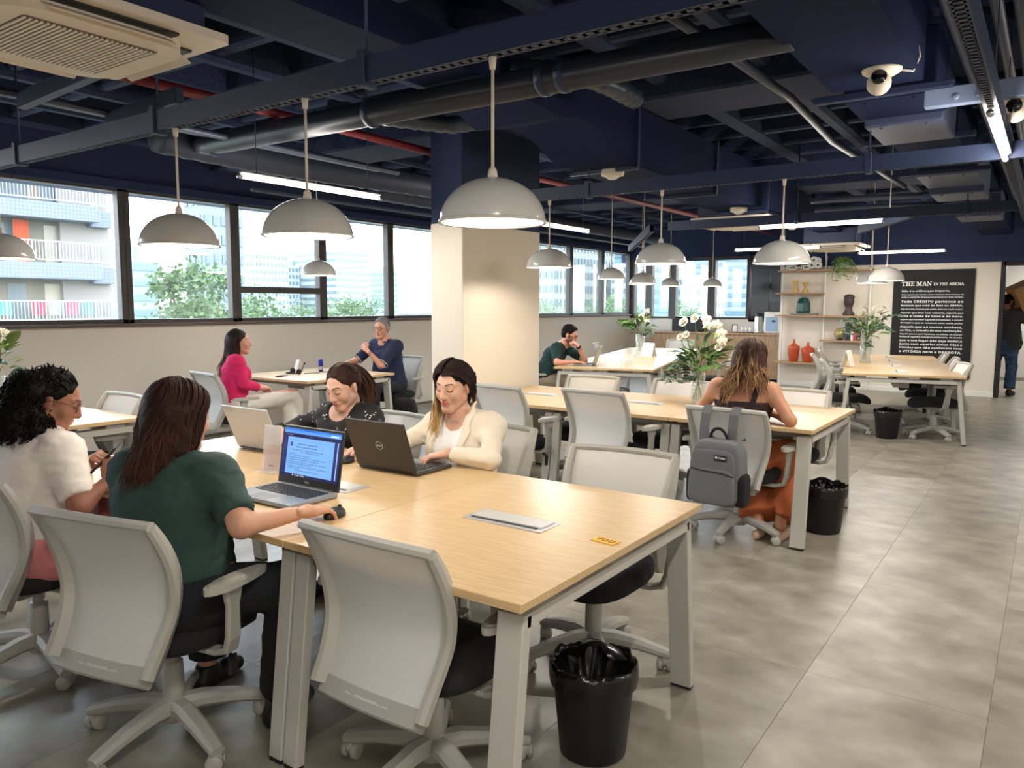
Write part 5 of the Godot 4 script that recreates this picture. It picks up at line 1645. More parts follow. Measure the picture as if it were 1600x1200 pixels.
func vase(o: Node3D, h: float, r: float):
	var b := B.new()
	b.lathe([Vector2(0, 0.001), Vector2(r, 0.001), Vector2(r, h), Vector2(r - 0.004, h), Vector2(r - 0.004, 0.014), Vector2(0, 0.014)], 32)
	put("glass_vase", b.done(), glass(Color(0.9, 0.95, 0.94), 0.16), o)
	var w := B.new(); w.lathe([Vector2(0, 0.015), Vector2(r - 0.005, 0.015), Vector2(r - 0.005, h * 0.6), Vector2(0, h * 0.6)], 32)
	put("water", w.done(), glass(Color(0.84, 0.92, 0.86), 0.12), o)

func place(o: Node3D, called: String, m: Mesh, mt: Material, at: Vector3, bs: Basis):
	var q := put(called, m, mt, o)
	q.transform = Transform3D(bs, at)

func build_flowers():
	var white := mat(srgb(212, 207, 190), 0.7); white.backlight_enabled = true; white.backlight = Color(0.35, 0.35, 0.3)
	var greens := []
	for c in [srgb(58, 88, 44), srgb(84, 116, 56), srgb(110, 140, 74), srgb(74, 98, 80), srgb(136, 158, 88)]:
		var g := mat(c, 0.5); g.backlight_enabled = true; g.backlight = Color(0.15, 0.2, 0.08)
		greens.append(g)
	var euc := mat(srgb(92, 116, 98), 0.6)
	var el := leaf_mesh(0.04, 0.034, 0.2)
	var ll := leaf_mesh(0.085, 0.03, 0.35)
	var small := leaf_mesh(0.05, 0.018, 0.3)
	var mon := monstera_mesh(0.24)
	var ro := [rose_mesh(0.038, 1), rose_mesh(0.034, 2), rose_mesh(0.028, 3)]
	var orc := orchid_mesh(0.042)
	var rng := RandomNumberGenerator.new(); rng.seed = 91
	# [at, scale, label, kind]
	var sets := [[v3(-2.17, TOP, -5.55), 1.0, "tall glass vase of white roses, orchids and hanging eucalyptus on the second table", "big"], [v3(-1.985, TOP, -10.9), 1.35, "glass vase with a wide bunch of small white flowers on the third table", "wide"], [v3(-5.19, TOP, -10.84), 1.25, "glass vase with a split leaf and white lilies on the table by the far windows", "far"], [v3(-5.99, TOP, -2.30), 1.0, "vase of cream chrysanthemums cut by the left edge of the photo", "edge"]]
	for q in sets:
		var o := thing("flower_vase", q[2], "flower vase", q[0], 0.0, "vases of white flowers")
		o.scale = Vector3.ONE * q[1]
		var kind: String = q[3]
		vase(o, 0.24, 0.052)
		var heads := []      # [offset, mesh, material, basis]
		match kind:
			"big":
				for f in [[-0.10, 0.61, 0.05, 0], [-0.036, 0.64, 0.0, 1], [-0.115, 0.50, 0.08, 2], [0.17, 0.43, 0.06, 2], [-0.06, 0.52, 0.1, 2]]: heads.append([v3(f[0], f[1], f[2]), ro[f[3]], aim(v3(f[0] * 2.0, 0.4, 0.8)) * Basis(Vector3.RIGHT, PI / 2)])
				for f in [[0.06, 0.64, 0.03], [0.15, 0.60, 0.05], [0.19, 0.54, 0.06], [0.2, 0.48, 0.07], [0.09, 0.6, 0.08]]: heads.append([v3(f[0], f[1], f[2]), orc, aim(v3(f[0] + 0.15, 0.1, 0.8), rng.randf_range(-0.4, 0.4))])
			"wide":
				for k in 16:
					var a := rng.randf() * TAU; var r := sqrt(rng.randf()) * 0.1
					heads.append([v3(0.05 + cos(a) * r, 0.42 + rng.randf() * 0.13, sin(a) * r), ro[2], aim(v3(cos(a), 1.2, sin(a))) * Basis(Vector3.RIGHT, PI / 2)])
			"far":
				for f in [[0.04, 0.47, 0.05], [0.1, 0.42, 0.04], [0.07, 0.52, -0.02], [0.0, 0.4, 0.08]]: heads.append([v3(f[0], f[1], f[2]), orc, aim(v3(f[0] + 0.1, 0.3, 0.9), rng.randf())])
				heads.append([v3(0.1, 0.5, 0.05), ro[0], aim(v3(0.1, 1, 0.6)) * Basis(Vector3.RIGHT, PI / 2)])
			"edge":
				heads.append([v3(0.17, 0.52, 0.02), null, aim(v3(0.3, 0.7, 0.6))])
				heads.append([v3(0.04, 0.50, 0.05), null, aim(v3(-0.1, 0.7, 0.6))])
		var mum: ArrayMesh
		if kind == "edge":
			var mb := B.new()
			for k in 70:
				var a := k * 2.4; var t := sqrt(k / 70.0)
				var d := v3(cos(a) * sin(t * 1.7), sin(a) * sin(t * 1.7), cos(t * 1.7))
				mb.tube([d * 0.01, d * 0.045 + v3(0, 0, 0.008), d * 0.062], [0.004, 0.007, 0.003], 5)
			mum = mb.done()
		for h in heads:
			var st := B.new()
			var e: Vector3 = h[0]
			st.tube([v3(-e.x * 0.25, 0.03, -e.z * 0.25), v3(e.x * 0.15, 0.25, e.z * 0.15), v3(e.x * 0.7, e.y * 0.75, e.z * 0.7), e - v3(0, 0.005, 0)], 0.0028, 6)
			put("stem", st.done(), greens[1], o)
			place(o, "flower", h[1] if h[1] else mum, white, e, h[2])
		# leaves round the mouth of the vase
		var nl := 64 if kind == "wide" else (84 if kind == "big" else 34)
		for k in nl:
			var a := rng.randf() * TAU; var el2 := rng.randf_range(0.1, 1.1)
			var d := v3(cos(a) * cos(el2), sin(el2), sin(a) * cos(el2))
			var base := v3(cos(a) * 0.03, 0.22 + rng.randf() * 0.14, sin(a) * 0.03) + d * rng.randf_range(0.02, 0.2 if kind == "big" else 0.13)
			place(o, "leaf", ll if k % 3 else small, greens[rng.randi() % 5], base, aim(d, rng.randf_range(-0.7, 0.7)).scaled(Vector3.ONE * rng.randf_range(1.0, 1.7)))
		if kind == "big" or kind == "far":
			var ms := [[v3(0.05, 0.29, 0.07), v3(0.85, 0.1, 0.55), 0.1], [v3(-0.02, 0.29, 0.07), v3(0.1, 0.15, 0.9), -0.2]] if kind == "big" else [[v3(-0.03, 0.36, 0.03), v3(-0.9, 0.25, 0.4), -0.4]]
			for m in ms: place(o, "split_leaf", mon, greens[0 if kind == "far" else 1], m[0], aim(m[1], m[2]))
		# drooping eucalyptus
		var tips := [[-0.27, 0.17, 0.08], [-0.19, 0.16, 0.12], [-0.07, 0.17, 0.14], [-0.24, 0.24, 0.03]] if kind == "big" else ([[0.2, 0.22, 0.06], [0.16, 0.27, 0.1]] if kind == "far" else ([[0.3, 0.46, 0.02], [0.24, 0.3, 0.08], [-0.22, 0.26, 0.06], [-0.2, 0.4, 0.05], [0.06, 0.16, 0.12]] if kind == "wide" else []))
		for tp in tips:
			var tip := v3(tp[0], tp[1], tp[2])
			var cv := Curve3D.new()
			cv.add_point(v3(0, 0.22, 0), Vector3.ZERO, v3(tip.x * 0.3, 0.16, tip.z * 0.3))
			cv.add_point(tip, v3(-tip.x * 0.15, 0.14, -tip.z * 0.1), Vector3.ZERO)
			var n := 14; var pts := []
			for k in n: pts.append(cv.sample_baked(cv.get_baked_length() * k / (n - 1.0)))
			var sb := B.new(); sb.tube(pts, 0.0018, 5); put("twig", sb.done(), greens[3], o)
			for k in range(4, n):
				for s in [-1.0, 1.0]:
					var d := v3(s * (0.7 + rng.randf() * 0.3), rng.randf_range(-0.5, 0.3), rng.randf_range(-0.2, 0.9))
					place(o, "leaf", el, euc, pts[k], aim(d, rng.randf_range(-1, 1)).scaled(Vector3.ONE * rng.randf_range(0.75, 1.1)))
		if kind == "edge":
			var big := leaf_mesh(0.24, 0.075, 0.12, 0.5, 8)
			place(o, "leaf", big, greens[4], v3(0.13, 0.4, 0.04), aim(v3(0.85, 0.38, 0.1), 0.3))
			place(o, "leaf", big, greens[1], v3(0.16, 0.43, 0.0), aim(v3(0.75, 0.62, -0.1), -0.4))
# ---------------------------------------------------------------- smooth bodies
# a field of tapered capsules joined with a smooth minimum, meshed as surface nets
class Field:
	var a := PackedVector3Array()
	var b := PackedVector3Array()
	var ra := PackedFloat32Array()
	var rb := PackedFloat32Array()
	var kk := PackedFloat32Array()
	var sq := []                        # per piece: null or the transform into its own squashed space
	var sc := PackedFloat32Array()
	var cut_n := PackedVector3Array()   # keep the side away from the normal
	var cut_d := PackedFloat32Array()
	var cut_c := PackedVector3Array()   # a cut only acts within cut_r of cut_c
	var cut_r := PackedFloat32Array()
	var hole_a := PackedVector3Array()
	var hole_b := PackedVector3Array()
	var hole_r := PackedFloat32Array()
	var noise: FastNoiseLite
	var amp := 0.0
	var grain := Vector3.ONE
	var tint = null
	func cap(p: Vector3, q: Vector3, r: float, s: float, k := 0.03):
		a.append(p); b.append(q); ra.append(r); rb.append(s); kk.append(k); sq.append(null); sc.append(1.0)
		return self
	func ball(p: Vector3, r: float, k := 0.03):
		return cap(p, p + Vector3(0, 0.0005, 0), r, r, k)
	# ellipsoid: radii r, axes bs
	func egg(p: Vector3, r: Vector3, k := 0.03, bs := Basis.IDENTITY):
		var m := minf(r.x, minf(r.y, r.z))
		var t := Transform3D(bs * Basis.from_scale(r / m), p).affine_inverse()
		a.append(Vector3.ZERO); b.append(Vector3(0, 0.0005, 0)); ra.append(m); rb.append(m); kk.append(k); sq.append(t); sc.append(1.0)
		return self
	# capsule whose section is squashed: s scales the distance along direction n
	func flat(p: Vector3, q: Vector3, r: float, s: float, n: Vector3, f: float, k := 0.03):
		n = n.normalized()
		var u := n.cross(Vector3.UP if absf(n.y) < 0.8 else Vector3.RIGHT).normalized()
		var bs := Basis(u, n.cross(u) * -1.0, n)
		var t := Transform3D(bs * Basis.from_scale(Vector3(1, 1, f)), Vector3.ZERO).affine_inverse()
		a.append(t * p); b.append(t * q); ra.append(r); rb.append(s); kk.append(k); sq.append(t); sc.append(minf(1.0, f))
		return self
	func cut(p: Vector3, n: Vector3, reach := 9.0):
		n = n.normalized()
		cut_n.append(n); cut_d.append(n.dot(p)); cut_c.append(p); cut_r.append(reach)
		return self
	func hole(p: Vector3, q: Vector3, r: float):
		hole_a.append(p); hole_b.append(q); hole_r.append(r)
		return self
	func one(i: int, p: Vector3) -> float:
		if sq[i] != null: p = sq[i] * p
		var pa := p - a[i]; var ba := b[i] - a[i]
		var t := clampf(pa.dot(ba) / ba.length_squared(), 0.0, 1.0)
		return ((pa - ba * t).length() - ra[i] - (rb[i] - ra[i]) * t) * sc[i]
	func trim(d: float, p: Vector3) -> float:
		for i in cut_n.size():
			if cut_r[i] > 8.0 or p.distance_to(cut_c[i]) < cut_r[i]: d = maxf(d, cut_n[i].dot(p) - cut_d[i])
		for i in hole_a.size():
			var pa := p - hole_a[i]; var ba := hole_b[i] - hole_a[i]
			var t := clampf(pa.dot(ba) / ba.length_squared(), 0.0, 1.0)
			d = maxf(d, hole_r[i] - (pa - ba * t).length())
		return d
	func value(p: Vector3) -> float:
		var d := 1e9
		for i in a.size():
			var di := one(i, p)
			var h := kk[i] - absf(d - di)
			d = minf(d, di)
			if h > 0.0: d -= h * h / kk[i] * 0.25
		if amp > 0.0: d += noise.get_noise_3d(p.x * grain.x, p.y * grain.y, p.z * grain.z) * amp
		return trim(d, p)
	func normal(p: Vector3) -> Vector3:
		var e := 0.006
		return Vector3(value(p + Vector3(e, 0, 0)) - value(p - Vector3(e, 0, 0)), value(p + Vector3(0, e, 0)) - value(p - Vector3(0, e, 0)), value(p + Vector3(0, 0, e)) - value(p - Vector3(0, 0, e))).normalized()
	# where a ray from p along d first meets the surface
	func hit(p: Vector3, d: Vector3) -> Vector3:
		for k in 40:
			var v := value(p)
			if v < 0.0008: break
			p += d * v * 0.8
		return p
	func mesh(cell: float) -> Dictionary:
		var n := a.size()
		var lo := Vector3.ONE * 1e9; var hi := -lo
		for i in n:
			var r := maxf(ra[i], rb[i])
			for p in [a[i], b[i]]:
				for s in [Vector3(r, r, r), Vector3(-r, -r, -r), Vector3(r, r, -r), Vector3(r, -r, r), Vector3(-r, r, r), Vector3(-r, -r, r), Vector3(-r, r, -r), Vector3(r, -r, -r)]:
					var w: Vector3 = p + s
					if sq[i] != null: w = sq[i].affine_inverse() * w
					lo = lo.min(w); hi = hi.max(w)
		lo -= Vector3.ONE * cell * 2.5; hi += Vector3.ONE * cell * 2.5
		const K := 4
		var bs := cell * K
		var nb := Vector3i(((hi - lo) / bs).ceil())
		var half := bs * 0.5 * 1.7321
		var trims := cut_n.size() + hole_a.size() > 0
		var verts := PackedVector3Array()
		var index := {}
		var ea := PackedInt64Array(); var es := PackedInt32Array()
		var vals := PackedFloat32Array(); vals.resize((K + 1) * (K + 1) * (K + 1))
		var d0 := PackedFloat32Array(); d0.resize(n)
		var gy := 4096; var gz := 4096 * 4096
		var s1 := K + 1; var s2 := (K + 1) * (K + 1)
		var off := [0, 1, s1, s1 + 1, s2, s2 + 1, s2 + s1, s2 + s1 + 1]
		var edges := [[0, 1], [2, 3], [4, 5], [6, 7], [0, 2], [1, 3], [4, 6], [5, 7], [0, 4], [1, 5], [2, 6], [3, 7]]
		var cp := []
		for c in 8: cp.append(Vector3(c & 1, (c >> 1) & 1, (c >> 2) & 1))
		for bz in nb.z:
			for by in nb.y:
				for bx in nb.x:
					var o := lo + Vector3(bx, by, bz) * bs
					var ctr := o + Vector3.ONE * bs * 0.5
					var dm := 1e9
					for i in n:
						var di := one(i, ctr)
						d0[i] = di
						if di < dm: dm = di
					if dm > half + 0.03: continue
					if dm < -half - 0.03:
						if not trims or trim(-1.0, ctr) < -half - 0.02: continue
					var use := PackedInt32Array()
					for i in n:
						if d0[i] < dm + half * 2.0 + kk[i]: use.append(i)
					var q := 0
					var pos := 0; var neg := 0
					for z in s1:
						for y in s1:
							for x in s1:
								var p := o + Vector3(x, y, z) * cell
								var d := 1e9
								for i in use:
									var pp: Vector3 = p if sq[i] == null else sq[i] * p
									var pa := pp - a[i]; var ba := b[i] - a[i]
									var t := clampf(pa.dot(ba) / ba.length_squared(), 0.0, 1.0)
									var di := ((pa - ba * t).length() - ra[i] - (rb[i] - ra[i]) * t) * sc[i]
									var k := kk[i]
									var h := k - absf(d - di)
									d = minf(d, di)
									if h > 0.0: d -= h * h / k * 0.25
								if amp > 0.0 and absf(d) < 0.04: d += noise.get_noise_3d(p.x * grain.x, p.y * grain.y, p.z * grain.z) * amp
								if trims: d = trim(d, p)
								vals[q] = d
								if d < 0.0: neg += 1
								else: pos += 1
								q += 1
					if pos == 0 or neg == 0: continue
					for z in K:
						for y in K:
							for x in K:
								var v0 := x + y * s1 + z * s2
								var m := 0
								for c in 8:
									if vals[v0 + off[c]] < 0.0: m |= 1 << c
								if m == 0 or m == 255: continue
								var sum := Vector3.ZERO; var cnt := 0
								for e in edges:
									var i0: int = e[0]; var i1: int = e[1]
									if ((m >> i0) & 1) != ((m >> i1) & 1):
										var f0 := vals[v0 + off[i0]]; var f1 := vals[v0 + off[i1]]
										sum += cp[i0].lerp(cp[i1], f0 / (f0 - f1)); cnt += 1
								var key := (bx * K + x) + (by * K + y) * gy + (bz * K + z) * gz
								index[key] = verts.size()
								verts.append(o + (Vector3(x, y, z) + sum / cnt) * cell)
								var in0 := m & 1
								if in0 != ((m >> 1) & 1): ea.append(key); es.append(0 + 4 * in0)
								if in0 != ((m >> 2) & 1): ea.append(key); es.append(1 + 4 * in0)
								if in0 != ((m >> 4) & 1): ea.append(key); es.append(2 + 4 * in0)
		var quads := PackedInt32Array()
		for j in ea.size():
			var key := ea[j]; var ax := es[j] & 3; var ins := es[j] >> 2
			var u: int = [gy, gz, 1][ax]; var w: int = [gz, 1, gy][ax]
			if not (index.has(key - u) and index.has(key - w) and index.has(key - u - w)): continue
			var i0: int = index[key]; var i1: int = index[key - u]; var i2: int = index[key - u - w]; var i3: int = index[key - w]
			if ins: quads.append_array(PackedInt32Array([i0, i1, i2, i3]))
			else: quads.append_array(PackedInt32Array([i0, i3, i2, i1]))
		var cols := PackedColorArray()
		if tint != null:
			for p in verts: cols.append(tint.call(p))
		return {"v": verts, "q": quads, "c": cols}

func add_piece(b: B, g: Dictionary, t := Transform3D.IDENTITY, col := Color.WHITE, gloss := 0):
	var v: PackedVector3Array = g.v; var q: PackedInt32Array = g.q; var c: PackedColorArray = g.c
	var flip := t.basis.determinant() < 0.0
	b.st.set_smooth_group(0)
	var w := t * v
	var order := [0, 2, 1, 0, 3, 2] if not flip else [0, 1, 2, 0, 2, 3]
	var has := c.size() > 0
	if not has: b.st.set_color(col)
	for k in range(0, q.size(), 4):
		for o in order:
			var i := q[k + o]
			if has: b.st.set_color(c[i])
			b.st.add_vertex(w[i])

# ---------------------------------------------------------------- heads, hands, hair
# a head about its middle, facing -z; neck added by the body
func head_field(male: bool) -> Field:
	var f := Field.new()
	var w := 1.06 if male else 1.0
	f.egg(v3(0, 0.032, 0.014), v3(0.072 * w, 0.08, 0.09), 0.02)
	f.egg(v3(0, -0.015, -0.028), v3(0.057 * w, 0.079, 0.057), 0.03)
	f.cap(v3(-0.045 * w, -0.054, 0.0), v3(-0.01 * w, -0.096, -0.056), 0.021, 0.018, 0.03)
	f.cap(v3(0.045 * w, -0.054, 0.0), v3(0.01 * w, -0.096, -0.056), 0.021, 0.018, 0.03)
	f.cap(v3(-0.01, -0.097, -0.06), v3(0.01, -0.097, -0.06), 0.018, 0.018, 0.02)
	for s in [-1.0, 1.0]:
		f.egg(v3(s * 0.036, -0.028, -0.052), v3(0.026, 0.03, 0.028), 0.02)
		f.cap(v3(s * 0.012, 0.026, -0.0795), v3(s * 0.042, 0.025, -0.0655), 0.011, 0.009, 0.014)
		f.ball(v3(s * 0.03, 0.004, -0.0695), 0.0142, 0.006)
		f.egg(v3(s * 0.074 * w, -0.004, 0.012), v3(0.008, 0.031, 0.019), 0.006, Basis.from_euler(v3(0.15, s * -0.35, 0)))
		f.ball(v3(s * 0.0115, -0.037, -0.0885), 0.0085, 0.008)
	f.cap(v3(0, 0.018, -0.083), v3(0, -0.029, -0.1), 0.0085, 0.0115, 0.014)
	f.ball(v3(0, -0.033, -0.1005), 0.0105, 0.008)
	f.egg(v3(0, -0.062, -0.073), v3(0.026, 0.018, 0.016), 0.012)
	f.cap(v3(-0.017, -0.0585, -0.083), v3(0.017, -0.0585, -0.083), 0.0045, 0.0045, 0.004)
	f.cap(v3(-0.006, -0.0582, -0.0895), v3(0.006, -0.0582, -0.0895), 0.0048, 0.0048, 0.006)
	f.cap(v3(-0.012, -0.069, -0.086), v3(0.012, -0.069, -0.086), 0.006, 0.006, 0.003)
	f.cap(v3(0, -0.04, 0.02), v3(0, -0.1, 0.028), 0.05, 0.05, 0.03)
	return f

func face_tint(g: Dictionary, skin: Color, opts: Dictionary) -> Dictionary:
	var lip: Color = lin(opts.get("lip", srgb(184, 122, 110)))
	var brow: Color = lin(opts.get("brow", srgb(60, 42, 34)))
	var beard = opts.get("beard", null)
	var base := lin(skin)
	var dark := lin(srgb(34, 24, 22))
	var n := FastNoiseLite.new(); n.frequency = 90.0; n.seed = 5
	var cols := PackedColorArray()
	for p in g.v:
		var c := base.lerp(base * 0.86, 0.5 + 0.5 * n.get_noise_3dv(p))
		var ax := absf(p.x)
		if p.z < -0.05:
			var ly: float = p.y + 0.063
			if ax < 0.024 and absf(ly) < 0.0115 * (1.0 - ax * ax / 0.00062) and p.z < -0.074: c = lip
			if absf(p.y + 0.0635) < 0.0014 and ax < 0.021 and p.z < -0.074: c = lip * 0.45
			var by := 0.026 + 0.004 * sin(clampf((ax - 0.012) / 0.036, 0, 1) * 2.4)
			if ax > 0.012 and ax < 0.048 and absf(p.y - by) < 0.0033 - 0.04 * maxf(0.0, ax - 0.03): c = brow
			var ey: float = p.y - (-0.0055 + 26.0 * (ax - 0.03) * (ax - 0.03))
			if ax > 0.016 and ax < 0.045 and absf(ey) < 0.0031: c = dark
			if opts.get("open", false) and ax > 0.017 and ax < 0.043 and ey > 0.002 and ey < 0.0085 - 40.0 * (ax - 0.03) * (ax - 0.03):
				c = lin(srgb(226, 220, 214)) if absf(ax - 0.03) > 0.0048 else lin(srgb(46, 32, 26))
		if beard != null and p.z < 0.02:
			if p.y < -0.052 and p.y > -0.125 and (ax > 0.026 or p.y < -0.08 or (p.y > -0.056 and p.y < -0.044)): c = c.lerp(lin(beard), 0.8)
			elif p.y > -0.054 and p.y < -0.043 and ax < 0.028 and p.z < -0.07: c = c.lerp(lin(beard), 0.8)
			elif ax > 0.056 and p.y < 0.0 and p.y > -0.06 and p.z < 0.0: c = c.lerp(lin(beard), 0.7)
		cols.append(Color(c.r, c.g, c.b))
	return {"v": g.v, "q": g.q, "c": cols}

# right hand, palm down, fingers to -z, thumb to -x; curl in degrees for the three joints
func hand_field(curl: Array, spread: float, thumb_in: float) -> Array:
	var f := Field.new()
	var tips := []
	var mx := [-0.027, -0.009, 0.0095, 0.0265]
	var ln := [[0.041, 0.025, 0.021], [0.046, 0.029, 0.022], [0.042, 0.027, 0.021], [0.032, 0.02, 0.019]]
	var r0 := [0.0088, 0.009, 0.0085, 0.0075]
	f.flat(v3(0, 0, 0.045), v3(0, 0, -0.012), 0.0225, 0.0255, v3(0, 1, 0), 0.78, 0.02)
	for i in 4:
		var kn := v3(mx[i], 0.004 if i == 1 or i == 2 else 0.001, -0.08 + absf(i - 1.2) * 0.004)
		f.cap(v3(mx[i] * 0.75, -0.001, -0.012), kn, 0.0135, 0.0108, 0.012)
		var a := deg_to_rad(curl[i][0]); var yaw := deg_to_rad((1.4 - i) * spread)
		var p := kn
		var pr := r0[i] as float
		for j in 3:
			if j > 0: a += deg_to_rad(curl[i][j])
			var d := Basis(Vector3.UP, yaw) * v3(0, -sin(a), -cos(a))
			var q: Vector3 = p + d * ln[i][j]
			f.cap(p, q, pr, pr * 0.9, 0.004)
			p = q; pr *= 0.9
		tips.append(p + Basis(Vector3.UP, yaw) * v3(0, cos(a), -sin(a)) * pr * 0.9)
	var t0 := v3(-0.02, -0.006, -0.02); var t1 := v3(-0.04, -0.014, -0.047).lerp(v3(-0.024, -0.03, -0.05), thumb_in)
	var t2 := v3(-0.052, -0.016, -0.078).lerp(v3(-0.022, -0.048, -0.07), thumb_in); var t3 := v3(-0.051, -0.018, -0.103).lerp(v3(-0.01, -0.056, -0.088), thumb_in)
	f.cap(t0, t1, 0.0145, 0.0125, 0.014); f.cap(t1, t2, 0.0115, 0.0098, 0.005); f.cap(t2, t3, 0.0095, 0.008, 0.004)
	tips.append(t3 + v3(0, 0.006, 0))
	return [f, tips]

func hand_tint(g: Dictionary, tips: Array, skin: Color, nail: Color) -> Dictionary:
	var cols := PackedColorArray()
	var base := lin(skin); var nl := lin(nail)
	for p in g.v:
		var c := base
		for t in tips:
			if p.distance_squared_to(t) < 0.00004: c = nl
		cols.append(c)
	return {"v": g.v, "q": g.q, "c": cols}

# one lock of hair: flattened tube with its own colours from root to tip
func lock(b: B, pts: Array, r: float, c0: Color, c1: Color, at := 0.45, sides := 5):
	var n := pts.size()
	b.st.set_smooth_group(0)
	var prev := []; var pc := c0
	for i in n:
		var t: Vector3 = (pts[mini(i + 1, n - 1)] - pts[maxi(i - 1, 0)]).normalized()
		var s := t.cross(v3(0.3, 0.2, 1.0)).normalized()
		var u := t.cross(s)
		var k := float(i) / (n - 1)
		var rr := r * (0.55 + 0.6 * sin(PI * clampf(k * 1.1, 0, 1))) * (1.0 - 0.75 * pow(k, 5.0))
		var col := c0.lerp(c1, smoothstep(at - 0.25, at + 0.35, k))
		var ring := []
		for q in sides:
			var a := TAU * q / sides
			ring.append(pts[i] + s * cos(a) * rr + u * sin(a) * rr * 0.55)
		if i > 0:
			for q in sides:
				var q2 := (q + 1) % sides
				for e in [[prev[q], pc], [ring[q2], col], [prev[q2], pc], [prev[q], pc], [ring[q], col], [ring[q2], col]]:
					b.st.set_color(e[1]); b.st.add_vertex(b.xf * e[0])
		prev = ring; pc = col

# path over the skull from (azimuth, elevation), then hanging; azimuth 0 is the back of the head
func lock_path(az: float, e0: float, drop: float, drift: Vector3, wave: float, ph: float, out := 0.008, e1 := -0.2) -> Array:
	var pts := []
	for i in 6:
		var e := lerpf(e0, e1, i / 5.0)
		pts.append(v3(sin(az) * cos(e) * (0.076 + out), 0.034 + sin(e) * (0.083 + out), 0.016 + cos(az) * cos(e) * (0.092 + out)))
	var p: Vector3 = pts[5]
	for j in range(1, 10):
		var t := j / 9.0
		pts.append(p + v3(0, -drop * t, 0) + drift * t * t + v3(sin(ph + t * 7.0), 0, cos(ph * 1.7 + t * 6.0)) * wave * t)
	return pts

# lock that starts at the parting (px, at depth z0), lies over the side of the skull and hangs from the ear down
func part_lock(z0: float, side: float, px: float, drop: float, drift: Vector3, wave: float, ph: float, back := 0.03, out := 0.0) -> Array:
	var pts := []
	for i in 7:
		var u := i / 6.0
		var a := lerpf(0.06, 1.8, u)
		var z := z0 + back * u * u
		var s := sqrt(maxf(0.1, 1.0 - pow((z - 0.018) / 0.112, 2.0)))
		pts.append(v3(px * (1.0 - u) + side * sin(a) * (0.085 + out) * s, 0.032 + 0.004 * u + cos(a) * (0.09 + out) * s, z))
	var p: Vector3 = pts[6]
	for j in range(1, 10):
		var t := j / 9.0
		pts.append(p + v3(0, -drop * t, 0) + drift * t * t + v3(sin(ph + t * 7.0), 0, cos(ph * 1.7 + t * 6.0)) * wave * t)
	return pts

func hair_cap(f: Field, face := 0.078, low := -0.05):
	f.egg(v3(0, 0.036, 0.018), v3(0.081, 0.087, 0.097), 0.02)
	f.egg(v3(0, 0.0, 0.05), v3(0.07, 0.075, 0.058), 0.03)
	f.hole(v3(0, -0.07, -0.1), v3(0, 0.012, -0.112), face)
	f.hole(v3(-0.05, -0.06, -0.06), v3(-0.05, -0.01, -0.062), 0.05)
	f.hole(v3(0.05, -0.06, -0.06), v3(0.05, -0.01, -0.062), 0.05)
	for s in [-1.0, 1.0]: f.hole(v3(s * 0.085, -0.012, 0.008), v3(s * 0.11, -0.012, 0.008), 0.034)
	f.cut(v3(0, low, 0), v3(0, -1, -0.25))

func glasses(parent: Node, t: Transform3D, m: Material, r := 0.022, clear := true):
	var b := B.new(); b.xf = t
	for s in [-1.0, 1.0]:
		var pts := []
		for k in 21: pts.append(v3(s * 0.031 + cos(TAU * k / 20.0) * r * 1.1, 0.002 + sin(TAU * k / 20.0) * r * 0.92, -0.0955 + absf(s * 0.031 + cos(TAU * k / 20.0) * r) * 0.12))
		b.tube(pts, 0.0016 if clear else 0.0024, 6)
		b.tube([v3(s * 0.055, 0.008, -0.0885), v3(s * 0.074, 0.01, -0.06), v3(s * 0.083, 0.008, 0.0), v3(s * 0.082, -0.004, 0.022)], 0.0018, 6)
	b.tube([v3(-0.008, 0.005, -0.0955), v3(0, 0.008, -0.098), v3(0.008, 0.005, -0.0955)], 0.0018, 6)
	put("glasses", b.done(), m, parent)

# ---------------------------------------------------------------- whole people
var head_meshes := []
var hand_meshes := {}

func limb_points(s: Dictionary) -> Dictionary:
	# fills in what a figure's spec leaves out; figure space: origin on the floor under the hips, facing -z
	var j := {"hip": v3(0, 0.525, 0), "chest": v3(0, 0.84, -0.04), "neck": v3(0, 1.0, -0.05), "head": v3(0, 1.12, -0.07), "look": v3(0, 0, 0), "sw": 0.158, "sy": 0.95, "sz": -0.05, "fat": 1.0, "tilt": 0.0,
		"kneeR": v3(0.13, 0.53, -0.38), "kneeL": v3(-0.13, 0.53, -0.38), "ankR": v3(0.13, 0.1, -0.36), "ankL": v3(-0.13, 0.1, -0.36)}
	j.merge(s, true)
	if not j.has("shR"): j.shR = v3(j.sw, j.sy, j.sz)
	if not j.has("shL"): j.shL = v3(-j.sw, j.sy, j.sz)
	return j

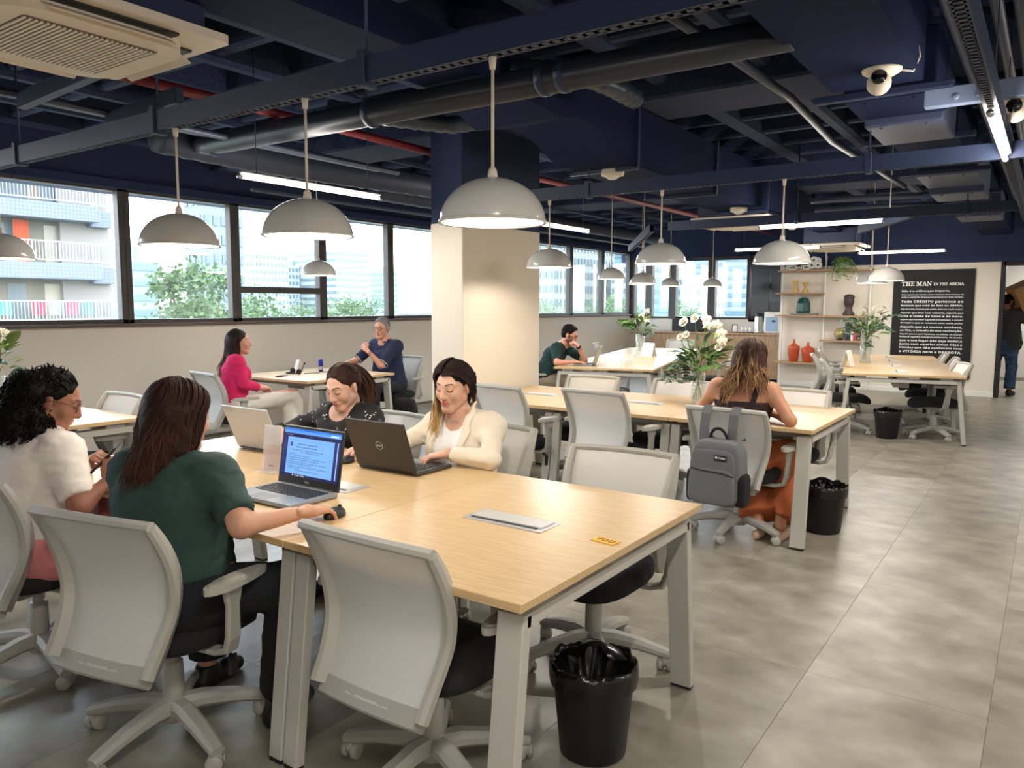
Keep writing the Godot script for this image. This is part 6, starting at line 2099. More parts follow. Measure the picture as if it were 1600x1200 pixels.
func torso(f: Field, j: Dictionary, g: float, fem: bool):
	var w: float = j.fat
	var hip: Vector3 = j.hip; var chest: Vector3 = j.chest
	var waist := hip.lerp(chest, 0.48) + v3(0, 0, 0.005)
	var side: Vector3 = (j.shR - j.shL).normalized()
	f.cap(hip - v3(0.075 * w, 0, 0), hip + v3(0.075 * w, 0, 0), 0.105 * w + g, 0.105 * w + g, 0.06)
	for s in [-1.0, 1.0]:
		f.cap(hip + v3(s * 0.055 * w, 0.06, 0), waist + side * s * 0.05 * w, 0.1 * w + g, 0.092 * w + g, 0.06)
		f.cap(waist + side * s * 0.05 * w, chest + side * s * 0.068, 0.092 * w + g, 0.1 * w + g, 0.06)
		var sh: Vector3 = j.shR if s > 0 else j.shL
		f.cap(j.neck - v3(0, 0.03, -0.005), sh - side * s * 0.012, 0.052 + g, 0.05 + g, 0.05)
		f.cap(chest + side * s * 0.06 + v3(0, 0.02, 0), sh - side * s * 0.03 - v3(0, 0.02, 0), 0.085 + g, 0.058 + g, 0.06)
		if fem:
			f.ball(chest + side * s * 0.072 + v3(0, -0.02, -0.07), 0.062 * w + g * 0.8, 0.05)
	if w > 1.08: f.egg(hip.lerp(chest, 0.35) + v3(0, 0, -0.05 * w), v3(0.13, 0.12, 0.1) * w + Vector3.ONE * g, 0.08)

func arm(f: Field, j: Dictionary, e: String, g: float, upto: float):
	# upto: 0..1 along the upper arm, 1..2 along the forearm
	var sh: Vector3 = j["sh" + e]; var el: Vector3 = j["el" + e]; var wr: Vector3 = j["wr" + e]
	var w := sqrt(j.fat as float)
	if upto <= 1.0:
		var p := sh.lerp(el, upto)
		f.cap(sh, p + (el - sh).normalized() * 0.03, 0.049 * w + g, lerpf(0.049, 0.04, upto) * w + g * 1.25, 0.05)
		f.cut(p, el - sh, 0.13)
	else:
		f.cap(sh, el, 0.047 * w + g, 0.036 * w + g, 0.04)
		var p := el.lerp(wr, upto - 1.0)
		if upto < 1.98:
			f.cap(el, p + (wr - el).normalized() * 0.03, 0.038 * w + g, lerpf(0.038, 0.026, upto - 1.0) * w + g, 0.03)
			f.cut(p, wr - el, 0.075)
		else:
			f.cap(el, wr, 0.035 * w + g, 0.0215 + g, 0.02)
			f.cap(wr, wr + ((j["tip" + e] as Vector3) - wr).normalized() * 0.02, 0.021 + g, 0.016 + g, 0.02)

func legs(f: Field, j: Dictionary, g: float, hem: float, flare := 0.0):
	var w := sqrt(j.fat as float)
	for e in ["R", "L"]:
		var s := 1.0 if e == "R" else -1.0
		var hp: Vector3 = j.hip + v3(s * 0.085 * w, -0.005, -0.01)
		var kn: Vector3 = j["knee" + e]; var an: Vector3 = j["ank" + e]
		f.cap(hp, kn, 0.088 * w + g, 0.058 * w + g, 0.05)
		var p := kn.lerp(an, hem)
		f.cap(kn, p + (an - kn).normalized() * 0.04 if hem < 1.0 else p, 0.057 * w + g, 0.04 + g + flare, 0.03)
		if hem < 1.0: f.cut(p, an - kn, 0.16)

func hand_basis(dir: Vector3, back: Vector3) -> Basis:
	var z := -dir.normalized()
	var y := (back - z * back.dot(z)).normalized()
	return Basis(y.cross(z), y, z)

func cloth_mat(c: Color, rough := 0.9) -> StandardMaterial3D:
	var m := mat(c, rough)
	m.normal_enabled = true
	m.normal_texture = M.cloth_bump
	m.normal_scale = 0.35
	m.uv1_triplanar = true
	m.uv1_scale = v3(3.0, 3.0, 3.0)
	return m

func folds(f: Field, amp: float, freq: float, sd: int):
	f.noise = FastNoiseLite.new(); f.noise.frequency = freq; f.noise.seed = sd
	f.noise.fractal_type = FastNoiseLite.FRACTAL_RIDGED; f.noise.fractal_octaves = 2
	f.amp = amp * 0.75
	f.grain = v3(0.55, 1.5, 0.55)

# makes the figure's body (skin) and returns [root, joints, head transform]
func figure(label: String, at: Vector3, turn: float, spec: Dictionary, opts: Dictionary) -> Array:
	var o := thing("person", label, "person", at, turn)
	var j := limb_points(spec)
	var inv := o.transform.affine_inverse()
	for k in ["elR", "wrR", "tipR", "elL", "wrL", "tipL", "kneeR", "kneeL", "ankR", "ankL"]:
		if spec.has("w_" + k): j[k] = inv * (spec["w_" + k] as Vector3)
	var fem: bool = opts.get("fem", true)
	var f := Field.new()
	torso(f, j, 0.0, fem)
	var ht := Transform3D(Basis.from_euler(j.look), j.head)
	f.cap(j.neck - v3(0, 0.03, 0), ht * v3(0, -0.08, 0.024), 0.055 if fem else 0.064, 0.05 if fem else 0.058, 0.035)
	for e in ["R", "L"]: arm(f, j, e, 0.0, 2.0)
	legs(f, j, -0.004, 1.0)
	var b := B.new()
	add_piece(b, f.mesh(opts.get("cell", 0.013)), Transform3D.IDENTITY, lin(opts.skin))
	if head_meshes.is_empty(): head_meshes = [head_field(false).mesh(0.0028), head_field(true).mesh(0.0034)]
	add_piece(b, face_tint(head_meshes[0 if fem else 1], opts.skin, opts), ht)
	for e in ["R", "L"]:
		var kind: String = opts.get("hand" + e, "rest")
		if not hand_meshes.has(kind):
			var hf: Array
			match kind:
				"rest": hf = hand_field([[24, 26, 18], [26, 28, 18], [28, 30, 20], [30, 32, 20]], 4.0, 0.15)
				"mouse": hf = hand_field([[14, 30, 22], [12, 30, 22], [20, 34, 24], [26, 34, 24]], 5.0, 0.1)
				"type": hf = hand_field([[18, 34, 22], [16, 36, 22], [20, 36, 22], [24, 34, 22]], 6.0, 0.2)
				"grip": hf = hand_field([[52, 46, 30], [58, 52, 34], [62, 54, 36], [66, 54, 36]], 2.0, 0.55)
				"fist": hf = hand_field([[66, 84, 40], [70, 88, 44], [72, 88, 44], [74, 86, 44]], 1.0, 0.9)
			hand_meshes[kind] = [hf[0].mesh(0.003), hf[1]]
		var hm: Array = hand_meshes[kind]
		var g := hand_tint(hm[0], hm[1], opts.skin, opts.get("nail", (opts.skin as Color).lerp(srgb(240, 200, 190), 0.5)))
		var wr: Vector3 = j["wr" + e]
		var bs := hand_basis(j["tip" + e] - wr, j.get("back" + e, Vector3.UP))
		if e == "L": bs = bs * Basis.from_scale(v3(-1, 1, 1))
		add_piece(b, g, Transform3D(bs.scaled_local(Vector3.ONE * (0.95 if fem else 1.06)), wr))
	var sm := mat(Color.WHITE, 0.55)
	sm.vertex_color_use_as_albedo = true
	sm.subsurf_scatter_enabled = true
	sm.subsurf_scatter_strength = 0.12
	put("body", b.done(), sm, o)
	return [o, j, ht]

func wear(o: Node3D, called: String, f: Field, m: Material, cell := 0.011):
	var b := B.new()
	add_piece(b, f.mesh(cell))
	return put(called, b.done(), m, o)

func shirt(o: Node3D, j: Dictionary, called: String, m: Material, fem: bool, sleeve: float, hem: float, g := 0.012, neck := 0.064, vneck := 0.0, sd := 1, fold := 0.006):
	var f := Field.new()
	torso(f, j, g, fem)
	for e in ["R", "L"]: arm(f, j, e, g * 0.9, sleeve)
	var nk: Vector3 = j.neck
	f.hole(nk - v3(0, 0.015, -0.01), nk + v3(0, 0.16, 0.02), neck)
	if vneck > 0.0:
		for k in 5:
			var t := k / 4.0
			f.hole(nk + v3(0, 0.02 - vneck * t, -0.06 - 0.035 * t), nk + v3(0, 0.02 - vneck * t, -0.26), neck * (1.05 - t) + 0.006)
	f.cut(v3(0, hem, 0), v3(0, -1, 0))
	if fold > 0.0: folds(f, fold * 1.2, 13.0, sd)
	j["shirt"] = f
	return wear(o, called, f, m, j.get("cell", 0.0115))

func trousers(o: Node3D, j: Dictionary, m: Material, top: float, hem := 0.93, g := 0.01, flare := 0.012, sd := 2):
	var f := Field.new()
	var w: float = j.fat
	f.cap(j.hip - v3(0.075 * w, 0, 0), j.hip + v3(0.075 * w, 0, 0), 0.108 * w + g, 0.108 * w + g, 0.06)
	f.cap(j.hip, j.hip + v3(0, 0.12, -0.005), 0.125 * w + g, 0.115 * w + g, 0.06)
	legs(f, j, g, hem, flare)
	f.cut(v3(0, top, 0), v3(0, 1, 0))
	folds(f, 0.006, 8.0, sd)
	return wear(o, "trousers", f, m, 0.012)

func shoes(o: Node3D, j: Dictionary, m: Material, dir := v3(0, 0, -1)):
	for e in ["R", "L"]:
		var a: Vector3 = j["ank" + e]
		var f := Field.new()
		var heel := v3(a.x, 0.035, a.z) - dir * 0.03
		f.cap(heel, v3(a.x, 0.036, a.z) + dir * 0.1, 0.036, 0.04, 0.03)
		f.cap(v3(a.x, 0.036, a.z) + dir * 0.1, v3(a.x, 0.028, a.z) + dir * 0.165, 0.04, 0.03, 0.03)
		f.cap(heel + v3(0, 0.01, 0), a, 0.036, 0.042, 0.03)
		f.cut(v3(0, 0.004, 0), v3(0, -1, 0))
		f.cut(v3(0, a.y, 0), v3(0, 1, 0))
		wear(o, "shoe", f, m, 0.008)

func hair_mat(c: Color) -> StandardMaterial3D:
	var m := mat(c, 0.55)
	m.metallic_specular = 0.22
	m.vertex_color_use_as_albedo = c == Color.WHITE
	return m

func hair(o: Node3D, ht: Transform3D, f: Field, base: Color, cell: float, locks: Array, amp := 0.004, freq := 60.0, curls := 0):
	# locks: [points, radius, root colour, tip colour, where the colour turns]
	var b := B.new()
	b.xf = ht
	if f:
		f.noise = FastNoiseLite.new(); f.noise.frequency = freq; f.noise.seed = 3
		f.amp = amp
		var g := f.mesh(cell)
		add_piece(b, g, ht, lin(base))
		var rng := RandomNumberGenerator.new(); rng.seed = 56
		for k in curls:      # small spirals all over the mass
			var s: Vector3 = g.v[rng.randi() % g.v.size()]
			if s.z < -0.005 and s.y > -0.02: continue
			var ph := rng.randf() * TAU; var rad := rng.randf_range(0.004, 0.007)
			var lean := v3(rng.randf_range(-0.25, 0.25), -1, rng.randf_range(-0.1, 0.3)).normalized()
			var out := v3(s.x, 0, s.z - 0.03).normalized() * 0.002
			var pts := []
			for q in 12: pts.append(s + out + lean * (q - 3) * 0.006 + v3(cos(ph + q * 1.2), 0.2 * sin(ph + q), sin(ph + q * 1.2)) * rad)
			locks.append([pts, rng.randf_range(0.0036, 0.0055), srgb(18, 15, 16), srgb(40, 31, 30), 0.7])
	for l in locks: lock(b, l[0], l[1], lin(l[2]), lin(l[3]), l[4])
	put("hair", b.done(), hair_mat(Color.WHITE), o)

func build_people():
	var bump := noise_image(256, 0.035, 4, 41)
	bump.convert(Image.FORMAT_RGBA8)
	bump.bump_map_to_normal_map(3.0)
	M.cloth_bump = ImageTexture.create_from_image(bump)
	woman_white_shirt()
	woman_green_shirt()
	woman_ponytail()
	woman_blazer()
	woman_pink()
	man_polo()
	man_green()
	woman_long_hair()
	man_box()

func woman_green_shirt():
	var skin := srgb(196, 146, 120)
	var r := figure("person in a dark green T-shirt with long dark brown hair, right hand on a mouse", v3(-2.37, 0, -1.37), 0.28, {
		"chest": v3(0, 0.82, -0.045), "neck": v3(0.0, 0.975, -0.07), "head": v3(0.0, 1.105, -0.1), "look": v3(-0.2, -0.3, 0), "shR": v3(0.172, 0.915, -0.07), "shL": v3(-0.172, 0.92, -0.05), "fat": 1.2,
		"w_elR": v3(-2.045, 0.79, -1.44), "w_wrR": v3(-2.005, 0.79, -1.675), "w_tipR": v3(-2.03, 0.765, -1.84), "elL": v3(-0.28, 0.72, -0.12), "wrL": v3(-0.2, 0.775, -0.33), "tipL": v3(-0.14, 0.765, -0.45),
		"w_kneeR": v3(-2.08, 0.535, -1.64), "w_ankR": v3(-2.17, 0.1, -1.66), "kneeL": v3(-0.16, 0.535, -0.4), "ankL": v3(-0.14, 0.1, -0.34)}, {"skin": skin, "handR": "mouse", "handL": "rest"})
	var o: Node3D = r[0]; var j: Dictionary = r[1]; var ht: Transform3D = r[2]
	shirt(o, j, "t_shirt", cloth_mat(srgb(38, 62, 58)), true, 0.82, 0.6, 0.014, 0.062, 0.0, 4, 0.007)
	trousers(o, j, cloth_mat(srgb(17, 18, 24)), 0.67, 0.95, 0.012, 0.02)
	shoes(o, j, M.black)
	var f := Field.new()
	hair_cap(f, 0.075, -0.12)
	f.cap(v3(0, 0.0, 0.05), v3(0, -0.17, 0.07), 0.075, 0.055, 0.05)
	f.cap(v3(-0.05, 0, 0.04), v3(-0.07, -0.17, 0.05), 0.05, 0.04, 0.04); f.cap(v3(0.06, 0.0, 0.02), v3(0.065, -0.15, 0.03), 0.038, 0.028, 0.03)
	var rng := RandomNumberGenerator.new(); rng.seed = 101
	var locks := []
	for k in 340:
		var c := srgb(36, 23, 20).lerp(srgb(58, 37, 30), rng.randf())
		var c2 := srgb(84, 54, 40).lerp(srgb(52, 34, 28), rng.randf())
		var ph := rng.randf() * 6.0
		var lk: Array
		if k % 2: lk = lock_path(rng.randf_range(-1.3, 1.2), rng.randf_range(0.5, 1.5), rng.randf_range(0.2, 0.3), v3(-0.02, 0, 0.03), rng.randf_range(0.006, 0.014), ph, rng.randf_range(0.006, 0.016))
		else:
			var sd := 1.0 if k % 4 else -1.0
			lk = part_lock(rng.randf_range(-0.08, 0.09), sd, 0.0, rng.randf_range(0.13, 0.2) if sd > 0 else rng.randf_range(0.18, 0.28), v3(-0.01, 0, 0.02), 0.01, ph, 0.03, rng.randf_range(0, 0.008))
		locks.append([lk, rng.randf_range(0.004, 0.0078), c, c2, 0.65])
	hair(o, ht, f, srgb(46, 30, 26), 0.007, locks)

func woman_white_shirt():
	var skin := srgb(150, 100, 78)
	var r := figure("person in white T-shirt and pink trousers, black curls, holding a phone", v3(-3.31, 0, -1.37), 0.1, {
		"chest": v3(0, 0.82, -0.02), "neck": v3(0.02, 0.975, -0.05), "head": v3(0.05, 1.095, -0.08), "look": v3(-0.38, -0.62, 0), "shR": v3(0.18, 0.905, -0.03), "shL": v3(-0.175, 0.91, -0.03), "fat": 1.34,
		"w_elR": v3(-2.985, 0.715, -1.40), "w_wrR": v3(-2.985, 0.80, -1.52), "w_tipR": v3(-3.03, 0.90, -1.56), "backR": v3(0.7, 0.1, 0.5), "elL": v3(-0.24, 0.72, -0.1), "w_wrL": v3(-3.24, 0.83, -1.56), "w_tipL": v3(-3.13, 0.885, -1.57), "backL": v3(-0.8, 0.2, 0.3),
		"kneeR": v3(0.2, 0.54, -0.36), "kneeL": v3(-0.16, 0.54, -0.38), "ankR": v3(0.18, 0.1, -0.33), "ankL": v3(-0.14, 0.1, -0.33)}, {"skin": skin, "handR": "grip", "handL": "grip", "nail": srgb(40, 30, 36)})
	var o: Node3D = r[0]; var j: Dictionary = r[1]; var ht: Transform3D = r[2]
	shirt(o, j, "t_shirt", cloth_mat(srgb(226, 216, 208)), true, 0.86, 0.585, 0.015, 0.064, 0.0, 9, 0.006)
	trousers(o, j, cloth_mat(srgb(208, 128, 128)), 0.66, 0.95, 0.016, 0.03)
	shoes(o, j, M.white)
	glasses(o, ht, mat(srgb(70, 48, 36), 0.3), 0.023)
	var f := Field.new()
	hair_cap(f, 0.082, -0.14)
	var rng := RandomNumberGenerator.new(); rng.seed = 55
	for k in 54:
		var a := rng.randf_range(-2.0, 1.45)
		var t := rng.randf()
		f.ball(v3(sin(a) * (0.065 + 0.045 * t) - 0.015 * t, 0.05 - 0.37 * t, 0.055 + cos(a) * (0.06 + 0.06 * t)), rng.randf_range(0.04, 0.06), 0.02)
	for q in [[0.075, -0.07, 0.035], [0.08, -0.12, 0.02], [0.085, -0.16, 0.0], [0.07, -0.05, 0.06]]: f.ball(v3(q[0], q[1], q[2]), 0.04, 0.02)
	var locks := []
	for k in 80:      # combed back from the hairline
		var az := rng.randf_range(1.2, 3.0) * (1.0 if k % 2 else -1.0); var e0 := rng.randf_range(-0.1, 0.9) if absf(az) < 2.2 else rng.randf_range(0.6, 1.1)
		var pts := []
		for i in 8:
			var t := i / 7.0
			var d0 := v3(sin(az) * cos(e0), sin(e0), cos(az) * cos(e0)).lerp(v3(0, 0.3, 1.0), t * 0.8).normalized()
			pts.append(v3(d0.x * 0.084, 0.036 + d0.y * 0.09, 0.018 + d0.z * 0.1) + v3(0, sin(t * 14.0 + k) * 0.002, 0))
		locks.append([pts, 0.006, srgb(18, 15, 16), srgb(30, 24, 24), 0.5])
	for k in 26:      # curls that fall forward over her right shoulder
		var pts := []; var ph := rng.randf() * TAU
		var s := v3(0.06 + rng.randf_range(-0.015, 0.02), -0.05, 0.0 + rng.randf_range(-0.02, 0.03)); var e := v3(0.1 + rng.randf_range(-0.02, 0.03), -0.21 - rng.randf() * 0.07, -0.1 + rng.randf_range(-0.03, 0.03))
		for q in 19: pts.append(s.lerp(e, q / 18.0) + v3(cos(ph + q * 1.1), 0.3 * sin(ph + q), sin(ph + q * 1.1)) * 0.008)
		locks.append([pts, 0.0042, srgb(24, 19, 20), srgb(84, 62, 52), 0.7])
	hair(o, ht, f, srgb(20, 17, 19), 0.01, locks, 0.01, 70.0, 760)
	var ph2 := thing("phone", "black phone held in both hands by the woman in the white shirt", "phone", v3(-3.06, 0.868, -1.54))
	var up := v3(0.58, 0.7, -0.42).normalized(); var fc := v3(-0.35, 0.55, 0.5)
	fc = (fc - up * fc.dot(up)).normalized()
	ph2.basis = Basis(up.cross(fc), up, fc)
	var pb := B.new(); pb.box(Vector3.ZERO, v3(0.075, 0.155, 0.009), 0.004); put("body", pb.done(), M.black, ph2)
	var ps := B.new(); ps.box(v3(0, 0, 0.0046), v3(0.068, 0.145, 0.001)); put("screen", ps.done(), M.black_gloss, ph2)

func woman_ponytail():
	var skin := srgb(214, 168, 148)
	var r := figure("person in a black blouse with small white birds, hair in a ponytail, looking down", v3(-3.13, 0, -2.98), PI, {
		"chest": v3(0, 0.80, -0.06), "neck": v3(0.0, 0.93, -0.1), "head": v3(-0.045, 1.045, -0.155), "look": v3(-0.36, 0.1, 0.0), "shR": v3(0.165, 0.865, -0.07), "shL": v3(-0.165, 0.875, -0.07), "fat": 1.08,
		"w_elR": v3(-3.50, 0.79, -2.88), "w_wrR": v3(-3.40, 0.785, -2.66), "w_tipR": v3(-3.34, 0.775, -2.52), "w_elL": v3(-2.79, 0.775, -2.79), "w_wrL": v3(-2.71, 0.795, -2.60), "w_tipL": v3(-2.68, 0.77, -2.44)}, {"skin": skin, "handR": "type", "handL": "mouse", "nail": srgb(176, 20, 36), "lip": srgb(196, 122, 116), "brow": srgb(70, 46, 38)})
	var o: Node3D = r[0]; var j: Dictionary = r[1]; var ht: Transform3D = r[2]
	var bl := cloth_mat(srgb(22, 22, 25))
	shirt(o, j, "blouse", bl, true, 1.7, 0.5, 0.016, 0.085, 0.06, 6, 0.008)
	# small white birds printed on the blouse
	var pb := B.new()
	var rng := RandomNumberGenerator.new(); rng.seed = 20
	var sf: Field = j.shirt
	for k in 120:
		var st: Vector3; var dr := v3(rng.randf_range(-0.3, 0.3), 0, 1).normalized()
		if k < 50: st = v3(rng.randf_range(-0.2, 0.2), rng.randf_range(0.62, 0.92), -0.5)
		else:
			var e := "R" if k % 2 else "L"
			var q: Vector3 = (j["sh" + e] as Vector3).lerp(j["el" + e], rng.randf_range(0.0, 1.0)) if k % 3 else (j["el" + e] as Vector3).lerp(j["wr" + e], rng.randf_range(0.0, 0.6))
			dr = v3(rng.randf_range(-1, 1), rng.randf_range(-1, 0.2), rng.randf_range(0.0, 1.0)).normalized()
			st = q - dr * 0.3
		var at := sf.hit(st, dr)
		if at.distance_to(st) > 0.6 or sf.value(at) > 0.004: continue
		var nn := sf.normal(at)
		var u := nn.cross(v3(rng.randf() - 0.5, rng.randf() - 0.5, rng.randf() - 0.5)).normalized()
		var w := nn.cross(u)
		at += nn * 0.0012
		pb.st.set_smooth_group(-1)
		for q in [[-1.0, 0.3, 0.0, -0.35, 0.15, 0.25], [1.0, 0.55, 0.15, 0.25, 0.0, -0.35], [0.0, -0.35, -0.1, -1.1, 0.25, -0.2]]:
			pb.tri(at + (u * q[0] + w * q[1]) * 0.0095, at + (u * q[2] + w * q[3]) * 0.0095, at + (u * q[4] + w * q[5]) * 0.0095)
	put("bird_print", pb.done(), mat(srgb(220, 216, 210), 0.8), o)
	trousers(o, j, cloth_mat(srgb(40, 42, 52)), 0.62)
	shoes(o, j, M.black)
	var f := Field.new()
	hair_cap(f, 0.083, -0.06)
	var locks := []
	for k in 300:
		var c := srgb(40, 28, 24).lerp(srgb(66, 47, 38), rng.randf())
		var az := rng.randf_range(-2.75, 2.75)
		var e0 := rng.randf_range(-0.1, 0.9) if absf(az) < 2.1 else rng.randf_range(0.55, 1.1)
		var pts := []
		for i in 8:
			var t := i / 7.0
			var d0 := v3(sin(az) * cos(e0), sin(e0), cos(az) * cos(e0)).lerp(v3(0, 0.42, 1.0), t).normalized()
			pts.append(v3(d0.x * 0.0825, 0.036 + d0.y * 0.0885, 0.018 + d0.z * 0.0985))
		locks.append([pts, 0.0034, c, c, 0.5])
	for k in 130:
		var c := srgb(50, 35, 29).lerp(srgb(80, 56, 44), rng.randf())
		var off := v3(rng.randfn(), 0, rng.randfn()) * 0.014
		var pts := []; var ph := rng.randf() * TAU
		for i in 14:
			var t := i / 13.0
			pts.append(v3(0.0 - 0.03 * t, 0.082 + 0.02 * sin(t * 6.0) * (1.0 - t) - 0.27 * t, 0.1 + 0.055 * sin(t * 2.6)) + off * (0.35 + 1.2 * sin(PI * t * 0.9)) + v3(sin(ph + t * 9.0), 0, cos(ph + t * 9.0)) * 0.007 * t)
		locks.append([pts, rng.randf_range(0.004, 0.0062), c, srgb(98, 70, 54), 0.75])
	hair(o, ht, f, srgb(54, 38, 32), 0.006, locks)

func woman_blazer():
	var skin := srgb(210, 164, 140)
	var r := figure("person in a cream blazer over a white V-neck top, typing with red nails", v3(-2.355, 0, -2.95), PI, {
		"chest": v3(0, 0.79, -0.015), "neck": v3(0.0, 0.95, -0.035), "head": v3(0.0, 1.09, -0.085), "look": v3(-0.16, 0.12, 0.03), "shR": v3(0.166, 0.885, -0.005), "shL": v3(-0.168, 0.89, 0.005), "fat": 0.96,
		"w_elR": v3(-2.64, 0.775, -2.78), "w_wrR": v3(-2.49, 0.80, -2.63), "w_tipR": v3(-2.43, 0.785, -2.53), "w_elL": v3(-2.045, 0.785, -2.745), "w_wrL": v3(-2.245, 0.80, -2.68), "w_tipL": v3(-2.36, 0.775, -2.60)}, {"skin": skin, "handR": "type", "handL": "type", "nail": srgb(200, 16, 40), "lip": srgb(196, 110, 106), "brow": srgb(58, 38, 32)})
	var o: Node3D = r[0]; var j: Dictionary = r[1]; var ht: Transform3D = r[2]
	shirt(o, j, "v_neck_top", cloth_mat(srgb(236, 232, 230)), true, 0.1, 0.5, 0.004, 0.07, 0.11, 3, 0.003)
	var f := Field.new()
	torso(f, j, 0.02, true)
	for e in ["R", "L"]: arm(f, j, e, 0.011, 1.88)
	var nk: Vector3 = j.neck
	f.hole(nk - v3(0, 0.015, -0.01), nk + v3(0, 0.16, 0.02), 0.066)
	# the open front: a wedge that widens downwards
	for k in 10:
		var t := k / 9.0
		f.hole(v3(0, 0.97 - 0.5 * t, -0.05), v3(0, 0.97 - 0.5 * t, -0.4), 0.068 + 0.01 * sin(t * 3.0))
	f.cut(v3(0, 0.5, 0), v3(0, -1, 0))
	folds(f, 0.007, 8.0, 12)
	var bm := cloth_mat(srgb(226, 214, 194))
	var bz = wear(o, "blazer", f, bm, 0.009)
	for s in [-1.0, 1.0]:
		var lp := B.new(); var g := []; var last := -0.08
		for i in 13:
			var t := i / 12.0
			var wd := 0.055 * (1.0 - pow(t, 2.2)) + 0.008
			if t < 0.3: wd *= 0.62 + 0.5 * t
			elif t < 0.36: wd *= 0.72
			var row := []
			for k in 4:
				var x: float = s * (0.071 - 0.004 * t + wd * (k - 0.35) / 3.0)
				var y := 0.985 - 0.3 * t + 0.012 * k * (1.0 - t)
				var q := f.hit(v3(x, y, -0.5), v3(0, 0, 1))
				if q.z > 0.03: q.z = last
				last = q.z
				row.append(q + v3(0, 0, -0.006 - 0.004 * sin(PI * k / 3.0)))
			if s > 0: row.reverse()
			g.append(row)
		lp.sheet(g, 0.005)
		put("lapel", lp.done(), bm, bz)
	trousers(o, j, cloth_mat(srgb(60, 60, 66)), 0.62)
	shoes(o, j, M.black)
	var nb := B.new(); var np := []
	for k in 21:
		var a := -2.2 + 4.4 * k / 20.0
		np.append(nk + v3(sin(a) * 0.062, 0.0 - 0.028 * (0.5 + 0.5 * cos(a)), -0.012 - cos(a) * 0.062))
	nb.tube(np, 0.0016, 5)
	for k in [7, 9, 11, 13]: nb.ball(np[k] - v3(0, 0.006, 0.003), v3(0.0045, 0.0045, 0.004), 8)
	put("necklace", nb.done(), M.steel, o)
	var hf := Field.new()
	hair_cap(hf, 0.079, -0.1)
	hf.cap(v3(0, -0.02, 0.06), v3(0, -0.1, 0.06), 0.062, 0.04, 0.04)
	var rng := RandomNumberGenerator.new(); rng.seed = 71
	var locks := []
	for k in 260:
		var c := srgb(28, 20, 18).lerp(srgb(46, 34, 29), rng.randf())
		var ph := rng.randf() * 6.0
		var lk: Array
		if k % 3 == 0: lk = lock_path(rng.randf_range(-1.5, 1.5), rng.randf_range(0.5, 1.5), rng.randf_range(0.08, 0.15), v3(0, 0, 0.01), 0.005, ph, 0.008)
		else: lk = part_lock(rng.randf_range(-0.085, 0.08), -1.0, 0.012, rng.randf_range(0.03, 0.1), v3(0.035, 0, 0.07), 0.003, ph, 0.085, rng.randf_range(0, 0.005))
		locks.append([lk, rng.randf_range(0.003, 0.0055), c, srgb(74, 54, 42), 0.85])
	for k in 110:     # the long blonde-ended side, brought forward over her right shoulder
		var c := srgb(30, 21, 19).lerp(srgb(52, 37, 30), rng.randf())
		var lk := part_lock(rng.randf_range(-0.075, 0.06), 1.0, 0.012, rng.randf_range(0.2, 0.285), v3(-0.004 + rng.randfn() * 0.014, 0, -0.075 + rng.randfn() * 0.02), 0.009, rng.randf() * 6.0, 0.035, rng.randf_range(0, 0.012))
		locks.append([lk, rng.randf_range(0.0035, 0.006), c, srgb(216, 180, 118).lerp(srgb(158, 116, 70), rng.randf()), 0.62])
	hair(o, ht, hf, srgb(38, 27, 25), 0.006, locks)

func woman_pink():
	var skin := srgb(206, 150, 124)
	var r := figure("person in a pink blouse and white trousers by the window", v3(-6.37, 0, -4.46), -0.42, {
		"chest": v3(0, 0.84, 0.0), "neck": v3(0.0, 0.995, -0.01), "head": v3(0.0, 1.125, -0.06), "look": v3(0.02, -0.22, 0), "shR": v3(0.16, 0.945, 0.0), "shL": v3(-0.16, 0.95, 0.0),
		"elR": v3(0.2, 0.73, -0.05), "wrR": v3(0.1, 0.68, -0.24), "tipR": v3(0.0, 0.665, -0.34), "elL": v3(-0.2, 0.73, -0.06), "wrL": v3(-0.06, 0.68, -0.27), "tipL": v3(0.04, 0.66, -0.33),
		"kneeR": v3(0.03, 0.6, -0.55), "kneeL": v3(-0.02, 0.53, -0.52), "ankR": v3(-0.06, 0.22, -0.72), "ankL": v3(0.05, 0.1, -0.55)}, {"skin": skin, "cell": 0.016, "open": true})
	var o: Node3D = r[0]; var j: Dictionary = r[1]; var ht: Transform3D = r[2]
	shirt(o, j, "blouse", cloth_mat(srgb(206, 30, 92)), true, 1.75, 0.56, 0.014, 0.066, 0.05, 5, 0.008)
	trousers(o, j, cloth_mat(srgb(222, 216, 206)), 0.63, 0.9, 0.014, 0.05)
	shoes(o, j, M.black)
	var f := Field.new()
	hair_cap(f, 0.08, -0.14)
	f.cap(v3(0, 0, 0.05), v3(0, -0.27, 0.12), 0.075, 0.06, 0.05); f.cap(v3(0.05, 0, 0.04), v3(0.06, -0.26, 0.05), 0.05, 0.04, 0.04)
	var rng := RandomNumberGenerator.new(); rng.seed = 61
	var locks := []
	for k in 90:
		var az := rng.randf_range(-1.8, 1.8)
		locks.append([lock_path(az, rng.randf_range(0.2, 1.4), rng.randf_range(0.25, 0.36), v3(sin(az) * 0.01, 0, 0.1), 0.004, rng.randf() * 6.0, 0.012), rng.randf_range(0.007, 0.011), srgb(46, 34, 32), srgb(150, 122, 98).lerp(srgb(84, 62, 52), rng.randf()), 0.7])
	hair(o, ht, f, srgb(48, 36, 34), 0.009, locks)

